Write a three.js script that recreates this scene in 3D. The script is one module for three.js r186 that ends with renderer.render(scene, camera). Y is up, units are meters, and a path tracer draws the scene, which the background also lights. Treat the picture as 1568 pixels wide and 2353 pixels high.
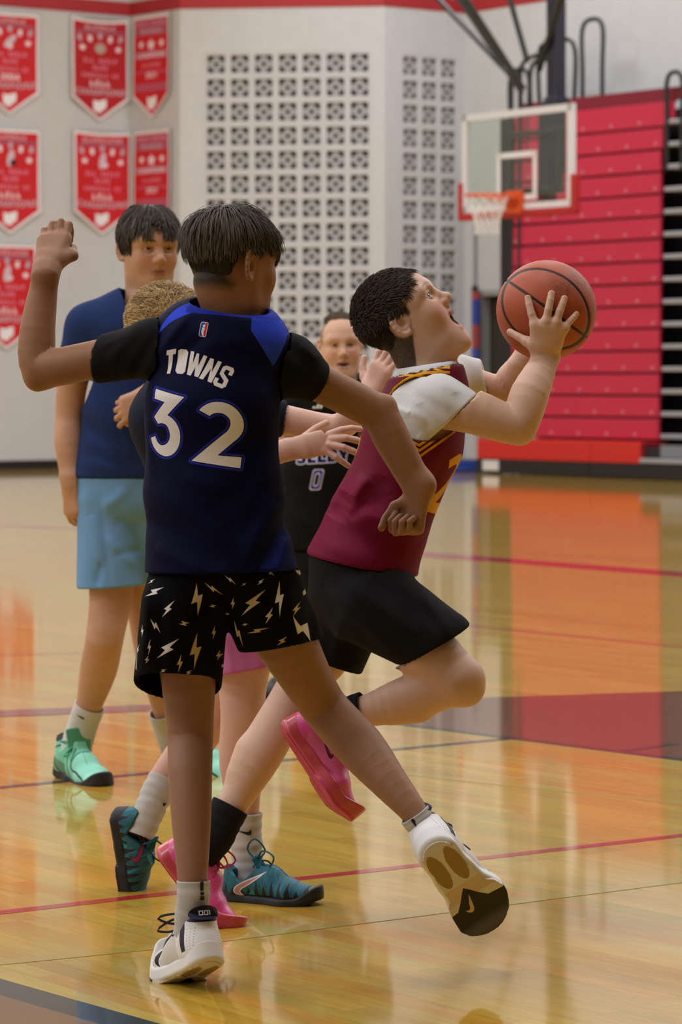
import * as THREE from 'three';
import { mergeGeometries } from 'three/addons/utils/BufferGeometryUtils.js';
import { RoundedBoxGeometry } from 'three/addons/geometries/RoundedBoxGeometry.js';
import { RectAreaLightUniformsLib } from 'three/addons/lights/RectAreaLightUniformsLib.js';

// ---------------------------------------------------------------- camera, light, exposure
const scene = new THREE.Scene();
const W = 1568, H = 2353, F = 7200, CX = 784, HZ = 874, EYE = 1.118;
const camera = new THREE.PerspectiveCamera(2 * Math.atan(H / 2 / F) * 180 / Math.PI, W / H, 0.1, 200);
camera.position.set(0, EYE, 0);
camera.setViewOffset(W, H, 0, H / 2 - HZ, W, H);
camera.focus = 6.05;
camera.userData.fStop = 8;
camera.updateProjectionMatrix();
const renderer = new THREE.WebGLRenderer({ antialias: true });
renderer.toneMapping = THREE.LinearToneMapping;
renderer.toneMappingExposure = 1.0;
renderer.shadowMap.enabled = true;
RectAreaLightUniformsLib.init();

// gym axes: U runs along the banner wall, V along the bleacher wall (towards the camera)
const R2 = (d) => d * Math.PI / 180;
const UA = R2(36), U = new THREE.Vector3(Math.cos(UA), 0, -Math.sin(UA)), V = new THREE.Vector3(Math.sin(UA), 0, Math.cos(UA));
const CORNER = new THREE.Vector3(1.586, 0, -40.06);              // where the vent wall meets the bleacher wall
const gym = (u, v, y = 0) => CORNER.clone().addScaledVector(U, u).addScaledVector(V, v).setY(y);
const CEIL = 8.6, LAMP_POWER = 18;
const LAMP_SPOTS = [];
for (let i = 0; i < 6; i++) for (const v of [3, 9, 15, 21, 26.6]) LAMP_SPOTS.push([-3.2 - i * 6.1, v]);
for (const [u, v] of LAMP_SPOTS) {
  const l = new THREE.RectAreaLight(new THREE.Color().setRGB(0.93, 0.97, 1.07), LAMP_POWER, 1.2, 2.4), p = gym(u, v, CEIL - 0.14);
  l.position.copy(p); l.lookAt(p.x, 0, p.z); l.rotateZ(UA); l.castShadow = true; scene.add(l);
}

// ---------------------------------------------------------------- helpers
const at = (px, py, d) => new THREE.Vector3((px - CX) * d / F, EYE - (py - HZ) * d / F, -d);
const ground = (px, py, y = 0) => at(px, py, F * (EYE - y) / (py - HZ));
const used = {};
const numbered = (n) => { const k = used[n] = (used[n] ?? -1) + 1; return k ? n + '_' + String(k).padStart(3, '0') : n; };
function shade(o) { o.castShadow = o.receiveShadow = true; return o; }
function tag(o, label, category, group) { o.userData.label = label; o.userData.category = category; if (group) o.userData.group = group; return o; }
function thing(name, label, category, pos, group) {
  const o = new THREE.Group(); o.name = numbered(name); tag(o, label, category, group);
  if (pos) o.position.copy(pos); scene.add(o); return o;
}
function part(name, geo, mat, parent, label) {
  const o = shade(new THREE.Mesh(geo, mat)); o.name = name; if (label) o.userData.label = label; parent.add(o); return o;
}
function struct(name, geo, mat) { const o = shade(new THREE.Mesh(geo, mat)); o.name = numbered(name); o.userData.kind = 'structure'; scene.add(o); return o; }
let seed = 7;
const rnd = () => { seed = (seed * 1664525 + 1013904223) >>> 0; return seed / 4294967296; };
const rr = (a, b) => a + (b - a) * rnd();
const lin = (r, g, b) => new THREE.Color().setRGB(r, g, b);
const std = (o) => new THREE.MeshStandardMaterial({ roughness: 0.7, ...o });
const phy = (o) => new THREE.MeshPhysicalMaterial({ roughness: 0.6, ...o });
function canvasTex(w, h, draw, srgb = true) {
  const c = document.createElement('canvas'); c.width = w; c.height = h; draw(c.getContext('2d'), w, h);
  const t = new THREE.CanvasTexture(c); if (srgb) t.colorSpace = THREE.SRGBColorSpace; t.magFilter = THREE.LinearFilter; return t;
}
// value noise, for textures and folds
const hsh = (x, y, z) => { let h = Math.imul(x, 374761393) ^ Math.imul(y, 668265263) ^ Math.imul(z, 2147483647 ^ 0x2545f); h = Math.imul(h ^ (h >>> 13), 1274126177); return ((h ^ (h >>> 16)) >>> 0) / 4294967296; };
function noise(x, y, z = 0) {
  const X = Math.floor(x), Y = Math.floor(y), Z = Math.floor(z); let a = x - X, b = y - Y, c = z - Z;
  a = a * a * (3 - 2 * a); b = b * b * (3 - 2 * b); c = c * c * (3 - 2 * c);
  const m = (p, q, t) => p + (q - p) * t;
  return m(m(m(hsh(X, Y, Z), hsh(X + 1, Y, Z), a), m(hsh(X, Y + 1, Z), hsh(X + 1, Y + 1, Z), a), b),
    m(m(hsh(X, Y, Z + 1), hsh(X + 1, Y, Z + 1), a), m(hsh(X, Y + 1, Z + 1), hsh(X + 1, Y + 1, Z + 1), a), b), c) * 2 - 1;
}
const box = (w, h, d, x = 0, y = 0, z = 0) => new THREE.BoxGeometry(w, h, d).translate(x, y, z);
const rbox = (w, h, d, r, x = 0, y = 0, z = 0) => new RoundedBoxGeometry(w, h, d, 2, r).translate(x, y, z);
const tube = (pts, r, n = 24, k = 8, closed = false) => new THREE.TubeGeometry(new THREE.CatmullRomCurve3(pts.map((p) => (p.isVector3 ? p : new THREE.Vector3(...p))), closed), n, r, k, closed);
function rod(a, b, r, k = 12) {
  const d = b.clone().sub(a), g = new THREE.CylinderGeometry(r, r, d.length(), k);
  g.applyQuaternion(new THREE.Quaternion().setFromUnitVectors(new THREE.Vector3(0, 1, 0), d.clone().normalize()));
  return g.translate(...a.clone().add(b).multiplyScalar(0.5).toArray());
}
function merge(list) { return mergeGeometries(list.map((g) => { const q = g.index ? g.toNonIndexed() : g; for (const k of Object.keys(q.attributes)) if (!['position', 'normal', 'uv'].includes(k)) q.deleteAttribute(k); return q; })); }
// ---------------------------------------------------------------- the gym shell
const wallTex = canvasTex(512, 512, (c, w, h) => {
  const im = c.createImageData(w, h);
  for (let y = 0; y < h; y++) for (let x = 0; x < w; x++) {
    const n = noise(x / 60, y / 60, 3) * 2 + noise(x / 5, y / 5, 9) * 2, i = (y * w + x) * 4;
    im.data[i] = 204 + n; im.data[i + 1] = 205 + n; im.data[i + 2] = 205 + n; im.data[i + 3] = 255;
  }
  c.putImageData(im, 0, 0);
});
wallTex.wrapS = wallTex.wrapT = THREE.RepeatWrapping;
const M = {
  wall: std({ map: wallTex, roughness: 0.75 }),
  stripe: std({ color: lin(0.42, 0.02, 0.025), roughness: 0.6 }),
  cove: std({ color: lin(0.012, 0.012, 0.013), roughness: 0.5 }),
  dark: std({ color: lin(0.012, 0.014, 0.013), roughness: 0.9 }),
  ceil: std({ color: lin(0.75, 0.74, 0.72), roughness: 0.9 }),
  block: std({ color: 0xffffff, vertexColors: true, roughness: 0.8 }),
  lamp: std({ color: 0xffffff, emissive: 0xf2f6ff, emissiveIntensity: 2.0 }),
  lampFrame: std({ color: lin(0.7, 0.7, 0.7), roughness: 0.5, metalness: 0.3 }),
};
// a wall between two ground points (seen with its inner face towards the room), with an optional opening [x0, x1, y0, y1]
function wall(name, a, b, th, y0, y1, holes = [], mat = M.wall) {
  const L = a.distanceTo(b), s = new THREE.Shape([[0, y0], [L, y0], [L, y1], [0, y1]].map((p) => new THREE.Vector2(...p)));
  for (const [x0, x1, h0, h1] of holes) s.holes.push(new THREE.Path([[x0, h0], [x0, h1], [x1, h1], [x1, h0]].map((p) => new THREE.Vector2(...p))));
  const g = new THREE.ExtrudeGeometry(s, { depth: th, bevelEnabled: false }); g.translate(0, 0, -th);
  const o = struct(name, g, mat), d = b.clone().sub(a);
  o.position.copy(a); o.rotation.y = Math.atan2(-d.z, d.x); return [o, L];
}
function stripe(w, L, cove = true) {
  part('stripe', box(L, 0.175, 0.012, L / 2, 5.9, 0.006), M.stripe, w, 'red painted stripe band');
  if (cove) part('baseboard', box(L, 0.11, 0.02, L / 2, 0.055, 0.01), M.cove, w, 'black rubber base');
}
const VB0 = new THREE.Vector3(-2.04, 0, -39.6), VB1 = new THREE.Vector3(0.55, 0, -39.3), A1 = new THREE.Vector3(-2.72, 0, -40.4);
const A0 = A1.clone().addScaledVector(U, -34.5);
const { round } = Math;
{
  const [w, L] = wall('wall_banner_side', A0, A1, 0.25, 0, CEIL); stripe(w, L);
  const [w2, L2] = wall('wall_return', A1, VB0, 0.25, 0, CEIL); stripe(w2, L2);
}
// screen blocks: a square frame and a recessed ring that touches the frame at its four sides
const PITCH = 0.304, HOLE = 0.222;
const blockGeo = (() => {
  const s = new THREE.Shape(), h = PITCH / 2, q = HOLE / 2; s.moveTo(-h, -h); s.lineTo(h, -h); s.lineTo(h, h); s.lineTo(-h, h);
  const p = new THREE.Path(); p.moveTo(-q, -q); p.lineTo(-q, q); p.lineTo(q, q); p.lineTo(q, -q); s.holes.push(p);
  const frame = new THREE.ExtrudeGeometry(s, { depth: 0.09, bevelEnabled: true, bevelSize: 0.004, bevelThickness: 0.004, bevelOffset: -0.004, bevelSegments: 1 }); frame.translate(0, 0, -0.098);
  const r = new THREE.Shape(), e = q + 0.002; r.moveTo(-e, -e); r.lineTo(e, -e); r.lineTo(e, e); r.lineTo(-e, e);
  for (const [sx, sy] of [[1, 1], [1, -1], [-1, 1], [-1, -1]]) {
    const c = new THREE.Path(), A = q - 0.006, B = 0.024; c.moveTo(sx * A, sy * A); c.lineTo(sx * B, sy * A);
    c.quadraticCurveTo(sx * 0.044, sy * 0.044, sx * A, sy * B); c.lineTo(sx * A, sy * A); r.holes.push(c);
  }
  const c = new THREE.Path(); c.absarc(0, 0, 0.029, 0, Math.PI * 2, true); r.holes.push(c);
  const ring = new THREE.ExtrudeGeometry(r, { depth: 0.03, bevelEnabled: false, curveSegments: 10 }); ring.translate(0, 0, -0.06);
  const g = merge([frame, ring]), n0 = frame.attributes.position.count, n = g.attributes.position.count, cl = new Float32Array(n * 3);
  for (let i = 0; i < n; i++) cl.fill(i < n0 ? 0.6 : 0.4, i * 3, i * 3 + 3); g.setAttribute("color", new THREE.BufferAttribute(cl, 3)); return g;  // ring darker than the frame: its recess shading is put into the vertex colour
})();
function ventWall(name, a, b, first, cols, top, rows) {
  const w0 = first, w1 = first + cols * PITCH, yt = top, yb = top - rows * PITCH;
  const [w, L] = wall(name, a, b, 0.25, 0, CEIL, [[w0, w1, yb, yt]]); stripe(w, L);
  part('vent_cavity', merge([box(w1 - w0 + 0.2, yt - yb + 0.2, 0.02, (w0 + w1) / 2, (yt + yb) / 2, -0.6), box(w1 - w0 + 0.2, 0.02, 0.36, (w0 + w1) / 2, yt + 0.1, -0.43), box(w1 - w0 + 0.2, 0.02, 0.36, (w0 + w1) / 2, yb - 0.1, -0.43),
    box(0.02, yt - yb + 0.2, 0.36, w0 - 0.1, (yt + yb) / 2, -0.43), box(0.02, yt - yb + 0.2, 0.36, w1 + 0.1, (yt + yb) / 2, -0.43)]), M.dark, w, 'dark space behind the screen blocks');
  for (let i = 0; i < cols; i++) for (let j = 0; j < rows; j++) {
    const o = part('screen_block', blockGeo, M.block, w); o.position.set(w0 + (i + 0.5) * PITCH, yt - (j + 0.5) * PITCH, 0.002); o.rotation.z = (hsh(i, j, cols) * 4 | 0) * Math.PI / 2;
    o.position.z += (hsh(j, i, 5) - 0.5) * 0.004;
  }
}
ventWall('wall_vent_angled', VB0, VB1, 0.31, 7, 5.26, 13);
ventWall('wall_vent_side', VB1, CORNER, 0.26, 3, 5.24, 13);
// bleacher wall with a doorway beside the bleachers
const DW = gym(0, 42), DOOR0 = 0.3, DOOR1 = 1.12, DOORH = 2.26;
{
  const [w, L] = wall('wall_bleacher_side', CORNER, DW, 0.25, 0, CEIL, [[DOOR0, DOOR1, 0, DOORH]]);
  part('stripe', box(L, 0.175, 0.012, L / 2, 5.9, 0.006), M.stripe, w, 'red painted stripe band');
  part('baseboard', merge([box(DOOR0, 0.11, 0.02, DOOR0 / 2, 0.055, 0.01), box(L - DOOR1, 0.11, 0.02, (L + DOOR1) / 2, 0.055, 0.01)]), M.cove, w, 'black rubber base');
}
wall('wall_behind_camera', DW, gym(-36, 42), 0.25, 0, CEIL, [], std({ color: lin(0.12, 0.09, 0.08), roughness: 0.8 }));
wall('wall_far_left', gym(-36, 42), A0.clone(), 0.25, 0, CEIL);
{
  const g = new THREE.BoxGeometry(52, 0.3, 58); g.translate(0, 0.15, 0);
  const c = struct('ceiling', g, M.ceil); c.position.copy(gym(-18, 20, CEIL)); c.rotation.y = UA;
}
for (const [u, v] of LAMP_SPOTS) {
  const t = thing('ceiling_light', 'white panel light on the gym ceiling above the court', 'ceiling light', gym(u, v, CEIL), 'ceiling lights of the gym'); t.rotation.y = UA;
  part('housing', box(1.3, 0.1, 2.5, 0, -0.05, 0), M.lampFrame, t); part('diffuser', box(1.2, 0.02, 2.4, 0, -0.11, 0), M.lamp, t);
}

// ---------------------------------------------------------------- floor: lacquered maple strips, boards along V
const floorSize = 1024, TILE = 3.42, STRIPS = 60;
function floorTex(kind) {
  return canvasTex(2048, 2048, (c, w, h) => {
    const im = c.createImageData(w, h), rows = [];
    for (let i = 0; i < STRIPS; i++) { let x = 0; const list = []; while (x < 1) { const l = 0.12 + hsh(i, list.length, 4) * 0.3; list.push([x, hsh(i, list.length, 11), hsh(i, list.length, 17)]); x += l; } rows.push(list); }
    for (let y = 0; y < h; y++) {
      const s = y / h * STRIPS, i = Math.min(STRIPS - 1, s | 0), f = s - i, seam = f < 0.03 || f > 0.985;
      for (let x = 0; x < w; x++) {
        const X = x / w; let k = rows[i].length - 1; while (rows[i][k][0] > X) k--;
        const [x0, t, q] = rows[i][k], end = X - x0 < 0.0007, o = (y * w + x) * 4;
        const gr = noise(X * 34 + t * 90, s * 5.5, 2) * 0.5 + noise(X * 120 + q * 50, s * 14, 5) * 0.35 + noise(X * 7, s * 0.8, 8) * 0.5;
        if (kind === 'color') {
          const dk = (t - 0.5) * 15 + gr * 14 - (seam || end ? 15 : 0), rd = q > 0.86 ? 9 : q < 0.2 ? -6 : 0;
          im.data[o] = 190 + dk + rd * 0.3; im.data[o + 1] = 153 + dk * 0.95 - rd; im.data[o + 2] = 54 + dk * 0.8 - rd; im.data[o + 3] = 255;
        } else { const v = 128 + noise(X * 20, s * 0.6, 4) * 70 + gr * 10 - (seam ? 40 : 0); im.data[o] = im.data[o + 1] = im.data[o + 2] = v; im.data[o + 3] = 255; }
      }
    }
    c.putImageData(im, 0, 0);
  }, kind === 'color');
}
const floorMap = floorTex('color'), floorBump = floorTex('bump');
for (const t of [floorMap, floorBump]) t.wrapS = t.wrapT = THREE.RepeatWrapping;
M.floor = phy({ map: floorMap, bumpMap: floorBump, bumpScale: 0.00025, roughness: 0.45, specularIntensity: 0.05, clearcoat: 1, clearcoatRoughness: 0.06 });
const floorM = struct('floor', (() => {
  const g = new THREE.BoxGeometry(44, 0.2, 46), p = g.attributes.position, uv = g.attributes.uv;
  for (let i = 0; i < p.count; i++) uv.setXY(i, p.getZ(i) / TILE, p.getX(i) / TILE);
  return g.translate(0, -0.1, 0);
})(), M.floor);
floorM.position.copy(gym(-17, 19)); floorM.rotation.y = UA;
// court markings: thin painted strips, given by corner points on the ground
const paint = (r, g, b) => phy({ color: lin(r, g, b), roughness: 0.45, specularIntensity: 0.05, clearcoat: 1, clearcoatRoughness: 0.06, bumpMap: floorBump, bumpScale: 0.00025 });
const P_RED = paint(0.42, 0.02, 0.03), P_BLACK = paint(0.02, 0.02, 0.03), P_BROWN = paint(0.16, 0.05, 0.012), P_PALE = paint(0.47, 0.34, 0.06), P_WHITE = paint(0.6, 0.6, 0.55);
floorM.updateMatrixWorld(true);
let layer = 0;
function mark(pts, mat, label, name = 'court_line') {
  const y = 0.0004 + (layer++ % 8) * 0.00015, q = pts.map(([x, z]) => floorM.worldToLocal(new THREE.Vector3(x, 0, z)));
  const s = new THREE.Shape(q.map((p) => new THREE.Vector2(p.x, -p.z))), g = new THREE.ExtrudeGeometry(s, { depth: y, bevelEnabled: false }); g.rotateX(-Math.PI / 2);
  const uv = g.attributes.uv; for (let i = 0; i < uv.count; i++) uv.setXY(i, -uv.getY(i) / TILE, uv.getX(i) / TILE);
  return part(name, g, mat, floorM, label);
}
const gp = (x, y) => { const p = ground(x, y); return [p.x, p.z]; };
// line along a ground direction through two pixels, of real width
function line(x0, y0, x1, y1, width, ext0, ext1, mat, label) {
  const a = ground(x0, y0), b = ground(x1, y1), d = b.clone().sub(a).normalize(), n = new THREE.Vector3(-d.z, 0, d.x).multiplyScalar(width / 2);
  a.addScaledVector(d, -ext0); b.addScaledVector(d, ext1);
  return mark([a.clone().add(n), b.clone().add(n), b.clone().sub(n), a.clone().sub(n)].map((p) => [p.x, p.z]), mat, label);
}
{
  const K = ground(1172, 1697), q1 = ground(0, 1640), q2 = ground(1568, 1588);
  const dv = ground(1568, 1748).sub(K).normalize(), tdir = q2.clone().sub(q1).normalize();
  const solve = (t) => { const X = (q1.x - K.x), Z = (q1.z - K.z), det = dv.x * -tdir.z + dv.z * tdir.x; return (X * -tdir.z + Z * tdir.x) / det; };
  const apex = K.clone().addScaledVector(dv, solve()), far = K.clone().addScaledVector(dv, 2.6), far2 = q2.clone().addScaledVector(tdir, 3);
  mark([apex, far, far2].map((p) => [p.x, p.z]), P_BROWN, 'dark brown painted lane wedge', 'court_paint');
}
line(0, 2097, 1568, 1920, 0.042, 2.5, 3, P_RED, 'thin red line across the near floor');
line(0, 1810, 1172, 1697, 0.042, 2.5, 0.02, P_BLACK, 'thin black line');
line(930, 1665, 1568, 1746, 0.045, 0.5, 2, P_BLACK, 'thin black lane edge');
line(1440, 1725, 1553, 1709, 0.04, 0, 0, P_BLACK, 'short black tick');
line(0, 1640, 420, 1624, 0.2, 2.5, 0.6, paint(0.2, 0.03, 0.03), 'broad dark red line');
line(980, 1274, 1568, 1320, 0.32, 1, 4, P_RED, 'broad red line across the far floor');
line(0, 1207, 330, 1220, 0.24, 3, 1, paint(0.4, 0.12, 0.12), 'broad faded red line');
line(1060, 1437, 1568, 1486, 0.06, 1, 3, paint(0.42, 0.12, 0.05), 'thin far red line');
line(0, 1506, 420, 1493, 0.05, 2, 1, paint(0.42, 0.14, 0.08), 'thin far red line behind the boys');
line(0, 2212, 420, 2170, 0.05, 2, 0, P_PALE, 'pale worn line');
line(420, 2170, 1568, 2023, 0.05, 0, 3, P_PALE, 'pale worn line');
line(900, 1775, 1568, 1845, 0.05, 0, 2, P_PALE, 'pale worn line');
{
  const a = gp(0, 2250), b = gp(365, 2353), d = [(b[0] - a[0]) * 3, (b[1] - a[1]) * 3];
  mark([[a[0] - d[0], a[1] - d[1]], [b[0] + d[0], b[1] + d[1]], [b[0] + d[0] - 0.06, b[1] + d[1] + 0.06], [a[0] - d[0] - 0.06, a[1] - d[1] + 0.06]], P_BLACK, 'black line in the near corner of the floor');
  mark([[a[0] - d[0] - 0.06, a[1] - d[1] + 0.06], [b[0] + d[0] - 0.06, b[1] + d[1] + 0.06], [b[0] + d[0] - 1.5, b[1] + d[1] + 1.5], [a[0] - d[0] - 1.5, a[1] - d[1] + 1.5]], paint(0.2, 0.09, 0.03), 'brown painted lane in the near corner', 'court_paint');
}
// ---------------------------------------------------------------- bleachers, folded against the side wall (local: x along V, z out of the wall)
Object.assign(M, {
  red: std({ color: lin(0.56, 0.022, 0.065), roughness: 0.45 }), redDark: std({ color: lin(0.2, 0.01, 0.022), roughness: 0.5 }), redBench: std({ color: lin(0.62, 0.022, 0.016), roughness: 0.45 }),
  bolt: std({ color: lin(0.58, 0.16, 0.22), roughness: 0.4 }), black: std({ color: lin(0.01, 0.01, 0.012), roughness: 0.5 }), alu: std({ color: lin(0.42, 0.43, 0.46), roughness: 0.4, metalness: 0.35 }),
  greyStep: std({ color: lin(0.2, 0.22, 0.26), roughness: 0.6 }), steel: std({ color: lin(0.03, 0.035, 0.035), roughness: 0.4, metalness: 0.5 }), white: std({ color: lin(0.72, 0.72, 0.72), roughness: 0.6 }),
});
{
  const B = thing('bleachers', 'red folded bleachers with black ends stacked against the right wall', 'bleachers', CORNER.clone()); B.rotation.y = UA - Math.PI / 2;
  const T0 = 2.08, T1 = 4.74, RH = 0.2555, Y0 = 0.43, N = 15, X = 14;
  for (let i = 0; i < N; i++) {
    const y = Y0 + i * RH, top = i === N - 1, z = 0.92 - i * 0.005, h = top ? 0.27 : RH - 0.03, x1 = T1 + (top ? 0.2 : i === N - 2 ? 0.03 : 0) - i * 0.002;
    const p = part('seat_panel', rbox(x1 - T0, h, 0.05, 0.008, (x1 + T0) / 2, y + 0.015 + h / 2, z), M.red, B);
    part('seat_lip', box(x1 - T0, 0.028, 0.03, (x1 + T0) / 2, y + h + 0.022, z - 0.03), M.redDark, p);
    const off = i % 2 ? 0.05 : 0.27;
    for (let k = 0; k < 6; k++) { const x = T0 + off + k * 0.5; if (x < x1 - 0.03) { const b = part('bolt', new THREE.SphereGeometry(0.026, 10, 6).scale(1, 1, 0.5), M.bolt, p); b.position.set(x, y + 0.06, z + 0.026); } }
    part('step_tread', rbox(1.9, 0.055, 0.34, 0.012, T1 + 1.02, y + 0.05, z - 0.12), M.alu, B, 'aluminium step nosing in the aisle');
    part('step_riser', box(1.9, RH - 0.05, 0.02, T1 + 1.02, y + 0.2, z - 0.34 + 0.02), M.black, B);
  }
  const yt = Y0 + N * RH + 0.03;
  part('top_rail', rbox(T1 + 0.3 - T0 + 3, 0.15, 0.05, 0.008, (T1 + T0 + 3.3) / 2, yt + 0.09, 0.8), M.redDark, B, 'dark red top panel');
  part('end_panel', box(0.27, yt - Y0, 0.86, T0 - 0.135, (yt + Y0) / 2, 0.45), M.black, B, 'black end panel');
  part('core', box(X - T0, yt - 0.05, 0.5, (X + T0) / 2, (yt - 0.05) / 2, 0.27), M.black, B, 'dark framework inside');
  // front row, pulled a little way out
  part('bench_front', rbox(2.1, 0.235, 0.05, 0.01, 1.86 + 1.05, 0.29, 1.26), M.redBench, B, 'bright red front bench panel');
  part('bench_front', rbox(0.84, 0.235, 0.05, 0.01, 1.86 + 2.53, 0.29, 1.26), M.redBench, B, 'bright red front bench panel');
  part('bench_top', box(2.96, 0.03, 0.4, 1.86 + 1.48, 0.405, 1.07), M.redBench, B);
  part('bench_end', box(0.03, 0.22, 0.3, 1.86 + 2.97, 0.3, 1.1), M.redDark, B);
  part('kickboard', box(2.1, 0.16, 0.05, 1.86 + 1.05, 0.09, 1.28), M.black, B, 'black kickboard'); part('kickboard', box(X - 3.96, 0.16, 0.05, (X + 3.98) / 2, 0.09, 1.28), M.black, B, 'black kickboard');
  part('bench_frame', box(X - 1.9, 0.3, 0.3, (X + 1.9) / 2, 0.2, 1.08), M.black, B);
  part('step_tread', rbox(3, 0.055, 0.32, 0.01, 1.86 + 4.45, 0.21, 1.13), M.alu, B, 'aluminium bottom step'); part('step_riser', box(3, 0.14, 0.03, 1.86 + 4.75, 0.32, 1.22), M.greyStep, B, 'grey riser of the bottom step');
  part('floor_tag', box(0.3, 0.12, 0.01, 2.16, 0.1, 1.312), M.white, B, 'white label plate');
  // bent tube handrails above the top row and at the aisle
  const loop = (x0, x1, y0, y1, z, nm = 'handrail') => part(nm, tube([[x0, y0, z], [x0, (y0 + y1) / 2, z], [x0, y1 - 0.08, z], [x0 + (x1 - x0) * 0.2, y1, z], [x1 - (x1 - x0) * 0.2, y1, z], [x1, y1 - 0.08, z], [x1, (y0 + y1) / 2, z], [x1, y0, z]], 0.027, 40, 8), M.steel, B, 'bent dark steel tube rail');
  loop(1.98, 2.32, 3.4, 4.86, 0.86); loop(2.0, 2.7, 3.4, 5.02, 0.7); loop(2.22, 2.86, 3.4, 5.2, 0.6); loop(2.3, 2.68, 3.4, 4.95, 0.8); loop(2.9, 3.26, 4.2, 5.4, 0.5); loop(4.85, 5.1, 3.5, 4.6, 0.9); loop(2.06, 2.2, 2.4, 4.84, 0.9);
}
// doorway beside the bleachers, white panel above it, banded ribbon at its jamb
{
  const d = struct('door_1', box(DOOR1 - DOOR0 - 0.12, DOORH - 0.06, 0.05, (DOOR0 + DOOR1) / 2, DOORH / 2, -0.16), std({ color: lin(0.05, 0.045, 0.03), roughness: 0.5 })); d.position.copy(CORNER); d.rotation.y = UA - Math.PI / 2;
  part('door_frame', merge([box(0.07, DOORH, 0.14, DOOR0 + 0.035, DOORH / 2, -0.04), box(0.07, DOORH, 0.14, DOOR1 - 0.035, DOORH / 2, -0.04), box(DOOR1 - DOOR0, 0.07, 0.14, (DOOR0 + DOOR1) / 2, DOORH - 0.035, -0.04)]), std({ color: lin(0.35, 0.35, 0.34), roughness: 0.5 }), d, 'grey metal frame');
  part('door_panel', box(0.16, DOORH - 0.1, 0.03, DOOR0 + 0.42, DOORH / 2, -0.12), std({ color: lin(0.3, 0.3, 0.28), roughness: 0.5 }), d, 'light grey leaf edge');
  const pad = thing('hanging_strap', 'red and blue banded strap hanging at the doorway under the white wall', 'strap', gym(-0.06, 0.36, DOORH - 0.02)); pad.rotation.y = UA - Math.PI / 2;
  const cols = [lin(0.45, 0.06, 0.06), lin(0.05, 0.07, 0.4), lin(0.42, 0.07, 0.07), lin(0.06, 0.09, 0.42), lin(0.36, 0.08, 0.1), lin(0.07, 0.1, 0.34)];
  const ys = [0, 0.1, 0.42, 0.72, 1.05, 1.4, 1.75];
  cols.forEach((c, i) => part('strap_band', rbox(0.1, ys[i + 1] - ys[i], 0.07, 0.012, 0, -(ys[i] + ys[i + 1]) / 2, 0.05), std({ color: c, roughness: 0.8 }), pad));
  const al = thing('wall_alarm', 'small dark red alarm box on the white wall beside the bleachers', 'alarm', gym(-0.03, 1.28, 2.62)); al.rotation.y = UA - Math.PI / 2;  // red alarm box mounted on the wall
  part('back_box', rbox(0.16, 0.3, 0.06, 0.01), std({ color: lin(0.25, 0.24, 0.24) }), al); part('red_lens', rbox(0.09, 0.2, 0.05, 0.02, 0, 0, 0.05), std({ color: lin(0.3, 0.06, 0.06), roughness: 0.3 }), al);
  const cn = thing('wall_conduit', 'thin grey pipe running down the corner beside the doorway', 'pipe', gym(-0.03, 0.24, 2.3)); part('pipe', new THREE.CylinderGeometry(0.022, 0.022, 0.8, 10).translate(0, 0.4, 0), std({ color: lin(0.3, 0.32, 0.32), roughness: 0.4 }), cn); part('junction_box', rbox(0.08, 0.12, 0.06, 0.01, 0, -0.04, 0), M.cove, cn);
  const mat = thing('floor_mat', 'blue folded mat on the floor by the doorway', 'mat', ground(1066, 1083)); mat.position.addScaledVector(U, -0.25); mat.rotation.y = UA;
  part('mat_fold', rbox(0.5, 0.07, 0.5, 0.02, 0.1, 0.036, 0), std({ color: lin(0.03, 0.08, 0.42), roughness: 0.5 }), mat); part('mat_fold', rbox(0.44, 0.06, 0.46, 0.02, 0.12, 0.1, 0), std({ color: lin(0.03, 0.08, 0.42), roughness: 0.5 }), mat);
}
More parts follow.
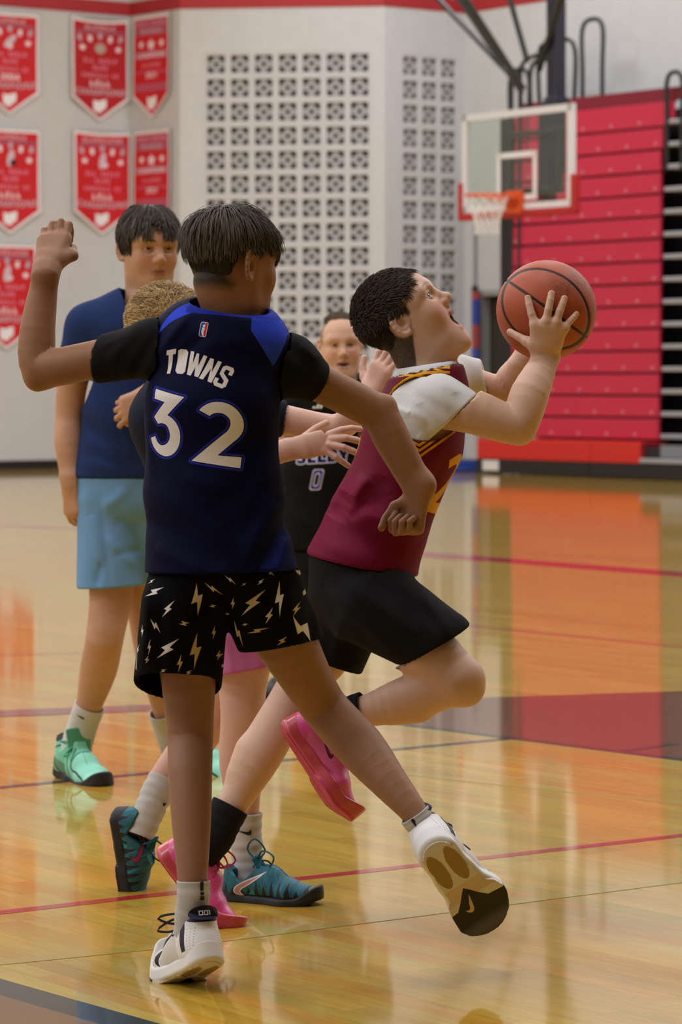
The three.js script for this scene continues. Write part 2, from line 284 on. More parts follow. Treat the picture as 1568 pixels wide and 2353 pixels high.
// ---------------------------------------------------------------- basket hung from the ceiling (local: x along V, z towards the court)
{
  const C = at(1190, HZ, 32.95), S = thing('basketball_hoop', 'glass backboard with white frame and orange rim hanging before the red bleachers', 'hoop', new THREE.Vector3(C.x, 0, C.z)); S.rotation.y = UA - Math.PI / 2;
  const bw = 0.915, y0 = 2.9, y1 = 3.97;
  const frameM = std({ color: lin(0.7, 0.7, 0.74), roughness: 0.4 }), glass = phy({ color: lin(0.92, 0.97, 0.94), transmission: 1, thickness: 0, roughness: 0.03, ior: 1.5 });
  part('glass_pane', box(2 * bw - 0.1, y1 - y0 - 0.1, 0.012, 0, (y0 + y1) / 2, 0), glass, S, 'clear greenish glass pane');
  part('board_frame', merge([box(2 * bw, 0.075, 0.05, 0, y0 + 0.04, 0), box(2 * bw, 0.075, 0.05, 0, y1 - 0.04, 0), box(0.085, y1 - y0, 0.05, -bw + 0.04, (y0 + y1) / 2, 0), box(0.085, y1 - y0, 0.05, bw - 0.04, (y0 + y1) / 2, 0)]), frameM, S, 'white metal frame');
  const sq = (w, h, t) => merge([box(w, t, 0.006, 0, 0, 0.012), box(w, t, 0.006, 0, h, 0.012), box(t, h + t, 0.006, -w / 2, h / 2, 0.012), box(t, h + t, 0.006, w / 2, h / 2, 0.012)]);
  part('target_square', sq(0.6, 0.45, 0.06).translate(0, y0 + 0.14, 0), std({ color: lin(0.75, 0.75, 0.78) }), S, 'white painted target square');
  const padM = std({ color: lin(0.42, 0.012, 0.014), roughness: 0.5 });
  part('edge_padding', merge([rbox(2 * bw + 0.1, 0.08, 0.09, 0.02, 0, y0 - 0.03, 0), rbox(0.075, 0.4, 0.09, 0.02, -bw - 0.02, y0 + 0.14, 0), rbox(0.075, 0.4, 0.09, 0.02, bw + 0.02, y0 + 0.14, 0)]), padM, S, 'red padding along the bottom edge');
  const rimM = std({ color: lin(0.72, 0.09, 0.01), roughness: 0.35 });
  const rim = part('rim', merge([new THREE.TorusGeometry(0.2286, 0.011, 10, 48).rotateX(Math.PI / 2).translate(0, 3.05, 0.41), rbox(0.2, 0.06, 0.2, 0.01, 0, 3.04, 0.1), rod(new THREE.Vector3(0, 2.93, 0.05), new THREE.Vector3(0.15, 3.04, 0.3), 0.012), rod(new THREE.Vector3(0, 2.93, 0.05), new THREE.Vector3(-0.15, 3.04, 0.3), 0.012)]), rimM, S, 'orange rim');
  part('rim_plate', rbox(0.26, 0.24, 0.05, 0.01, 0, 2.99, 0.04), rimM, rim);
  const net = []; const ring = (k, a) => { const r = [0.225, 0.19, 0.16, 0.135, 0.125, 0.13][k]; return new THREE.Vector3(Math.cos(a) * r, 3.04 - k * 0.08, 0.41 + Math.sin(a) * r); };
  for (let i = 0; i < 12; i++) for (let k = 0; k < 5; k++) for (const s of [-1, 1]) { const a = (i + (k % 2 ? 0.5 : 0)) / 12 * Math.PI * 2; net.push(rod(ring(k, a), ring(k + 1, a + s * Math.PI / 12), 0.0045, 5)); }
  const no = part('net', merge(net), std({ color: lin(0.8, 0.78, 0.76), roughness: 0.9 }), S, 'white cord net');
  const postM = std({ color: lin(0.018, 0.02, 0.035), roughness: 0.4 }), tubeM = std({ color: lin(0.02, 0.025, 0.022), roughness: 0.4 });
  part('main_post', merge([rbox(0.15, CEIL - 3.3, 0.15, 0.01, 0.13, (CEIL + 3.3) / 2, -0.42), rbox(0.2, 0.12, 0.2, 0.02, 0.13, 4.05, -0.42), rbox(0.17, 1.2, 0.12, 0.01, 0.13, 3.45, -0.3)]), postM, S, 'dark square drop post');
  part('board_bracket', merge([rbox(0.9, 0.06, 0.06, 0.01, 0.1, 3.72, -0.16), rbox(0.9, 0.06, 0.06, 0.01, 0.1, 3.12, -0.16), rbox(0.06, 0.7, 0.06, 0.01, -0.3, 3.42, -0.16), rbox(0.06, 0.7, 0.06, 0.01, 0.5, 3.42, -0.16), rbox(0.06, 0.06, 0.3, 0.01, 0.13, 3.72, -0.3)]), tubeM, S, 'black steel bracket');
  const bar = (x0, y0b, d0, x1, y1b, d1, r = 0.03) => { const a = at(x0, y0b, d0), b = at(x1, y1b, d1); const dir = b.clone().sub(a); b.addScaledVector(dir, (CEIL - b.y) / dir.y); S.updateMatrixWorld(true); part('brace', rod(S.worldToLocal(a), S.worldToLocal(b), r), tubeM, S, 'thin steel brace tube'); };
  bar(1196, 196, 33.2, 1000, -10, 34.6); bar(1204, 206, 33.2, 1066, -10, 33.0, 0.036); bar(1212, 140, 33.3, 1170, -10, 33.8, 0.032); bar(1240, 160, 33.3, 1291, -10, 32.6, 0.034); bar(1200, 215, 33.3, 1150, 140, 33.5, 0.028);
}
// ---------------------------------------------------------------- championship banners
const BW = 512, BH = 940;
function bannerTex(kind, narrow) {
  return canvasTex(BW, BH, (c, w, h) => {
    c.fillStyle = '#f2eef0'; c.fillRect(0, 0, w, h);
    const g = kind === 1 ? '#b8131b' : '#d01822';
    c.fillStyle = g; c.beginPath(); c.moveTo(18, 26); c.lineTo(w - 18, 26); c.lineTo(w - 18, h * 0.765); c.lineTo(w / 2, h - 26); c.lineTo(18, h * 0.765); c.fill();
    const txt = (s, y, sz, col, bend = 0, sp = 1) => { c.fillStyle = col; c.font = `bold ${sz}px sans-serif`; c.textAlign = 'center'; const n = s.length, tw = c.measureText(s).width * sp; let x = w / 2 - tw / 2; for (const ch of s) { const cw = c.measureText(ch).width * sp; const k = (x + cw / 2 - w / 2) / (w / 2); c.fillText(ch, x + cw / 2, y - bend * k * k); x += cw; } };
    const scr = (s, y, sz, col, bend = 0) => { c.fillStyle = col; const n = s.length, cw = sz * 0.62; for (let i = 0; i < n; i++) { if (s[i] === ' ') continue; const x = w / 2 + (i - (n - 1) / 2) * cw, k = (x - w / 2) / (w / 2), yy = y - bend * k * k, q = Math.floor(hsh(i, y, sz) * 4), a = cw * 0.7, b = sz * 0.72; c.fillRect(x - a / 2, yy - b, a * 0.32, b); if (q !== 1) c.fillRect(x - a / 2, yy - b, a, b * 0.24); if (q !== 2) c.fillRect(x - a / 2, yy - b * 0.58, a * 0.8, b * 0.22); if (q > 1) c.fillRect(x + a * 0.2, yy - b * 0.9, a * 0.3, b * 0.9); if (q !== 3) c.fillRect(x - a / 2, yy - b * 0.2, a, b * 0.2); } };
    const star = (x, y, r) => { c.fillStyle = '#f4e8ee'; c.beginPath(); for (let i = 0; i < 10; i++) { const a = -Math.PI / 2 + i * Math.PI / 5, q = i % 2 ? r * 0.5 : r; c.lineTo(x + Math.cos(a) * q, y + Math.sin(a) * q); } c.fill(); };
    const P = '#e08aa0', G = '#c4aebb', Wt = '#efdfe6';
    if (narrow) {
      c.fillStyle = '#b8546a'; c.fillRect(18, 30, w - 36, 150); scr('aaaaa aaaaaa', 90, 56, P); scr('aaaaaaaa', 165, 62, G); star(120, 260, 42); star(w / 2, 268, 60); star(400, 260, 42);
      c.fillStyle = '#c2566e'; c.fillRect(18, 325, w - 36, 70); txt('CHAMPIONS', 385, 66, Wt); scr('aaaaaaaa', 470, 50, P); c.fillStyle = '#cc4a60'; c.fillRect(18, 500, w - 36, 30); txt('2021', 570, 70, Wt); c.fillStyle = '#c2566e'; c.fillRect(30, 620, w - 60, 70);
    } else {
      scr(kind === 2 ? 'aaaaaaaaa' : 'aaaaaaa', 92, 66, G, -18); c.fillStyle = '#a4566a'; c.fillRect(30, 104, w - 60, 26);
      for (let i = 0; i < 5; i++) { c.fillStyle = i % 2 ? Wt : G; c.beginPath(); c.ellipse(70 + i * 92, 175 - (i === 2 ? 30 : 0), 20, 34, 0.1 * (i - 2), 0, 7); c.fill(); }
      star(95, 265, 36); star(420, 270, 36);
      if (kind === 1) { c.fillStyle = '#b8a89a'; c.beginPath(); c.arc(w / 2, 262, 50, 0, 7); c.fill(); } else { c.fillStyle = '#d8c3cf'; c.save(); c.translate(w / 2, 258); c.rotate(kind ? 0.2 : 0.75); c.beginPath(); c.ellipse(0, 0, 30, 78, 0, 0, 7); c.fill(); c.fillStyle = kind === 3 ? '#17080c' : '#e8d4de'; c.beginPath(); c.arc(30, 34, 28, 0, 7); c.fill(); c.restore(); }
      scr('aaa aaaaa', 400, 56, P); scr('aaaa', 465, 58, P); scr('aaaaaaaa aa', 535, 50, P); if (kind) scr('aaaa', 620, 80, Wt); else txt('2004', 620, 84, Wt); txt('CHAMPIONS', 700, 80, G, kind === 1 ? 0 : 24, 0.98);
    }
    c.fillStyle = '#f4f2f6'; c.beginPath(); const x = w / 2, y = h * 0.79; c.moveTo(x - 62, y); c.quadraticCurveTo(x - 20, y + 16, x, y + 8); c.quadraticCurveTo(x + 34, y - 10, x + 62, y - 6); c.lineTo(x + 58, y + 74); c.quadraticCurveTo(x + 20, y + 90, x + 6, y + 124); c.quadraticCurveTo(x - 30, y + 112, x - 58, y + 96); c.fill();
  });
}
function bannerGeo(w, h, sag) {
  const nx = 14, ny = 22, pos = [], uv = [], idx = [], sh = 0.78;
  for (const side of [1, -1]) {
    const base = pos.length / 3;
    for (let j = 0; j <= ny; j++) for (let i = 0; i <= nx; i++) {
      const s = i / nx, t = j / ny, edge = sh + (1 - sh) * (1 - Math.abs(2 * s - 1)), y = -t * edge * h - sag * (1 - (2 * s - 1) ** 2) * (1 - t);
      pos.push((s - 0.5) * w, y, 0.02 + 0.018 * Math.sin(s * 5 + t * 2) * t + side * 0.002); uv.push(s, 1 - t * edge);
    }
    for (let j = 0; j < ny; j++) for (let i = 0; i < nx; i++) { const a = base + j * (nx + 1) + i, b = a + 1, c = a + nx + 1, d = c + 1; if (side > 0) idx.push(a, c, b, b, c, d); else idx.push(a, b, c, b, d, c); }
  }
  const g = new THREE.BufferGeometry(); g.setAttribute('position', new THREE.Float32BufferAttribute(pos, 3)); g.setAttribute('uv', new THREE.Float32BufferAttribute(uv, 2)); g.setIndex(idx); g.computeVertexNormals(); return g;
}
{
  const mats = [0, 1, 2, 3].map((k) => std({ map: bannerTex(k, false), roughness: 0.7 })), nar = std({ map: bannerTex(0, true), roughness: 0.7 });
  const rodM = std({ color: lin(0.6, 0.6, 0.6), roughness: 0.4 });
  // point of a wall (through p along dir) under an image column
  const onWall = (p, dir, px) => { const k = (px - CX) / F, t = (-k * p.z - p.x) / (dir.x + k * dir.z); return p.clone().addScaledVector(dir, t); };
  const put = (p0, dir, x0, x1, yt, yb, mat, sag, label, rot) => {
    const a = onWall(p0, dir, x0), b = onWall(p0, dir, x1), m = a.clone().lerp(b, 0.5), d = -m.z, n = new THREE.Vector3(dir.z > 0 ? -dir.z : -dir.z, 0, dir.x);
    const top = EYE - (yt - HZ) * d / F, h = (yb - yt) * d / F, w = a.distanceTo(b);
    const t = thing('championship_banner', label, 'banner', new THREE.Vector3(m.x, top, m.z).addScaledVector(n, 0.03)); t.rotation.y = Math.atan2(-dir.z, dir.x);
    part('cloth', bannerGeo(w, h, sag), mat, t); part('hanging_rod', rod(new THREE.Vector3(-w / 2, 0.012, 0.02), new THREE.Vector3(w / 2, 0.012, 0.02), 0.012), rodM, t);
  };
  const d2 = VB0.clone().sub(A1).normalize();
  put(A1, U, -48, 84, 31, 264, mats[0], 0, 'red pennant banner at the top left corner, topmost of its column');
  put(A1, U, -48, 87, 298, 538, mats[3], 0, 'red pennant banner with a black ball emblem, middle of the left column');
  put(A1, U, -56, 79, 563, 803, mats[2], 0, 'lowest red pennant banner, beside the raised fist');
  put(A1, U, 160, 291, 43, 279, mats[1], 0.03, 'darker red pennant banner with a round grey emblem, top of the second column');
  put(A1, U, 165, 296, 303, 540, mats[2], 0.02, 'red pennant banner just above the head of the boy in the blue tee');
  put(A1, d2, 314, 396, 36, 272, nar, 0, 'narrow red pennant banner on the angled return wall, upper one');
  put(A1, d2, 315, 397, 301, 537, nar, 0, 'narrow red pennant banner on the angled return wall, lower one');
}
// ---------------------------------------------------------------- bodies and clothes as one smooth surface each: tapered capsules joined by a smooth minimum, then meshed
const v3 = (x, y, z) => new THREE.Vector3(x, y, z);
// tapered capsule a -> b; radii numbers or [across, deep]; hint = the across axis
function cap(a, b, ra, rb = ra, k = 0.02, hint = null, op = 0) {
  const ax = a.x, ay = a.y, az = a.z; let bx = b.x - ax, by = b.y - ay, bz = b.z - az; const L = Math.hypot(bx, by, bz) || 1e-6; const yx = bx / L, yy = by / L, yz = bz / L;
  const flat = Array.isArray(ra) || Array.isArray(rb), A = Array.isArray(ra) ? ra : [ra, ra], B = Array.isArray(rb) ? rb : [rb, rb];
  const R = Math.max(...A, ...B) + L / 2, c = [ax + bx / 2, ay + by / 2, az + bz / 2];
  if (!flat) {
    const r0 = ra, dr = rb - ra;
    return { k, op, c, R, A: a, B: b, ra, rb, hint, f(x, y, z) { x -= ax; y -= ay; z -= az; let t = (x * yx + y * yy + z * yz) / L; t = t < 0 ? 0 : t > 1 ? 1 : t; const q = t * L; x -= yx * q; y -= yy * q; z -= yz * q; return Math.sqrt(x * x + y * y + z * z) - r0 - dr * t; } };
  }
  const Y = v3(yx, yy, yz), X = (hint || v3(1, 0, 0)).clone(); X.addScaledVector(Y, -X.dot(Y)).normalize(); const Z = X.clone().cross(Y);
  return { k, op, c, R, A: a, B: b, ra, rb, hint, f(x, y, z) {
    x -= ax; y -= ay; z -= az; const l = x * yx + y * yy + z * yz; let t = l / L; t = t < 0 ? 0 : t > 1 ? 1 : t; const la = l - t * L;
    const lx = x * X.x + y * X.y + z * X.z, lz = x * Z.x + y * Z.y + z * Z.z, rx = A[0] + (B[0] - A[0]) * t, rz = A[1] + (B[1] - A[1]) * t, ry = (rx < rz ? rx : rz);
    const p = lx / rx, q = lz / rz, s = la / ry, k0 = Math.sqrt(p * p + q * q + s * s); if (k0 < 1e-4) return -ry;
    const k1 = Math.sqrt(p * p / (rx * rx) + q * q / (rz * rz) + s * s / (ry * ry)); return k0 * (k0 - 1) / k1;
  } };
}
// consecutive capsules that meet end to end become one limb along a smooth curve
function chainify(P) {
  const out = []; let run = [];
  const pair = (r) => (Array.isArray(r) ? r : [r, r]), flush = () => {
    if (run.length < 2) { out.push(...run); run = []; return; }
    const pts = [run[0].A, ...run.map((q) => q.B)], rad = [pair(run[0].ra), ...run.map((q, i) => { const e = pair(q.rb); if (i + 1 < run.length) { const f = pair(run[i + 1].ra); return [(e[0] + f[0]) / 2, (e[1] + f[1]) / 2]; } return e; })], hint = run.find((q) => q.hint)?.hint, n = pts.length, subs = [];
    const cr = (a, b, c, d, t) => 0.5 * (2 * b + (c - a) * t + (2 * a - 5 * b + 4 * c - d) * t * t + (3 * b - a - 3 * c + d) * t * t * t), G = (i) => Math.max(0, Math.min(n - 1, i));
    const at2 = (i, t) => { const q = [G(i - 1), i, G(i + 1), G(i + 2)], w = 0.6, V3 = (k) => { const l = pts[q[1]][k] + (pts[q[2]][k] - pts[q[1]][k]) * t; return l + (cr(pts[q[0]][k], pts[q[1]][k], pts[q[2]][k], pts[q[3]][k], t) - l) * w; }; return [v3(V3('x'), V3('y'), V3('z')), [0, 1].map((k) => cr(rad[q[0]][k], rad[q[1]][k], rad[q[2]][k], rad[q[3]][k], t))]; };
    for (let i = 0; i + 1 < n; i++) for (let j = 0; j < 4; j++) { const [p0, r0] = at2(i, j / 4), [p1, r1] = at2(i, (j + 1) / 4), fl = Math.abs(r0[0] - r0[1]) + Math.abs(r1[0] - r1[1]) > 0.002; subs.push(fl ? cap(p0, p1, r0, r1, 0, hint) : cap(p0, p1, (r0[0] + r0[1]) / 2, (r1[0] + r1[1]) / 2, 0)); }
    const c = v3(); for (const q of subs) c.add(v3(...q.c)); c.multiplyScalar(1 / subs.length); const R = Math.max(...subs.map((q) => c.distanceTo(v3(...q.c)) + q.R));
    const make = (list) => ({ k: 0.014, op: 0, c: [c.x, c.y, c.z], R, f(x, y, z) { let d = 1e3; for (let i = 0; i < list.length; i++) { const e = list[i].f(x, y, z); if (e < d) d = e; } return d; }, near: (x, y, z, lim) => make(list.filter((q) => Math.hypot(x - q.c[0], y - q.c[1], z - q.c[2]) - q.R < lim && q.f(x, y, z) < lim)) });
    out.push(make(subs)); run = [];
  };
  for (const q of P) { if (run.length && q.A && q.op === 0 && q.A.distanceTo(run[run.length - 1].B) < 1e-5 && q.A.distanceTo(q.B) > 0.008) { run.push(q); continue; } flush(); if (q.A && q.op === 0) run = [q]; else out.push(q); }
  flush(); P.length = 0; P.push(...out);
}
function ell(c, rx, ry, rz, Q, k = 0.02, op = 0) {      // ellipsoid, Q = [X, Y, Z] axes
  const [X, Y, Z] = Q, cx = c.x, cy = c.y, cz = c.z;
  return { k, op, c: [cx, cy, cz], R: Math.max(rx, ry, rz), f(x, y, z) {
    x -= cx; y -= cy; z -= cz; const p = (x * X.x + y * X.y + z * X.z) / rx, q = (x * Y.x + y * Y.y + z * Y.z) / ry, s = (x * Z.x + y * Z.y + z * Z.z) / rz, k0 = Math.sqrt(p * p + q * q + s * s);
    if (k0 < 1e-4) return -Math.min(rx, ry, rz); return k0 * (k0 - 1) / Math.sqrt(p * p / (rx * rx) + q * q / (ry * ry) + s * s / (rz * rz));
  } };
}
const sub = (p, k) => { p.op = 1; if (k !== undefined) p.k = k; return p; };
const AX = [v3(1, 0, 0), v3(0, 1, 0), v3(0, 0, 1)];
function evalPrims(P, x, y, z) {
  let d = 1e3;
  for (let i = 0; i < P.length; i++) {
    const p = P[i], k = p.k; let e = p.f(x, y, z);
    if (p.op === 0) { const h = k - Math.abs(d - e); d = d < e ? d : e; if (h > 0) d -= h * h / (4 * k); }
    else { e = -e; const h = k - Math.abs(d - e); d = d > e ? d : e; if (h > 0) d += h * h / (4 * k); }
  }
  return d;
}
// surface nets over the blocks near the surface. o: cell, mod(d, x, y, z), margin, keep(x, y, z)
function meshSdf(P, o) {
  const c = o.cell, mod0 = o.mod || ((d) => d), margin = o.margin || 0, N = 8, S = c * N, hd = S * 0.87;
  let lo = [1e9, 1e9, 1e9], hi = [-1e9, -1e9, -1e9];
  if (o.box) { lo = o.box[0]; hi = o.box[1]; } else for (const p of P) if (!p.op) for (let i = 0; i < 3; i++) { lo[i] = Math.min(lo[i], p.c[i] - p.R - 0.02 - margin); hi[i] = Math.max(hi[i], p.c[i] + p.R + 0.02 + margin); }
  const n = [0, 1, 2].map((i) => Math.ceil((hi[i] - lo[i]) / S)), GX = n[0] * N + 2, GY = n[1] * N + 2;
  const key = (i, j, k) => (k * GY + j) * GX + i, ids = new Map(), pos = [], nrm = [], quads = [], own = new Map();
  const val = new Float64Array((N + 1) ** 3), W1 = N + 1;
  for (let bz = 0; bz < n[2]; bz++) for (let by = 0; by < n[1]; by++) for (let bx = 0; bx < n[0]; bx++) {
    const x0 = lo[0] + bx * S, y0 = lo[1] + by * S, z0 = lo[2] + bz * S, mx = x0 + S / 2, my = y0 + S / 2, mz = z0 + S / 2;
    if (o.keepBlock && !o.keepBlock(mx, my, mz, hd)) continue;
    let dm = 1e3; const ds = new Array(P.length);
    for (let i = 0; i < P.length; i++) { const p = P[i], far = Math.hypot(mx - p.c[0], my - p.c[1], mz - p.c[2]) - p.R; ds[i] = far > 3 * hd + 0.1 ? far : p.f(mx, my, mz); if (!p.op && ds[i] < dm) dm = ds[i]; }
    if (dm > hd * 1.5 + margin + 0.012) continue;
    const Q = []; for (let i = 0; i < P.length; i++) { const p = P[i]; if (p.op ? ds[i] < hd * 1.6 + p.k : ds[i] < dm + hd * 2.6 + p.k) Q.push(p.near ? p.near(mx, my, mz, ds[i] + hd * 2.6) : p); }
    const mod = o.modFor ? o.modFor(mx, my, mz, hd) : mod0, raw = evalPrims(Q, mx, my, mz); if (raw < -hd * 2.2 - margin - 0.01) continue;
    const fn = (x, y, z) => mod(evalPrims(Q, x, y, z), x, y, z);
    let any = 0; for (let k = 0, q = 0; k <= N; k++) for (let j = 0; j <= N; j++) for (let i = 0; i <= N; i++, q++) { const d = fn(x0 + i * c, y0 + j * c, z0 + k * c); val[q] = d; any |= d < 0 ? 1 : 2; }
    if (any !== 3) continue;
    for (let k = 0; k < N; k++) for (let j = 0; j < N; j++) for (let i = 0; i < N; i++) {
      const q = (k * W1 + j) * W1 + i; let m = 0, sx = 0, sy = 0, sz = 0, cnt = 0;
      const cv = [val[q], val[q + 1], val[q + W1], val[q + W1 + 1], val[q + W1 * W1], val[q + W1 * W1 + 1], val[q + W1 * W1 + W1], val[q + W1 * W1 + W1 + 1]];
      for (let t = 0; t < 8; t++) if (cv[t] < 0) m |= 1 << t;
      if (m === 0 || m === 255) continue;
      if (o.keep && !o.keep(x0 + (i + 0.5) * c, y0 + (j + 0.5) * c, z0 + (k + 0.5) * c)) continue;
      for (let t = 0; t < 8; t++) for (let a = 0; a < 3; a++) { const u = t | (1 << a); if (u === t) continue; if ((cv[t] < 0) !== (cv[u] < 0)) { const f = cv[t] / (cv[t] - cv[u]); sx += (t & 1) + (a === 0 ? f : 0); sy += ((t >> 1) & 1) + (a === 1 ? f : 0); sz += ((t >> 2) & 1) + (a === 2 ? f : 0); cnt++; } }
      let x = x0 + (i + sx / cnt) * c, y = y0 + (j + sy / cnt) * c, z = z0 + (k + sz / cnt) * c; const e = c * 0.22; let nx = 0, ny = 1, nz = 0;
      for (let it = 0; it < 2; it++) {
        nx = fn(x + e, y, z) - fn(x - e, y, z); ny = fn(x, y + e, z) - fn(x, y - e, z); nz = fn(x, y, z + e) - fn(x, y, z - e); const l = Math.hypot(nx, ny, nz) || 1; nx /= l; ny /= l; nz /= l;
        if (it < 1) { let d = fn(x, y, z) / Math.max(0.5, l / (2 * e)); d = Math.max(-c * 0.6, Math.min(c * 0.6, d)); x -= nx * d; y -= ny * d; z -= nz * d; }
      }
      const gi = bx * N + i, gj = by * N + j, gk = bz * N + k; ids.set(key(gi, gj, gk), pos.length / 3); pos.push(x, y, z); nrm.push(nx, ny, nz);
      const s0 = cv[0] < 0; if (s0 !== cv[1] < 0) quads.push(gi, gj, gk, 0, s0 ? 1 : 0); if (s0 !== cv[2] < 0) quads.push(gi, gj, gk, 1, s0 ? 1 : 0); if (s0 !== cv[4] < 0) quads.push(gi, gj, gk, 2, s0 ? 1 : 0);
    }
  }
  const idx = [];
  for (let t = 0; t < quads.length; t += 5) {
    const [i, j, k, a, s] = quads.slice(t, t + 5); let A, B, C, D;
    const g = (p, q, r) => ids.get(key(p, q, r));
    if (a === 0) { A = g(i, j, k); B = g(i, j - 1, k); C = g(i, j - 1, k - 1); D = g(i, j, k - 1); }
    else if (a === 1) { A = g(i, j, k); B = g(i, j, k - 1); C = g(i - 1, j, k - 1); D = g(i - 1, j, k); }
    else { A = g(i, j, k); B = g(i - 1, j, k); C = g(i - 1, j - 1, k); D = g(i, j - 1, k); }
    if (A === undefined || B === undefined || C === undefined || D === undefined) continue;
    if (s) idx.push(A, B, C, A, C, D); else idx.push(A, C, B, A, D, C);
  }
  return { pos, nrm, idx };
}
// mesh -> BufferGeometry; uv(x, y, z, side) with side(x..., n...) splitting the seam; color(x, y, z) linear
function toGeo(m, off, { uv, side, color } = {}) {
  const g = new THREE.BufferGeometry(), n = m.pos.length / 3; let pos = m.pos, nrm = m.nrm, idx = m.idx, uvs = null;
  if (side) {
    const map = new Map(), p2 = [], n2 = [], i2 = []; uvs = [];
    for (let t = 0; t < idx.length; t += 3) {
      const [a, b, c] = [idx[t], idx[t + 1], idx[t + 2]]; let nx = 0, ny = 0, nz = 0; for (const v of [a, b, c]) { nx += nrm[v * 3]; ny += nrm[v * 3 + 1]; nz += nrm[v * 3 + 2]; }
      const s = side((pos[a * 3] + pos[b * 3] + pos[c * 3]) / 3, (pos[a * 3 + 1] + pos[b * 3 + 1] + pos[c * 3 + 1]) / 3, (pos[a * 3 + 2] + pos[b * 3 + 2] + pos[c * 3 + 2]) / 3, nx, ny, nz);
      for (const v of [a, b, c]) { const q = v * 4 + s; let r = map.get(q); if (r === undefined) { r = p2.length / 3; map.set(q, r); p2.push(pos[v * 3], pos[v * 3 + 1], pos[v * 3 + 2]); n2.push(nrm[v * 3], nrm[v * 3 + 1], nrm[v * 3 + 2]); uvs.push(...uv(pos[v * 3], pos[v * 3 + 1], pos[v * 3 + 2], s)); } i2.push(r); }
    }
    pos = p2; nrm = n2; idx = i2;
  } else { uvs = new Float32Array(n * 2); for (let i = 0; i < n; i++) { const q = uv ? uv(pos[i * 3], pos[i * 3 + 1], pos[i * 3 + 2], 0) : [pos[i * 3] * 8, pos[i * 3 + 1] * 8 + pos[i * 3 + 2] * 3]; uvs[i * 2] = q[0]; uvs[i * 2 + 1] = q[1]; } }
  const P = new Float32Array(pos.length); for (let i = 0; i < pos.length; i += 3) { P[i] = pos[i] - off.x; P[i + 1] = pos[i + 1] - off.y; P[i + 2] = pos[i + 2] - off.z; }
  g.setAttribute('position', new THREE.BufferAttribute(P, 3)); g.setAttribute('normal', new THREE.BufferAttribute(new Float32Array(nrm), 3)); g.setAttribute('uv', new THREE.BufferAttribute(new Float32Array(uvs), 2));
  if (color) { const C = new Float32Array(pos.length); for (let i = 0; i < pos.length; i += 3) { const q = color(pos[i], pos[i + 1], pos[i + 2]); C[i] = q[0]; C[i + 1] = q[1]; C[i + 2] = q[2]; } g.setAttribute('color', new THREE.BufferAttribute(C, 3)); }
  g.setIndex(idx); return g;
}
function joinGeo(list) { return mergeGeometries(list); }
// ---- frames
const frame = (o, f, u) => { const Z = f.clone().normalize(), Y = u.clone().addScaledVector(Z, -u.dot(Z)).normalize(), X = Y.clone().cross(Z); return { o, X, Y, Z, P: (x, y, z) => o.clone().addScaledVector(X, x).addScaledVector(Y, y).addScaledVector(Z, z), L: (p) => { const q = p.clone().sub(o); return v3(q.dot(X), q.dot(Y), q.dot(Z)); } }; };
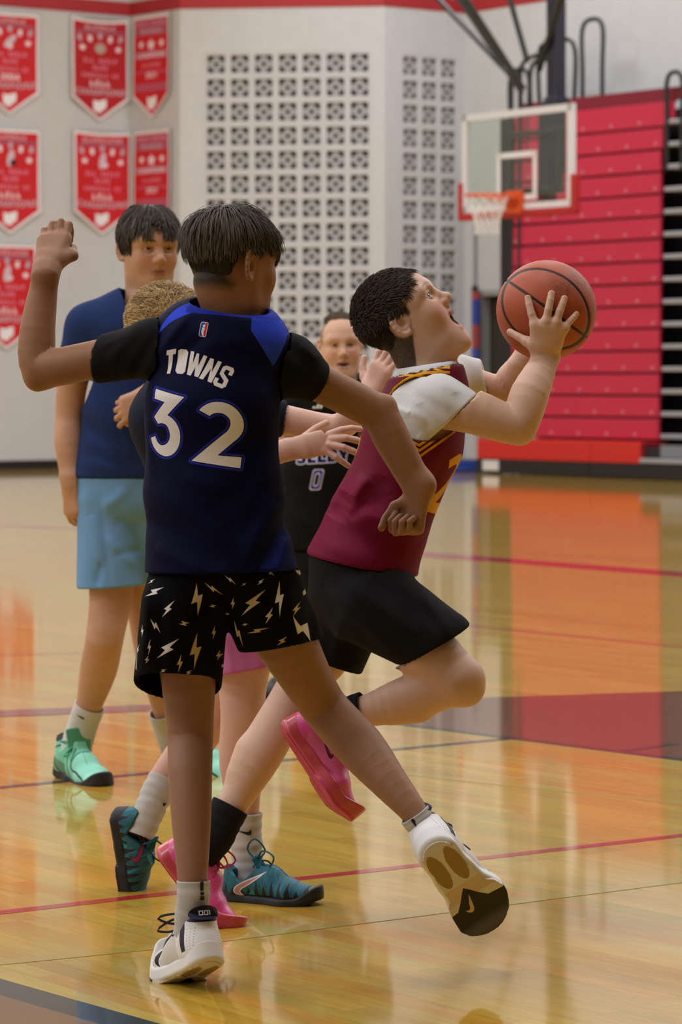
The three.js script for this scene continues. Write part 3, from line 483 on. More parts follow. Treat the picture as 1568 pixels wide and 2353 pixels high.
// ---- head; F local axes: X his left, Y up, Z face. s = scale (1 = 0.232 m from chin to crown)
function headPrims(F, s, o = {}) {
  const wd = o.w || 1, P = [], q = (x, y, z) => F.P(x * s * wd, y * s, z * s), Q = [F.X, F.Y, F.Z], mo = o.mouth || 0, jaw = -mo * 0.9, ear = o.ear || 1;
  const E = (x, y, z, a, b, c, k = 0.02) => P.push(ell(q(x, y, z), a * s * wd, b * s, c * s, Q, k * s)), C = (a, b, r0, r1, k = 0.015) => P.push(cap(q(...a), q(...b), r0 * s, r1 * s, k * s));
  E(0, 0.04, -0.014, 0.0735, 0.082, 0.092); E(0, 0.035, 0.03, 0.066, 0.06, 0.062, 0.04); E(0, -0.03 + jaw * 0.3, 0.028, 0.058, 0.07, 0.06, 0.04);
  E(0, -0.07 + jaw * 0.8, 0.045, 0.041, 0.034, 0.042, 0.035); C([-0.012, -0.094 + jaw, 0.066], [0.012, -0.094 + jaw, 0.066], 0.017, 0.017, 0.03);
  for (const e of [-1, 1]) {
    E(e * 0.037, -0.026, 0.058, 0.024, 0.024, 0.022, 0.035); C([e * 0.052, -0.012, 0.0], [e * 0.046, -0.072 + jaw * 0.6, 0.008], 0.016, 0.016, 0.035);
    C([e * 0.014, 0.03, 0.083], [e * 0.046, 0.03, 0.07], 0.011, 0.009, 0.02); C([e * 0.046, 0.03, 0.07], [e * 0.058, 0.02, 0.05], 0.009, 0.008, 0.02);
  }
  for (const e of [-1, 1]) { P.push(sub(ell(q(e * 0.0315, 0.0085, 0.092), 0.0185 * s, 0.0125 * s, 0.015 * s, Q), 0.012 * s)); }
  // nose
  C([0, 0.018, 0.083], [0, -0.018, 0.105], 0.0085, 0.0095, 0.014); E(0, -0.022, 0.107, 0.0105, 0.0095, 0.0105, 0.01);
  for (const e of [-1, 1]) { E(e * 0.0115, -0.027, 0.097, 0.0075, 0.0075, 0.0095, 0.008); P.push(sub(cap(q(e * 0.0058, -0.0375, 0.1015), q(e * 0.006, -0.027, 0.0995), 0.0038 * s, 0.003 * s, 0.004 * s), 0.004 * s)); }
  C([0, -0.034, 0.094], [0, -0.046, 0.0905], 0.006, 0.006, 0.012);
  // lips and mouth
  const ul = [[-0.023, -0.0565, 0.077], [-0.011, -0.052, 0.0885], [0, -0.0525, 0.0915], [0.011, -0.052, 0.0885], [0.023, -0.0565, 0.077]], ll = [[-0.023, -0.0585, 0.077], [-0.01, -0.0635 + jaw * 0.92, 0.087 + jaw * 0.1], [0.01, -0.0635 + jaw * 0.92, 0.087 + jaw * 0.1], [0.023, -0.0585, 0.077]];
  if (mo) P.push(sub(ell(q(0, -0.058 + jaw * 0.48, 0.082), (0.025 - mo * 0.08) * s, (0.0045 + mo * 0.54) * s, 0.036 * s, Q), 0.004 * s));
  else P.push(sub(cap(q(-0.018, -0.0575, 0.088), q(0.018, -0.0575, 0.088), 0.0012 * s, 0.0012 * s, 0.003), 0.004 * s));
  for (let i = 0; i < 4; i++) C(ul[i], ul[i + 1], i === 0 ? 0.0025 : 0.0046, i === 3 ? 0.0025 : 0.0046, 0.006);
  for (let i = 0; i < 3; i++) C(ll[i], ll[i + 1], i === 0 ? 0.003 : 0.0054, i === 2 ? 0.003 : 0.0054, 0.006);
  // eyelids
  for (const e of [-1, 1]) {
    const u = [], d = [], op = o.lid === undefined ? 1 : o.lid; for (let i = 0; i <= 4; i++) { const a = (i / 4 - 0.5) * 2, x = 0.0315 + a * 0.0145, zz = 0.0745 + 0.0105 * Math.sqrt(Math.max(0, 1 - a * a * 0.75)) - (x - 0.03) * 0.16; u.push([e * x, 0.0085 + 0.0076 * op * (1 - a * a) + (a < 0 ? -0.001 : 0.001) * Math.abs(a), zz]); d.push([e * x, 0.0085 - 0.0072 * (1 - a * a), zz - 0.0005]); }
    for (let i = 0; i < 4; i++) { C(u[i], u[i + 1], 0.002, 0.002, 0.004); C(d[i], d[i + 1], 0.0018, 0.0018, 0.004); }
    C([e * 0.02, 0.0215, 0.083], [e * 0.043, 0.021, 0.075], 0.005, 0.0045, 0.008);
  }
  // ears: a dished plate with a rolled rim, standing out more towards the back
  for (const e of [-1, 1]) {
    const fl = o.flare || 1, ez = o.earZ || 0, ey = o.earY || 0, zc = -0.017 + ez, X = (z) => e * (0.0665 + fl * (0.003 + Math.max(0, ez - z) * 0.42)), a = R2(23 * fl), EX = F.X.clone().multiplyScalar(e), Q2 = [EX.clone().multiplyScalar(Math.cos(a)).addScaledVector(F.Z, Math.sin(a)), F.Y, F.Z.clone().multiplyScalar(Math.cos(a)).addScaledVector(EX, -Math.sin(a))];
    const rim = (th) => { const z = zc + 0.0165 * Math.cos(th), y = ey + 0.0305 * Math.sin(th) * ear; return [X(z), y, z]; };
    P.push(ell(q(X(zc) - e * 0.003, ey - 0.001, zc), 0.0062 * s, 0.0285 * ear * s, 0.0175 * s, Q2, 0.008 * s));
    for (let i = 0; i < 11; i++) { const t0 = R2(42 + i * 23.5), t1 = R2(42 + (i + 1) * 23.5), w = i > 8 ? 0.0056 : 0.0041; C(rim(t0), rim(t1), w, i > 7 ? 0.0058 : 0.0041, 0.004); }
    P.push(sub(ell(q(X(ez - 0.012) + e * 0.004, ey - 0.003, ez - 0.0135), 0.008 * s, 0.0145 * ear * s, 0.0088 * s, Q2), 0.005 * s));
    P.push(sub(ell(q(X(ez - 0.022) + e * 0.0035, ey + 0.0165 * ear, ez - 0.02), 0.0045 * s, 0.005 * s, 0.008 * s, Q2), 0.004 * s));
    C([X(ez - 0.002), ey + 0.001, ez - 0.0005], [X(ez - 0.002), ey - 0.009, ez - 0.002], 0.0045, 0.004, 0.004); C([X(ez - 0.006), ey - 0.018 * ear, ez - 0.006], [X(ez - 0.012), ey - 0.0165 * ear, ez - 0.016], 0.0036, 0.0034, 0.004);
  }
  return P;
}
// skin colours of a head, in its own axes: lips, brows, cheeks, lashes
function headColor(F, s, skin, o = {}) {
  const mo = o.mouth || 0, jaw = -mo * 0.9, brow = o.brow || [0.09, 0.05, 0.03], lip = o.lip || [skin[0] * 0.82, skin[1] * 0.52, skin[2] * 0.55], b = o.browAmt === undefined ? 0.7 : o.browAmt;
  const mix = (c, t, a) => [c[0] + (t[0] - c[0]) * a, c[1] + (t[1] - c[1]) * a, c[2] + (t[2] - c[2]) * a], sm = (e0, e1, x) => { x = Math.max(0, Math.min(1, (x - e0) / (e1 - e0))); return x * x * (3 - 2 * x); };
  return (wx, wy, wz) => {
    const p = F.L(v3(wx, wy, wz)).divideScalar(s); p.x /= o.w || 1; const x = Math.abs(p.x), y = p.y, z = p.z; let c = skin;
    const n = noise(wx * 90, wy * 90, wz * 90) * 0.03 + noise(wx * 400, wy * 400, wz * 400) * 0.02; c = [c[0] * (1 + n), c[1] * (1 + n * 1.3), c[2] * (1 + n * 1.3)];
    if (z > 0.03 && Math.abs(y) < 0.16 && x < 0.1) {
      const ck = Math.exp(-(((x - 0.042) / 0.02) ** 2) - ((y + 0.025) / 0.02) ** 2); c = mix(c, [skin[0] * 1.0, skin[1] * 0.62, skin[2] * 0.6], ck * (o.flush || 0.4));
      const dx = x / 0.0225, upY = -0.0535 + (x < 0.011 ? 0 : -0.003 * (x - 0.011) / 0.01), loY = -0.0635 + jaw * 0.92 * Math.max(0, 1 - dx * dx * 0.7);
      if (dx < 1.05 && z > 0.066) {
        const wU = 1 - sm(0.0042, 0.0062, Math.abs(y - upY) + (dx > 0.75 ? 0.002 : 0)), wL = 1 - sm(0.005, 0.0075, Math.abs(y - loY)); c = mix(c, lip, Math.max(wU, wL) * 0.85);
        if (mo && y < upY - 0.003 && y > loY + 0.004 && z < 0.0865) c = mix(c, [0.1, 0.012, 0.012], sm(0.0, 0.006, Math.min(upY - 0.002 - y, y - loY - 0.002)));
        if (!mo && Math.abs(y + 0.0575) < 0.0018 && dx < 0.9) c = mix(c, [0.12, 0.03, 0.025], 0.7);
      }
      const bx = (x - 0.031) / 0.019, by = y - (0.033 - bx * bx * 0.0035 + (o.browLift || 0)); if (Math.abs(bx) < 1) c = mix(c, brow, b * (1 - sm(0.0022, 0.0048, Math.abs(by) * (1 + Math.max(0, bx) * 0.7))) * (1 - sm(0.75, 1, Math.abs(bx))));
      const ex = (x - 0.0315) / 0.0155, ly = 0.0085 + 0.0076 * (o.lid === undefined ? 1 : o.lid) * (1 - ex * ex); if (Math.abs(ex) < 1) c = mix(c, [0.04, 0.02, 0.015], 0.75 * (1 - sm(0.0008, 0.002, Math.abs(y - ly + 0.0006))));
    }
    if (o.stubble) { const h = o.on(p), a = sm(-0.004, o.fade || 0.012, h) * (0.93 + 0.07 * noise(wx * 500, wy * 500, wz * 500)); if (a > 0) c = mix(c, o.stubble, a); }
    return c;
  };
}
const eyeTex = (iris) => canvasTex(256, 128, (c, w, h) => { c.fillStyle = '#e6e0dc'; c.fillRect(0, 0, w, h); const r = w * 0.135; c.fillStyle = '#181210'; c.beginPath(); c.arc(w / 2, h / 2, r, 0, 7); c.fill(); c.fillStyle = iris; c.beginPath(); c.arc(w / 2, h / 2, r * 0.88, 0, 7); c.fill(); c.fillStyle = '#050404'; c.beginPath(); c.arc(w / 2, h / 2, r * 0.45, 0, 7); c.fill(); });
function addEyes(F, s, parent, off, iris, gaze, wd = 1) {
  const mat = phy({ map: eyeTex(iris), roughness: 0.15, clearcoat: 1, clearcoatRoughness: 0.05 });
  for (const e of [-1, 1]) {
    const g = new THREE.SphereGeometry(0.0134 * s, 24, 16); g.rotateY(-Math.PI / 2);   // pupil (u = 0.5) towards +Z
    const m = part('eyeball', g, mat, parent); m.position.copy(F.P(e * 0.0315 * s * wd, 0.0084 * s, 0.0728 * s)).sub(off);
    const z = gaze.clone().normalize(), y = F.Y.clone().addScaledVector(z, -F.Y.dot(z)).normalize(); m.quaternion.setFromRotationMatrix(new THREE.Matrix4().makeBasis(y.clone().cross(z), y, z));
  }
}
// ---- hands. A finger is a chain of capsules; a palm joins the wrist to the knuckles
function finger(P, pts, r0, r1, k = 0.004) { for (let i = 0; i < pts.length - 1; i++) { const a = r0 + (r1 - r0) * i / (pts.length - 1), b = r0 + (r1 - r0) * (i + 1) / (pts.length - 1); P.push(cap(pts[i], pts[i + 1], a, b, i ? 0.001 : k * 1.5)); } }
// wrist, direction to the fingers, back-of-hand normal, thumb side (+1/-1 along normal x dir), length, curl per finger in degrees [index..little], thumb [spread, curl]
function hand(P, w, dir, nor, side, L, curl, spread, thumb, rw) {
  const D = dir.clone().normalize(), N = nor.clone().addScaledVector(D, -nor.dot(D)).normalize(), X = N.clone().cross(D).multiplyScalar(side), q = (d, x, n) => w.clone().addScaledVector(D, d * L).addScaledVector(X, x * L).addScaledVector(N, n * L);
  const r = 0.052 * L, kn = [[0.5, 0.145], [0.52, 0.05], [0.5, -0.045], [0.46, -0.13]], len = [0.42, 0.46, 0.43, 0.34];
  P.push(cap(w.clone().addScaledVector(D, -0.02), q(0.12, 0, 0), [rw, rw * 0.75], [0.15 * L, 0.1 * L], 0.02, X)); P.push(cap(q(0.14, 0.01, -0.01), q(0.44, 0.005, 0), [0.165 * L, 0.075 * L], [0.2 * L, 0.07 * L], 0.014, X));
  for (let i = 0; i < 4; i++) {
    const [kd, kx] = kn[i]; P.push(cap(q(0.2, kx * 0.7, 0.005), q(kd - 0.02, kx, 0.012), r * 1.1, r * 1.12, 0.012));
    const c = Array.isArray(curl[i]) ? curl[i] : [curl[i], curl[i] * 1.1, curl[i] * 0.7], pts = [q(kd - 0.02, kx, 0.012)]; let a = 0, p = pts[0].clone(); const sp = R2((1.5 - i) * spread);
    [0.46, 0.3, 0.24].forEach((f, j) => { a += R2(c[j]); const dd = D.clone().multiplyScalar(Math.cos(a) * Math.cos(sp)).addScaledVector(X, Math.sin(sp) * Math.max(0.2, Math.cos(a))).addScaledVector(N, -Math.sin(a)).normalize(); p = p.clone().addScaledVector(dd, f * len[i] * L); pts.push(p); });
    finger(P, pts, r * (i === 3 ? 0.88 : 1), r * (i === 3 ? 0.7 : 0.8), 0.003);
  }
  const [ts, tc, tn = 0.05] = thumb, t0 = q(0.12, 0.12, -0.03), t1 = q(0.12 + 0.2 * Math.cos(R2(ts)), 0.12 + 0.2 * Math.sin(R2(ts)), -0.03 - tn), a2 = R2(ts - tc), t2 = t1.clone().addScaledVector(D, 0.17 * L * Math.cos(a2)).addScaledVector(X, 0.17 * L * Math.sin(a2)).addScaledVector(N, -tn * L * 0.8), a3 = R2(ts - tc * 1.9), t3 = t2.clone().addScaledVector(D, 0.13 * L * Math.cos(a3)).addScaledVector(X, 0.13 * L * Math.sin(a3)).addScaledVector(N, -tn * L * 0.8);
  P.push(cap(t0, t1, r * 1.5, r * 1.25, 0.014)); finger(P, [t1, t2, t3], r * 1.15, r * 0.9, 0.004);
}
// ---- hair: tapered locks that leave the scalp and follow a flow; F head axes, s scale
function hairGeo(F, s, off, o) {
  const pos = [], nrm = [], col = [], idx = [], sides = 4;
  const RX = 0.0765 * s, RY = 0.0845 * s, RZ = 0.096 * s, C = v3(0, 0.04 * s, -0.014 * s);
  const C2 = v3(0, 0.035 * s, 0.03 * s), push = (p, l) => { for (const [c, a, b, d] of [[C, RX, RY, RZ], [C2, 0.0675 * s, 0.0615 * s, 0.0635 * s]]) { const e = p.clone().sub(c), k = Math.sqrt((e.x / (a + l)) ** 2 + (e.y / (b + l)) ** 2 + (e.z / (d + l)) ** 2); if (k < 1) p = c.clone().addScaledVector(e, 1 / Math.max(k, 0.05)); } return p; };
  let made = 0, tries = 0;
  while (made < o.n && tries++ < o.n * 30) {
    const th = Math.acos(1 - 2 * rnd()), ph = rnd() * Math.PI * 2, d = v3(Math.sin(th) * Math.cos(ph), Math.cos(th), Math.sin(th) * Math.sin(ph));
    const p = push(v3(C.x + d.x * RX, C.y + d.y * RY, C.z + d.z * RZ), 0), l = v3(p.x / s, p.y / s, p.z / s); if (!o.on(l)) continue; made++;
    const len = o.len(l) * s * rr(0.75, 1.15), steps = o.steps || 5, lift = o.lift(l) * s * rr(0.4, 1.2), pts = [p.clone()], fl = o.flow(l).normalize(); let q = p.clone(); const jit = v3(rr(-1, 1), rr(-1, 1), rr(-1, 1)).multiplyScalar(o.jit || 0.18);
    for (let i = 1; i <= steps; i++) {
      const c = q.clone().sub(C), n = v3(c.x / (RX * RX), c.y / (RY * RY), c.z / (RZ * RZ)).normalize(); let t = fl.clone().add(jit); const g = o.grav || 0.25; t.y -= g * i / steps; t.addScaledVector(n, -Math.max(t.dot(n), (o.hug ? -9 : t.dot(n)) )); if (!o.hug) t.addScaledVector(n, 0); t.normalize();
      q = q.clone().addScaledVector(t, len / steps); q = push(q, lift * Math.sin(Math.min(1, i / steps * 1.3) * 1.57)); pts.push(q);
    }
    const shadeC = o.color(l), b = rr(0.7, 1.35), c3 = [shadeC[0] * b, shadeC[1] * b, shadeC[2] * b], w = o.w * s * rr(0.7, 1.3), base = pos.length / 3;
    for (let i = 0; i < pts.length; i++) {
      const a = pts[Math.max(0, i - 1)], z = pts[Math.min(pts.length - 1, i + 1)], T = z.clone().sub(a).normalize(), n = pts[i].clone().sub(C).normalize(), B = T.clone().cross(n).normalize(), Nn = B.clone().cross(T), wd = w * (i === pts.length - 1 ? 0.08 : i === 0 ? 0.8 : 1 - 0.55 * (i / pts.length) ** 2);
      for (let k = 0; k < sides; k++) { const an = k / sides * 6.283, ca = Math.cos(an), sa = Math.sin(an), m = B.clone().multiplyScalar(ca).addScaledVector(Nn, sa * 0.6), w0 = pts[i].clone().addScaledVector(B, ca * wd).addScaledVector(Nn, sa * wd * 0.5), W = F.P(w0.x, w0.y, w0.z).sub(off), nn = F.X.clone().multiplyScalar(m.x).addScaledVector(F.Y, m.y).addScaledVector(F.Z, m.z).normalize(); pos.push(W.x, W.y, W.z); nrm.push(nn.x, nn.y, nn.z); col.push(...c3); }
    }
    for (let i = 0; i < pts.length - 1; i++) for (let k = 0; k < sides; k++) { const a = base + i * sides + k, b2 = base + i * sides + (k + 1) % sides, c = a + sides, d2 = b2 + sides; idx.push(a, c, b2, b2, c, d2); }
  }
  const g = new THREE.BufferGeometry(); g.setAttribute('position', new THREE.Float32BufferAttribute(pos, 3)); g.setAttribute('normal', new THREE.Float32BufferAttribute(nrm, 3)); g.setAttribute('color', new THREE.Float32BufferAttribute(col, 3)); g.setAttribute('uv', new THREE.Float32BufferAttribute(new Float32Array(pos.length / 3 * 2), 2)); g.setIndex(idx); return g;
}
// scalp-hugging cap of hair: the skull grown by t and cut along a hairline
function hairCap(F, s, off, on, thick, color, cell = 0.003) {
  const Q = [F.X, F.Y, F.Z], P = [ell(F.P(0, 0.04 * s, -0.014 * s), 0.0735 * s, 0.082 * s, 0.092 * s, Q, 0.02), ell(F.P(0, 0.035 * s, 0.03 * s), 0.066 * s, 0.06 * s, 0.062 * s, Q, 0.04 * s)];
  if (thick.nape) P.push(cap(F.P(0, -0.01 * s, -0.055 * s), F.P(0, -0.06 * s, -0.05 * s), [0.05 * s, 0.03 * s], [0.042 * s, 0.025 * s], 0.03 * s, F.X));
  const m = meshSdf(P, { cell, margin: 0.03, mod: (d, x, y, z) => { const l = F.L(v3(x, y, z)).divideScalar(s); const h = on(l); return Math.max(d - Math.min(thick.t(l), 0.0012 + h * 0.35) * s, -h * s, -(d + 0.006)); } });
  return toGeo(m, off, { color: (x, y, z) => color(F.L(v3(x, y, z)).divideScalar(s)) });
}
// ---------------------------------------------------------------- clothes and shoes
const knit = canvasTex(256, 256, (c, w, h) => { const im = c.createImageData(w, h); for (let y = 0; y < h; y++) for (let x = 0; x < w; x++) { const v = 128 + 50 * Math.sin(x / 4 * 6.283) * Math.sin(y / 4 * 6.283 + (x / 4 | 0)) + noise(x / 3, y / 3, 1) * 40, i = (y * w + x) * 4; im.data[i] = im.data[i + 1] = im.data[i + 2] = v; im.data[i + 3] = 255; } c.putImageData(im, 0, 0); }, false);
knit.wrapS = knit.wrapT = THREE.RepeatWrapping; knit.repeat.set(14, 14);
const cloth = (color, o = {}) => phy({ color, roughness: 0.85, bumpMap: knit, bumpScale: 0.0003, specularIntensity: 0.25, ...o });
// folds: [x0, y0, x1, y1, amplitude mm, width px], in image pixels of the side that shows, at depth D
function foldFn(list, D, grain = 0, gs = 9, gdir = [1, 0.35, 1]) {
  const s = F / D, L = list.map(([x0, y0, x1, y1, a, w]) => { const p = at(x0, y0, D), q = at(x1, y1, D); return [p.x, p.y, q.x - p.x, q.y - p.y, a / 1000, w / s, (q.x - p.x) ** 2 + (q.y - p.y) ** 2]; });
  return (x, y, z) => {
    let d = 0; const zz = -z;
    if (zz < D + 0.08) for (const [ax, ay, bx, by, a, w, l2] of L) { const px = x - ax, py = y - ay; let t = (px * bx + py * by) / l2; t = t < 0 ? 0 : t > 1 ? 1 : t; const q = ((px - bx * t) ** 2 + (py - by * t) ** 2) / (w * w); if (q < 6) d -= a * Math.exp(-q) * (1 - (2 * t - 1) ** 4 * 0.8); }
    if (grain) d -= grain * (noise(x * gs * gdir[0], y * gs * gdir[1], z * gs * gdir[2]) + 0.5 * noise(x * gs * 2.1 * gdir[0] + 7, y * gs * 2.1 * gdir[1], z * gs * 2.1 * gdir[2]));
    return d;
  };
}
// what is worn, outermost first: inside its covered zone the things under it are kept inside it
const LOG = false;
let WORN = [];
const beyond = (p, n, R) => ({ f: (x, y, z) => { x -= p.x; y -= p.y; z -= p.z; return Math.max(-(x * n.x + y * n.y + z * n.z), Math.hypot(x, y, z) - R); } });
function wornClamp(d, x, y, z, list, lim) {
  for (const w of list) {
    if (x < w.lo[0] || x > w.hi[0] || y < w.lo[1] || y > w.hi[1] || z < w.lo[2] || z > w.hi[2]) continue;
    if (w.zone(x, y, z) > 0) continue; let e = evalPrims(w.P, x, y, z); if (w.fold) e += w.fold(x, y, z); e += w.th + 0.0015; if (e > d && e < lim) d = e;
  }
  return d;
}
function wornNear(list, x, y, z, hd) {
  const out = []; for (const w of list) {
    if (x < w.lo[0] - hd || x > w.hi[0] + hd || y < w.lo[1] - hd || y > w.hi[1] + hd || z < w.lo[2] - hd || z > w.hi[2] + hd) continue;
    const ds = w.P.map((p) => p.f(x, y, z)); let dm = 1e3; w.P.forEach((p, i) => { if (!p.op && ds[i] < dm) dm = ds[i]; }); if (dm > hd * 1.5 + 0.06) continue; out.push({ ...w, P: w.P.filter((p, i) => ds[i] < dm + hd * 2.6 + p.k) });
  } return out;
}
function garment(name, parent, off, o) {
  const th = o.th || (o.cell > 0.005 ? 0.014 : 0.0105), fold = o.fold, cuts = o.cuts || [], holes = o.holes || [], under = WORN.slice();
  const zone = (x, y, z) => { let d = -1; for (const [p, n] of cuts) { const e = (x - p.x) * n.x + (y - p.y) * n.y + (z - p.z) * n.z; if (e > d) d = e; } for (const h of holes) { const e = -h.f(x, y, z); if (e > d) d = e; } return d; };
  const T0 = Date.now(), m = meshSdf(o.P, { cell: o.cell || 0.0042, margin: th + 0.012, modFor: (bx, by, bz, hd, near = wornNear(under, bx, by, bz, hd)) => (d, x, y, z) => {
    if (d > 0.05) return d; if (fold && d > -0.05) d += fold(x, y, z); if (d > -0.03) if (near.length) d = wornClamp(d, x, y, z, near, 0.014); const zn = zone(x, y, z);
    const k = 0.005; if (zn > -0.07) { const e = -(d + th), h = k - Math.abs(d - e); d = e > d ? e : d; if (h > 0) d += h * h / (4 * k); } const h = 0.007 - Math.abs(d - zn); d = zn > d ? zn : d; return h > 0 ? d + h * h / 0.028 : d;
  } });
  const lo = [1e9, 1e9, 1e9], hi = [-1e9, -1e9, -1e9]; for (const q of o.P) for (let i = 0; i < 3; i++) { lo[i] = Math.min(lo[i], q.c[i] - q.R - 0.02); hi[i] = Math.max(hi[i], q.c[i] + q.R + 0.02); }
  if (LOG) console.log(name, Date.now() - T0, m.idx.length / 3);
  WORN.push({ P: o.P, fold, th, zone, lo, hi });
  return part(name, toGeo(m, off, o), o.mat, parent, o.label);
}
// planar print on a garment: front half and back half of one canvas, drawn in photograph-scaled pixels about (ox, oy)
function print(O, X, Y, Z, s, ox, oy, w, h, res, base, draw0, draw1) {
  const tex = canvasTex(w * 2 * res, h * res, (c) => {
    c.fillStyle = base; c.fillRect(0, 0, w * 2 * res, h * res);
    for (const [k, d] of [[0, draw0], [1, draw1]]) { c.save(); c.beginPath(); c.rect(k * w * res, 0, w * res, h * res); c.clip(); c.translate(k * w * res, 0); c.scale(res, res); c.translate(w / 2 - ox, h / 2 - oy); d && d(c); c.restore(); }
  });
  return { tex, side: (x, y, z, nx, ny, nz) => (nx * Z.x + ny * Z.y + nz * Z.z > 0 ? 0 : 1), uv: (x, y, z, k) => {
    const px = x - O.x, py = y - O.y, pz = z - O.z; let a = (px * X.x + py * X.y + pz * X.z) * s / w, b = (px * Y.x + py * Y.y + pz * Y.z) * s / h; if (k) a = -a;
    a = Math.max(-0.499, Math.min(0.499, a)); return [(k + 0.5 + a) / 2, 0.5 + b];
  } };
}
function swoosh(c, tx, ty, bx, by, fill, stroke, lw = 2, fat = 1) {    // tail tip to belly
  const dx = bx - tx, dy = by - ty, L = Math.hypot(dx, dy), ux = dx / L, uy = dy / L; let vx = -uy, vy = ux; if (fat < 0) { vx = -vx; vy = -vy; fat = -fat; }
  const q = (a, b) => [tx + ux * a * L + vx * b * L * fat, ty + uy * a * L + vy * b * L * fat];
  c.beginPath(); c.moveTo(...q(0, 0)); c.bezierCurveTo(...q(0.4, 0.1), ...q(0.75, 0.26), ...q(0.98, 0.2)); c.bezierCurveTo(...q(1.16, 0.12), ...q(1.12, -0.12), ...q(0.93, -0.3)); c.bezierCurveTo(...q(0.98, -0.1), ...q(0.9, 0.0), ...q(0.76, -0.02)); c.bezierCurveTo(...q(0.6, -0.05), ...q(0.3, -0.05), ...q(0, 0)); c.closePath();
  if (fill) { c.fillStyle = fill; c.fill(); } if (stroke) { c.strokeStyle = stroke; c.lineWidth = lw; c.stroke(); }
}
const SW = 0.29, SH = 0.17;                                     // metres covered by the side texture
const shoeStyles = {
  white: { sole: [0.8, 0.8, 0.82], collar: 0.082, side: (c, X, Y, k) => {
    c.fillStyle = '#dcd8d3'; c.fillRect(0, 0, 1024, 600); c.fillStyle = '#f0f0f4'; c.beginPath(); c.moveTo(X(-0.02), Y(0)); c.lineTo(X(0.07), Y(0)); c.quadraticCurveTo(X(0.075), Y(0.06), X(0.03), Y(0.14)); c.lineTo(X(-0.02), Y(0.14)); c.fill();
    c.fillStyle = '#b9b5b4'; for (let i = 0; i < 60; i++) { c.beginPath(); c.arc(X(0.17 + (i % 10) * 0.008), Y(0.03 + (i / 10 | 0) * 0.006), 3, 0, 7); c.fill(); }
    swoosh(c, X(0.075), Y(0.085), X(0.158), Y(0.04), '#17151c', '#f4f2f0', 12, -0.8);
    c.fillStyle = '#14163c'; c.beginPath(); c.moveTo(X(-0.02), Y(0.074)); c.quadraticCurveTo(X(0.03), Y(0.07), X(0.04), Y(0.1)); c.lineTo(X(0.04), Y(0.15)); c.lineTo(X(-0.02), Y(0.15)); c.fill();
    if (k) { c.fillStyle = '#121332'; c.fillRect(X(0.03), Y(0.08), X(0.045) - X(0.03), Y(0.03) - Y(0.08)); }
    c.strokeStyle = '#11132c'; c.lineWidth = 14; c.beginPath(); c.moveTo(X(0.035), Y(0.092)); c.quadraticCurveTo(X(0.085), Y(0.05), X(0.11), Y(0.084)); c.stroke();
    c.fillStyle = '#8a8a94'; for (let i = 0; i < 24; i++) { c.beginPath(); c.arc(X(0.012 + (i % 3) * 0.006), Y(0.066 - (i / 3 | 0) * 0.005), 2.6, 0, 7); c.fill(); }
  }, bottom: (c, X, Y) => {
    c.fillStyle = '#d9d5d2'; c.fillRect(0, 0, 1024, 500); c.fillStyle = '#ad8c56'; for (const e of [-1, 1]) { c.beginPath(); c.ellipse(X(0.062), Y(e * 0.016), 150, 52, 0, 0, 7); c.fill(); }
    c.fillStyle = '#5a4526'; for (let i = 0; i < 40; i++) for (let j = 0; j < 26; j++) { const x = 0.015 + i * 0.0028, z = -0.034 + j * 0.0027; if (((x - 0.062) / 0.04) ** 2 + ((Math.abs(z) - 0.016) / 0.014) ** 2 < 1) c.fillRect(X(x), Y(z), 5, 5); }
    c.fillStyle = '#d6bfa6'; c.fillRect(X(0.108), Y(-0.05), X(0.14) - X(0.108), Y(0.05) - Y(-0.05));
    c.fillStyle = '#080606'; c.beginPath(); c.moveTo(X(0.3), Y(-0.06)); c.lineTo(X(0.16), Y(-0.06)); c.lineTo(X(0.156), Y(-0.03)); c.lineTo(X(0.118), Y(0.0)); c.lineTo(X(0.156), Y(0.028)); c.lineTo(X(0.16), Y(0.06)); c.lineTo(X(0.3), Y(0.06)); c.fill();
    swoosh(c, X(0.134), Y(0.002), X(0.168), Y(-0.012), '#cdb59a', null, 0, 0.9);
  }, lace: [0.02, 0.02, 0.03], tongue: [0.6, 0.58, 0.57] },
  teal: { sole: [0.012, 0.016, 0.02], collar: 0.076, side: (c, X, Y, k) => {
    c.fillStyle = '#0d6274'; c.fillRect(0, 0, 1024, 600);
    for (let i = 0; i < 90; i++) { const x = hsh(i, 3, k) * 0.27, y = 0.035 + hsh(i, 5, k) * 0.08; c.strokeStyle = ['#1683a0', '#0a4a5c', '#2a93a8', '#083842'][i % 4]; c.lineWidth = 3 + hsh(i, 9, 1) * 7; c.globalAlpha = 0.6; c.beginPath(); c.moveTo(X(x), Y(y)); c.quadraticCurveTo(X(x - 0.01), Y(y - 0.02), X(x - 0.012 + hsh(i, 1, 2) * 0.03), Y(y - 0.045)); c.stroke(); } c.globalAlpha = 1;
    c.fillStyle = '#0b1119'; for (let i = 0; i < 15; i++) { const x = i * 0.02 - 0.005; c.beginPath(); c.moveTo(X(x), Y(0)); c.lineTo(X(x), Y(0.026)); c.lineTo(X(x + 0.006), Y(0.036 + hsh(i, 2, 3) * 0.024)); c.lineTo(X(x + 0.013), Y(0.024)); c.lineTo(X(x + 0.021), Y(0.022)); c.lineTo(X(x + 0.021), Y(0)); c.fill(); }
    c.fillStyle = '#1c8f88'; c.beginPath(); c.moveTo(X(0.078), Y(0.022)); c.lineTo(X(0.09), Y(0.036)); c.lineTo(X(0.098), Y(0.022)); c.fill();
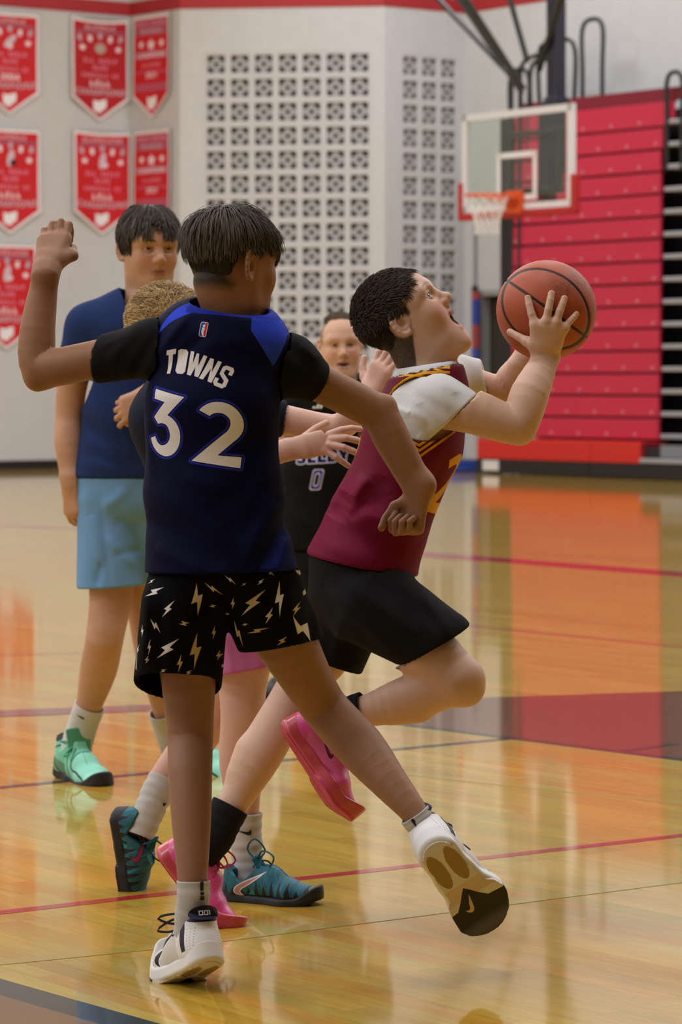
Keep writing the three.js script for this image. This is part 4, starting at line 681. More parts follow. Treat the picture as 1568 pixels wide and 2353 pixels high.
    if (k) swoosh(c, X(0.118), Y(0.074), X(0.052), Y(0.03), '#b98a98', '#e9dfe4', 9, 0.62); else { swoosh(c, X(0.075), Y(0.085), X(0.125), Y(0.05), '#8c1f55', '#0c2735', 8, -0.8); }
  }, bottom: (c) => { c.fillStyle = '#0a0d14'; c.fillRect(0, 0, 1024, 500); }, lace: [0.01, 0.09, 0.12], tongue: [0.01, 0.12, 0.16] },
  mint: { sole: [0.012, 0.014, 0.014], collar: 0.09, side: (c, X, Y) => {
    c.fillStyle = '#7fd6b6'; c.fillRect(0, 0, 1024, 600); c.fillStyle = '#8fe0c8'; c.fillRect(X(0.13), 0, 600, 600); c.fillStyle = '#5f9a7c'; c.beginPath(); c.moveTo(X(0.02), Y(0.03)); c.lineTo(X(0.1), Y(0.012)); c.lineTo(X(0.09), Y(0.05)); c.lineTo(X(0.03), Y(0.056)); c.fill();
    c.strokeStyle = '#07130f'; c.lineWidth = 15; c.lineCap = 'round'; const P = (...p) => { c.beginPath(); c.moveTo(X(p[0]), Y(p[1])); for (let i = 2; i < p.length; i += 4) c.quadraticCurveTo(X(p[i]), Y(p[i + 1]), X(p[i + 2]), Y(p[i + 3])); c.stroke(); };
    P(0.0, 0.074, 0.03, 0.07, 0.048, 0.088); P(0.095, 0.098, 0.09, 0.07, 0.108, 0.05, 0.125, 0.03, 0.13, 0.004); P(0.125, 0.09, 0.118, 0.055, 0.14, 0.046, 0.165, 0.05, 0.2, 0.026); P(0.03, 0.055, 0.04, 0.03, 0.095, 0.01); P(0.0, 0.03, 0.02, 0.012, 0.08, 0.006);
    c.fillStyle = '#0b1512'; c.beginPath(); c.moveTo(X(0.23), Y(0.05)); c.lineTo(X(0.245), Y(0.04)); c.lineTo(X(0.235), Y(0.03)); c.fill(); c.fillRect(X(-0.02), Y(0.13), X(0.05) - X(-0.02), Y(0.094) - Y(0.13));
  }, bottom: (c) => { c.fillStyle = '#0a0c0c'; c.fillRect(0, 0, 1024, 500); }, lace: [0.12, 0.52, 0.38], tongue: [0.1, 0.38, 0.24] },
  pink: { sole: [0.55, 0.06, 0.09], collar: 0.078, side: (c, X, Y, k) => {
    c.fillStyle = '#dc4a8e'; c.fillRect(0, 0, 1024, 600); c.fillStyle = '#e0629e'; c.beginPath(); c.ellipse(X(0.1), Y(0.04), 180, 60, -0.1, 0, 7); c.fill(); c.fillStyle = '#d93c5a'; c.fillRect(0, Y(0.02), 1024, 300);
    for (let i = 0; i < 500; i++) { c.fillStyle = i % 3 ? '#c42c74' : '#e974a8'; c.fillRect(X(0.11 + hsh(i, 1, k) * 0.09), Y(0.04 + hsh(i, 7, k) * 0.06), 5, 4); }
    swoosh(c, X(0.066), Y(0.058), X(0.115), Y(0.046), '#5c1440', null, 0, 0.5);
    c.fillStyle = '#7a1a4c'; for (let i = 0; i < 70; i++) c.fillRect(X(hsh(i, 4, k) * 0.1), Y(0.02 + hsh(i, 8, k) * 0.06), 3 + hsh(i, 2, 2) * 5, 3);
  }, bottom: (c, X, Y) => { c.fillStyle = '#c23a5e'; c.fillRect(0, 0, 1024, 500); c.fillStyle = '#a82a3c'; c.beginPath(); c.ellipse(X(0.12), Y(0), 380, 24, 0, 0, 7); c.fill(); }, lace: [0.55, 0.03, 0.16], tongue: [0.5, 0.04, 0.16] },
  black: { sole: [0.012, 0.012, 0.013], collar: 0.08, side: (c) => { c.fillStyle = '#141416'; c.fillRect(0, 0, 1024, 600); }, bottom: (c) => { c.fillStyle = '#111'; c.fillRect(0, 0, 1024, 500); }, lace: [0.02, 0.02, 0.02], tongue: [0.02, 0.02, 0.02] },
};
const shoeMats = {};
function shoeMat(st) {
  if (shoeMats[st]) return shoeMats[st]; const S = shoeStyles[st], X = (x) => x / SW * 1024 + 40, Y = (y) => 600 - y / SH * 600, Yb = (z) => 250 + z / 0.12 * 500;
  const up = canvasTex(1024, 1200, (c) => { for (const k of [0, 1]) { c.save(); c.translate(0, k * 600); c.beginPath(); c.rect(0, 0, 1024, 600); c.clip(); S.side(c, X, Y, k); c.restore(); } });
  const bt = canvasTex(1024, 500, (c) => S.bottom(c, X, Yb));
  const gl = st === 'pink' ? { roughness: 0.35, clearcoat: 0.4, clearcoatRoughness: 0.2 } : { roughness: 0.6 };
  return shoeMats[st] = { up: phy({ map: up, bumpMap: knit, bumpScale: 0.0002, ...gl }), bottom: phy({ map: bt, roughness: 0.55 }), sole: phy({ color: lin(...S.sole), ...gl }), lace: std({ color: lin(...S.lace), roughness: 0.8 }), tongue: cloth(lin(...S.tongue)), S };
}
// H heel bottom, T direction to the toe, upHint; right = +1 for a right shoe, L length; bend in degrees at the ball of the foot
function shoe(parent, off, st, H, dir, upHint, right, L, o = {}) {
  const mt = shoeMat(st), S = mt.S, k = L / 0.25, X = dir.clone().normalize(), Y = upHint.clone().addScaledVector(X, -upHint.dot(X)).normalize(), Z = X.clone().cross(Y), ch = (o.collar || S.collar), bend = R2(o.bend || 0);
  const ss = (a, b, x) => { x = Math.max(0, Math.min(1, (x - a) / (b - a))); return x * x * (3 - 2 * x); };
  const W = (x, y, z) => { let a = bend * ss(0.12, 0.19, x); if (a) { const px = x - 0.15, c = Math.cos(a), s = Math.sin(a); const nx = 0.15 + px * c - y * s, ny = px * s + y * c; x = nx; y = ny; } return H.clone().addScaledVector(X, x * k).addScaledVector(Y, y * k).addScaledVector(Z, z * k * right).sub(off); };
  const put = (g) => { const p = g.attributes.position, n = g.attributes.normal; for (let i = 0; i < p.count; i++) { const q = [p.getX(i), p.getY(i), p.getZ(i)], m = [n.getX(i), n.getY(i), n.getZ(i)], w = W(...q), e = 1e-4, v = W(q[0] + m[0] * e, q[1] + m[1] * e, q[2] + m[2] * e).sub(w).normalize(); p.setXYZ(i, w.x, w.y, w.z); n.setXYZ(i, v.x, v.y, v.z); } if (right < 0 && g.index) { const a = g.index.array; for (let i = 0; i < a.length; i += 3) { const t = a[i]; a[i] = a[i + 1]; a[i + 1] = t; } } return g; };
  const q = v3, O = v3(0, 0, 0);
  // sole
  const circ = [[0.034, 0, 0.033], [0.1, 0.001, 0.031], [0.165, 0.006, 0.0445], [0.205, -0.002, 0.038], [0.222, -0.004, 0.027]], sp = [];
  for (let i = 0; i < 4; i++) { const [x0, z0, r0] = circ[i], [x1, z1, r1] = circ[i + 1]; sp.push({ k: 0.02, op: 0, c: [(x0 + x1) / 2, 0.01, (z0 + z1) / 2], R: 0.1, f(x, y, z) { const dx = x1 - x0, dz = z1 - z0, l = dx * dx + dz * dz; let t = ((x - x0) * dx + (z - z0) * dz) / l; t = t < 0 ? 0 : t > 1 ? 1 : t; return Math.hypot(x - x0 - dx * t, z - z0 - dz * t) - r0 - (r1 - r0) * t; } }); }
  const soleM = meshSdf(sp, { cell: 0.0028, margin: 0.04, box: [[-0.02, -0.02, -0.07], [0.28, 0.07, 0.07]], mod: (d, x, y) => { const th = o.flat ? 0.02 : 0.026, lift = 0.02 * ss(0.19, 0.26, x) + 0.008 * ss(0.03, -0.01, x), top = th + 0.012 * ss(0.08, 0.0, x) + 0.01 * ss(0.19, 0.25, x), yy = (y - lift + top - th) ; const h = (top) / 2, c = lift + h, b = Math.abs(y - c) - h, r = 0.007, dx = Math.max(d + 0.002 * ss(0.0, top, y - lift) + r - 0.002, 0), dy = Math.max(b + r, 0); return Math.min(Math.max(d + r, b + r), 0) + Math.hypot(dx, dy) - r; } });
  // upper
  const P = [cap(q(0.036, 0.03, 0), q(0.034, ch * 0.96, 0), [0.03, 0.033], [0.03, 0.026], 0.02, q(0, 0, 1)), cap(q(0.04, 0.035, 0), q(0.12, 0.036, 0.001), [0.031, 0.03], [0.034, 0.034], 0.02, q(0, 0, 1)), cap(q(0.06, ch * 0.72, 0), q(0.125, 0.058, 0.001), [0.03, 0.026], [0.031, 0.03], 0.02, q(0, 0, 1)),
    cap(q(0.12, 0.044, 0.001), q(0.168, 0.03, 0.005), [0.034, 0.034], [0.0425, 0.027], 0.02, q(0, 0, 1)), cap(q(0.168, 0.028, 0.005), q(0.212, 0.022, -0.002), [0.0425, 0.026], [0.034, 0.02], 0.02, q(0, 0, 1)), cap(q(0.21, 0.022, -0.002), q(0.226, 0.022, -0.003), [0.033, 0.019], [0.026, 0.016], 0.015, q(0, 0, 1)), cap(q(0.058, 0.05, 0), q(0.07, ch, 0), [0.031, 0.034], [0.03, 0.036], 0.02, q(0, 0, 1))];
  const open = cap(q(0.06, 0.055, 0), q(0.068, 0.16, 0), [0.0255, 0.032], [0.029, 0.038], 0.01, q(0, 0, 1)), upM = meshSdf(P, { cell: 0.0028, margin: 0.01, mod: (d, x, y, z) => { d = Math.max(d, 0.006 + 0.022 * ss(0.19, 0.26, x) - y); const rim = ch + 0.012 * ss(0.03, 0.0, x) - 0.024 * Math.exp(-(((x - 0.06) / 0.02) ** 2)) + 0.012 * ss(0.08, 0.11, x); d = Math.max(d, y - rim); d = Math.max(d, -open.f(x, y, z)); return Math.max(d, Math.abs(z) < 0.011 && x > 0.085 && x < 0.165 ? -1 : -1) - 0.0 + (Math.abs(z - 0.002) < 0.009 && x > 0.09 && x < 0.165 && y > 0.04 ? 0.002 : 0); } });
  const up = part('shoe', put(toGeo(upM, O, { side: (x, y, z, nx, ny, nz) => (z > 0.0005 ? 1 : 0), uv: (x, y, z, s) => [(x / SW * 1024 + 40) / 1024, (1 - s) * 0.5 + Math.max(0.002, Math.min(0.998, y / SH)) * 0.5] })), mt.up, parent, o.label);
  part('sole', put(toGeo(soleM, O, {})), mt.sole, up);
  const bt = meshSdf(sp, { cell: 0.0028, margin: 0.02, box: [[-0.02, -0.02, -0.07], [0.28, 0.04, 0.07]], mod: (d, x, y) => { const lift = 0.02 * ss(0.19, 0.26, x) + 0.008 * ss(0.03, -0.01, x), b = Math.abs(y - lift + 0.0005) - 0.0022; const fore = ss(0.125, 0.14, x); return Math.max(d + 0.004 - 0.0052 * fore, Math.abs(y - lift - 0.001 * fore) - 0.0022 - 0.0035 * fore + 0 * b); } });
  part('outsole', put(toGeo(bt, O, { uv: (x, y, z) => [(x / SW * 1024 + 40) / 1024, 0.5 - z / 0.12] })), mt.bottom, up);
  // tongue and laces
  const tp = o.tongue || 0, tw = o.tongueWide || 1, tg = meshSdf([cap(q(0.145, 0.058, 0.002), q(0.1, 0.082, 0.001), [0.016, 0.006], [0.02, 0.0055], 0.01, q(0, 0, 1)), cap(q(0.1, 0.082, 0.001), q(0.088 - tp * 0.2, ch + 0.028 + tp, 0.001), [0.02 * tw, 0.0055], [0.024 * tw, 0.005], 0.01, q(0, 0, 1))], { cell: 0.0028 });
  part('tongue', put(toGeo(tg, O, {})), mt.tongue, up);
  const lace = (pts, r = 0.0022) => tube(pts.map((p) => W(...p)), r * k, 16, 6), bars = [];
  for (let i = 0; i < 6; i++) { const x = 0.158 - i * 0.0125, y = 0.056 + i * 0.0062 + (i > 3 ? 0.002 : 0), w = 0.019 + (i === 0 ? -0.003 : 0); bars.push(lace([[x, y - 0.007, -w], [x - 0.003, y + 0.004, -w * 0.45], [x - 0.005, y + 0.005, w * 0.45], [x - 0.008, y - 0.005, w]])); if (i < 5) bars.push(lace([[x, y - 0.007, w], [x - 0.006, y + 0.006, 0], [x - 0.0125, y - 0.001, -w]])); }
  const kx = 0.09, ky = 0.096, bow = o.bow || [[0.02, 0.035, 0.03], [0.055, 0.0, 0.035]];
  for (const [bx, by, bz] of bow) { const c = [kx + bx, ky + by, bz], n = [by * 0.35 + 0.004, -bx * 0.35, 0.006]; bars.push(lace([[kx, ky, 0], [kx + bx * 0.5 + n[0], ky + by * 0.5 - n[1] * -1, bz * 0.5], c, [kx + bx * 0.5 - n[0], ky + by * 0.5 - n[1], bz * 0.5 - 0.004], [kx, ky, 0.002]])); }
  bars.push(lace([[kx, ky, 0], [kx + 0.02, ky - 0.004, -0.02], [kx + 0.03, ky - 0.03, -0.034]])); bars.push(new THREE.SphereGeometry(0.005 * k, 10, 8).translate(...W(kx, ky, 0).toArray()));
  part('laces', merge(bars), mt.lace, up);
  return { up, W, k, hand: right };
}
// ankle sock: a ribbed sleeve from the shoe up the leg
function sock(parent, off, pts, rad, mat, label, rib = 0.0005, n = 40) {
  const cv = new THREE.CatmullRomCurve3(pts), N = 40, K = 36, pos = [], uv = [], idx = []; const fr = cv.computeFrenetFrames(N, false); const R = (t) => { const q = t * (rad.length - 1), i = Math.min(rad.length - 2, q | 0); return rad[i] + (rad[i + 1] - rad[i]) * (q - i); };
  for (const inner of [0, 1]) for (let i = 0; i <= N; i++) { const t = i / N, p = cv.getPointAt(t); let r = R(t) + rib * Math.sin(t * n) + noise(t * 9, 3, p.x * 40) * rib * 1.6 - inner * 0.003; if (t > 0.93) r -= 0.001 * (t - 0.93) / 0.07; for (let j = 0; j <= K; j++) { const a = j / K * Math.PI * 2, wob = r + noise(Math.cos(a) * 2, Math.sin(a) * 2, t * 7) * rib; const q = p.clone().addScaledVector(fr.normals[i], Math.cos(a) * wob).addScaledVector(fr.binormals[i], Math.sin(a) * wob).sub(off); pos.push(q.x, q.y, q.z); uv.push(j / K, t); } }
  const M1 = (N + 1) * (K + 1); for (const inner of [0, 1]) for (let i = 0; i < N; i++) for (let j = 0; j < K; j++) { const a = inner * M1 + i * (K + 1) + j, b = a + 1, c = a + K + 1, d = c + 1; if (inner) idx.push(a, c, b, b, c, d); else idx.push(a, b, c, b, d, c); }
  for (let j = 0; j < K; j++) { const a = N * (K + 1) + j, b = a + 1, c = M1 + a, d = c + 1; idx.push(a, b, c, b, d, c); }
  const g = new THREE.BufferGeometry(); g.setAttribute('position', new THREE.Float32BufferAttribute(pos, 3)); g.setAttribute('uv', new THREE.Float32BufferAttribute(uv, 2)); g.setIndex(idx); g.computeVertexNormals();
  return part('sock', g, mat, parent, label);
}
// a small printed mark that lies on a surface: an outline bent onto points given by fn(a, b)
function decal(name, parent, poly, fn, th, mat, label) {
  const s = new THREE.Shape(poly.map((p) => new THREE.Vector2(...p))), g = new THREE.ExtrudeGeometry(s, { depth: 1, bevelEnabled: false, curveSegments: 8 }), p = g.attributes.position;
  for (let i = 0; i < p.count; i++) { const w = fn(p.getX(i), p.getY(i), p.getZ(i) * th); p.setXYZ(i, w.x, w.y, w.z); } g.computeVertexNormals(); return part(name, g, mat, parent, label);
}
// body = one surface meshed coarsely, with finer cells inside the given spheres (head, hands)
const freeHead = (F, s, x, y, z) => { const l = F.L(v3(x, y, z)); return l.length() < 0.18 * s && (l.y > -0.07 * s || l.z > 0.015 * s); };
function bodyMesh(parent, off, P, zones, cell, color, mat, extra) {
  const TB = Date.now();
  const inZ = (x, y, z, m) => zones.some((q) => Math.hypot(x - q.c.x, y - q.c.y, z - q.c.z) < q.R - m);
  const modFor = (bx, by, bz, hd, near = wornNear(worn, bx, by, bz, hd)) => (d, x, y, z) => (near.length && d < 0.02 && d > -0.03 && !(extra && extra(x, y, z)) ? wornClamp(d, x, y, z, near, 0.024) : d), worn = WORN; WORN = []; const list = [toGeo(meshSdf(P, { cell, modFor, keep: (x, y, z) => !inZ(x, y, z, cell * 2) }), off, { color })];
  for (const q of zones) list.push(toGeo(meshSdf(P, { cell: q.cell, modFor, box: [[q.c.x - q.R, q.c.y - q.R, q.c.z - q.R], [q.c.x + q.R, q.c.y + q.R, q.c.z + q.R]], keep: (x, y, z) => Math.hypot(x - q.c.x, y - q.c.y, z - q.c.z) < q.R && !zones.some((w) => w !== q && zones.indexOf(w) < zones.indexOf(q) && Math.hypot(x - w.c.x, y - w.c.y, z - w.c.z) < w.R - q.cell) }), off, { color }));
  if (LOG) console.log('body', Date.now() - TB, list.map((q) => q.index.count / 3).join(' '));
  return part('body', joinGeo(list), mat, parent);
}
const skinBump = canvasTex(256, 256, (c, w, h) => { const im = c.createImageData(w, h); for (let i = 0; i < w * h; i++) { const v = 128 + noise((i % w) / 3, (i / w | 0) / 3, 2) * 60; im.data[i * 4] = im.data[i * 4 + 1] = im.data[i * 4 + 2] = v; im.data[i * 4 + 3] = 255; } c.putImageData(im, 0, 0); }, false);
skinBump.wrapS = skinBump.wrapT = THREE.RepeatWrapping;
const skinMat = phy({ color: 0xffffff, vertexColors: true, roughness: 0.52, specularIntensity: 0.6, bumpMap: skinBump, bumpScale: 0.00012, sheen: 0.12, sheenRoughness: 0.5, sheenColor: lin(0.8, 0.5, 0.4) });
const hairMat = phy({ color: 0xffffff, vertexColors: true, roughness: 0.55, specularIntensity: 0.35 });
function skinFn(skin) { return (x, y, z) => { const n = noise(x * 14, y * 14, z * 14) * 0.05 + noise(x * 60, y * 60, z * 60) * 0.035 + noise(x * 300, y * 300, z * 300) * 0.02; return [skin[0] * (1 + n), skin[1] * (1 + n * 1.3), skin[2] * (1 + n * 1.4)]; }; }
function person(label, D, base) { const g = thing('person', label, 'person', base), s = F / D; return { g, off: base, s, D, J: (x, y, dz = 0) => at(x, y, D + dz), r: (px) => px / s }; }
// ---------------------------------------------------------------- boy in the dark blue "32" jersey, seen from behind
const whiteSock = cloth(lin(0.66, 0.65, 0.63), { bumpScale: 0.0006 }), blackSock = cloth(lin(0.012, 0.012, 0.014)), inkM = std({ color: lin(0.01, 0.01, 0.013), roughness: 0.8 });
{
  const D = 5.85, { g, off, s, J, r } = person('boy seen from behind in dark blue TOWNS 32 jersey, lightning shorts and white shoes', D, ground(440, 2240));
  const yaw = R2(13), roll = R2(5), Xb = v3(Math.cos(yaw) * Math.cos(roll), -Math.sin(roll), Math.sin(yaw)), Zb = v3(-Math.sin(yaw), 0, Math.cos(yaw)), Yb = Zb.clone().cross(Xb).normalize();
  const skin = [0.32, 0.158, 0.085];
  // skeleton
  const Lsh = J(372, 796, 0.01), Lel = J(93, 846, 0.1), Lwr = J(107, 622, 0.13), Rsh = J(664, 838, 0.03), Rel = J(866, 948, 0.1), Rwr = J(966, 1128, 0.1);
  const Lhip = J(432, 1370, 0), Lkn = J(437, 1690, 0.06), Lan = J(443, 2046, -0.074), Rhip = J(610, 1372, 0.02), Rkn = J(742, 1620, 0.14), Ran = J(960, 1876, -0.008);
  const hs = 0.83, HF = frame(J(536, 613, 0.02), v3(Math.sin(R2(50)), -0.04, -Math.cos(R2(50))), v3(-0.03, 1, 0));
  const P = [
    cap(J(515, 1330), J(505, 1120), [r(140), r(100)], [r(128), r(92)], 0.03, Xb), cap(J(505, 1120), J(500, 930), [r(128), r(92)], [r(138), r(104)], 0.03, Xb), cap(J(500, 930), J(510, 800, 0.01), [r(138), r(104)], [r(120), r(80)], 0.03, Xb),
    cap(J(510, 800, 0.01), J(532, 735, 0.02), r(82), r(66), 0.05), cap(J(532, 735, 0.02), HF.P(0, -0.03, -0.03), r(64), r(62), 0.03),
    // left arm, raised
    cap(J(420, 795, 0.01), Lsh, r(54), r(50), 0.03), cap(Lsh, J(225, 825, 0.06), r(50), r(45), 0.03), cap(J(225, 825, 0.06), Lel, r(45), r(45), 0.02), cap(Lel, J(86, 760, 0.11), r(44), r(42), 0.025), cap(J(86, 760, 0.11), Lwr, [r(42), r(36)], [r(30), r(23)], 0.02, v3(1, 0, 0)), cap(J(86, 872, 0.1), J(96, 868, 0.1), r(28), r(28), 0.03),
    // right arm, reaching down across the other boy's back
    cap(J(610, 820, 0.02), Rsh, r(52), r(50), 0.03), cap(Rsh, J(735, 880, 0.07), r(48), r(44), 0.03), cap(J(735, 880, 0.07), Rel, r(45), r(43), 0.02), cap(Rel, J(902, 1010, 0.1), r(44), r(43), 0.025), cap(J(902, 1010, 0.1), Rwr, [r(43), r(38)], [r(35), r(25)], 0.02, v3(1, 0.3, 0)), cap(J(888, 930, 0.1), J(884, 936, 0.1), r(22), r(22), 0.03),
    // legs
    cap(Lhip, J(433, 1545, 0.05), r(92), r(66), 0.03), cap(J(433, 1545, 0.05), Lkn, r(66), r(54), 0.03), cap(Lkn, J(437, 1780, 0.01), r(54), r(51), 0.03), cap(J(437, 1780, 0.01), J(439, 1860, -0.02), r(51), r(47), 0.03), cap(J(439, 1860, -0.02), J(441, 1940, -0.045), r(47), r(41), 0.03), cap(J(441, 1940, -0.045), Lan, r(41), r(32), 0.02), cap(Lan, J(440, 2135, -0.066), r(32), r(30), 0.02),
    cap(Rhip, J(672, 1500, 0.07), r(92), r(68), 0.03), cap(J(672, 1500, 0.07), Rkn, r(68), r(55), 0.03), cap(Rkn, J(828, 1716, 0.1), r(55), r(57), 0.03), cap(J(828, 1716, 0.1), J(893, 1795, 0.04), r(57), r(44), 0.03), cap(J(893, 1795, 0.04), Ran, r(44), r(31), 0.02), cap(Ran, J(992, 1935, 0.0), r(30), r(29), 0.02),
  ];
  for (const q of P) q.k *= 0.5; chainify(P);
  P.push(...headPrims(HF, hs, { flare: 1.55, ear: 1.08 }));
  hand(P, J(109, 612, 0.125), v3(0.1, 0.66, -0.62), v3(-0.1, 0.62, 0.75), -1, 0.16, [[-12, 105, 60], [-14, 105, 60], [-12, 105, 60], [-6, 104, 60]], 2, [42, 55, 0.05], r(29));
  hand(P, J(966, 1132, 0.1), v3(-0.22, -0.86, -0.1), v3(0.75, 0.0, -0.62), 1, 0.15, [[70, 85, 60], [74, 85, 60], [78, 85, 60], [84, 80, 60]], 3, [42, 35, 0.1], r(33));
  const hc = headColor(HF, hs, skin, { flush: 0.15, stubble: [0.013, 0.01, 0.008], fade: 0.03, on: (l) => (l.z < 0.03 ? Math.min(l.y + 0.066 - Math.max(0, l.z + 0.05) * 0.9, Math.abs(l.x) > 0.048 ? Math.hypot(l.y * 0.9, l.z + 0.012) - 0.038 : 1) : -1) }), sk = skinFn(skin);
  const zones = [{ c: HF.P(0, 0.005, 0), R: 0.155, cell: 0.0032 }, { c: J(128, 560, 0.06), R: 0.1, cell: 0.0026 }, { c: J(955, 1172, 0.1), R: 0.085, cell: 0.0026 }];
  // hair: clipped sides and a long straight bowl on top
  const on = (l) => { const side = Math.abs(l.x); if (l.z > 0.04) return l.y - 0.055; const a = -0.082 + Math.max(0, l.z + 0.06) * 0.75 + (l.z > -0.03 ? (l.z + 0.03) * 0.75 : 0); let v = l.y - a; const ear = Math.hypot((l.y + 0.002) * 0.9, l.z + 0.012) - 0.036; if (side > 0.05) v = Math.min(v, ear); return v; };
  part('hair', mergeGeometries([
    hairCap(HF, hs, off, on, { nape: true, t: (l) => 0.004 + 0.012 * Math.max(0, Math.min(1, (l.y + 0.01) / 0.06)) }, (l) => { const b = 0.8 + 0.4 * noise(l.x * 300, l.y * 60, l.z * 300); const f = Math.max(0, Math.min(1, (l.y + 0.062) / 0.02)); return [0.03 * b + 0.06 * (1 - f), 0.023 * b + 0.03 * (1 - f), 0.018 * b + 0.015 * (1 - f)]; }),
    hairGeo(HF, hs, off, { n: 5200, on: (l) => l.y > 0.045 && on(l) > 0, len: (l) => 0.085 + 0.03 * Math.max(0, l.z * 8) - (l.y < 0.09 ? 0.04 : 0) - (Math.abs(l.x) > 0.045 && l.z > -0.05 && l.z < 0.04 ? 0.016 : 0), lift: (l) => 0.016 + 0.01 * (l.y > 0.1 ? 1 : 0), flow: (l) => v3(l.x * 1.0 - 0.01, (0.1 - l.y) * -0.2, (l.z + 0.03) * 1.0), grav: 0.55, jit: 0.1, steps: 7, w: 0.0012, color: (l) => [0.12, 0.097, 0.08] }),
    hairGeo(HF, hs, off, { n: 700, on: (l) => l.y > 0.108 && on(l) > 0, len: () => 0.06, lift: () => 0.017, flow: (l) => v3(l.x * 2 + rr(-0.05, 0.05), 0.1, (l.z + 0.03) * 2 + rr(-0.05, 0.05)), grav: 0.4, jit: 0.2, steps: 6, w: 0.0013, color: () => [0.12, 0.097, 0.08] }),
    hairGeo(HF, hs, off, { n: 2600, on: (l) => l.y <= 0.06 && on(l) > 0.004, len: () => 0.022, lift: () => 0.007, flow: (l) => v3(0, -1, 0), grav: 0.2, jit: 0.2, steps: 3, w: 0.0012, color: () => [0.034, 0.026, 0.02] }),
  ].map((q) => { q.deleteAttribute('uv'); return q; })), hairMat, g, 'dark brown bowl-cut hair');
  // jersey
  const O = J(490, 1010).addScaledVector(Zb, 0.1), pr = print(O, Xb, Yb, Zb, s, 490, 1010, 510, 720, 2, '#070b30',
    (c) => {
      c.fillStyle = '#101a58'; c.beginPath(); c.moveTo(640, 1330); c.lineTo(760, 1330); c.lineTo(760, 1100); c.lineTo(690, 1120); c.fill();
      c.fillStyle = '#2a45d2'; c.beginPath(); c.moveTo(416, 702); c.quadraticCurveTo(372, 724, 350, 790); c.quadraticCurveTo(382, 742, 444, 722); c.lineTo(450, 690); c.fill();
      c.beginPath(); c.moveTo(566, 700); c.lineTo(574, 752); c.quadraticCurveTo(604, 790, 624, 830); c.quadraticCurveTo(636, 800, 640, 772); c.lineTo(632, 690); c.fill();
      c.fillStyle = '#1c30b0'; c.fillRect(420, 640, 200, 84);
      const blk = (pts, o = []) => { c.beginPath(); for (const q of [pts, ...o]) { c.moveTo(q[0], q[1]); for (let i = 2; i < q.length; i += 2) c.lineTo(q[i], q[i + 1]); c.closePath(); } c.fill('evenodd'); };
      c.fillStyle = '#efeeee';                                   // TOWNS
      blk([387, 814, 411, 808, 410, 820, 403, 822, 401, 866, 391, 867, 392, 824, 386, 826]);
      blk([416, 812, 422, 808, 436, 808, 441, 814, 440, 858, 434, 864, 420, 864, 414, 858], [425, 819, 431, 819, 431, 853, 424, 853]);
      blk([447, 810, 456, 811, 456, 838, 463, 814, 469, 815, 470, 842, 480, 817, 489, 819, 474, 868, 464, 866, 463, 846, 455, 866, 445, 864]);
      blk([496, 822, 505, 824, 503, 854, 514, 827, 523, 829, 507, 878, 497, 875, 500, 846, 486, 872, 476, 870]);
      c.save(); c.translate(528, 861); c.rotate(0.3); blk([-2, -26, 14, -26, 19, -20, 19, -8, 10, -8, 10, -17, 1, -17, 0, -8, 17, 3, 18, 18, 12, 25, -7, 25, -13, 19, -13, 7, -4, 7, -4, 16, 8, 16, 8, 8, -8, -3, -8, -20]); c.restore();
      // 32
      const three = () => { c.beginPath(); c.moveTo(350, 897); c.lineTo(430, 910); c.lineTo(390, 958); c.bezierCurveTo(418, 968, 428, 996, 424, 1020); c.bezierCurveTo(420, 1050, 398, 1064, 378, 1058); c.bezierCurveTo(358, 1052, 347, 1036, 343, 1018); c.lineTo(356, 1013); c.bezierCurveTo(362, 1030, 372, 1036, 382, 1032); c.bezierCurveTo(396, 1028, 400, 1010, 396, 998); c.bezierCurveTo(391, 980, 380, 976, 364, 982); c.lineTo(352, 966); c.lineTo(380, 927); c.lineTo(350, 921); c.closePath(); };
      const two = () => { c.beginPath(); c.moveTo(459, 938); c.bezierCurveTo(478, 908, 520, 906, 542, 930); c.bezierCurveTo(564, 954, 562, 986, 540, 1006); c.lineTo(506, 1044); c.lineTo(557, 1044); c.lineTo(557, 1071); c.lineTo(446, 1063); c.lineTo(523, 984); c.bezierCurveTo(534, 968, 532, 950, 514, 942); c.bezierCurveTo(502, 938, 490, 942, 484, 950); c.closePath(); };
      for (const f of [three, two]) { c.save(); c.translate(f === two ? 28 : 19, 985); c.scale(1, 0.93); c.translate(0, -985); f(); c.lineJoin = 'round'; c.strokeStyle = '#24309c'; c.lineWidth = 14; c.stroke(); c.strokeStyle = '#080c28'; c.lineWidth = 4; c.stroke(); c.fillStyle = '#ecebea'; c.fill(); c.restore(); }
      // league tag
      c.save(); c.translate(472, 759); c.rotate(0.04); c.fillStyle = '#e8e6ee'; c.beginPath(); c.roundRect(-9, -17, 18, 34, 4); c.fill(); c.fillStyle = '#2a4aa0'; c.beginPath(); c.roundRect(-7.5, -15.5, 9, 31, 3); c.fill(); c.fillStyle = '#c02a3c'; c.fillRect(2, -15, 5.5, 30); c.fillStyle = '#eeeef2'; c.beginPath(); c.ellipse(0, -8, 3, 3.4, 0, 0, 7); c.fill(); c.beginPath(); c.moveTo(-3, -5); c.lineTo(4, -2); c.lineTo(1, 4); c.lineTo(3, 14); c.lineTo(-1, 14); c.lineTo(-4, 6); c.fill(); c.restore();
    }, (c) => { c.fillStyle = '#2a45d2'; c.fillRect(300, 640, 400, 90); });
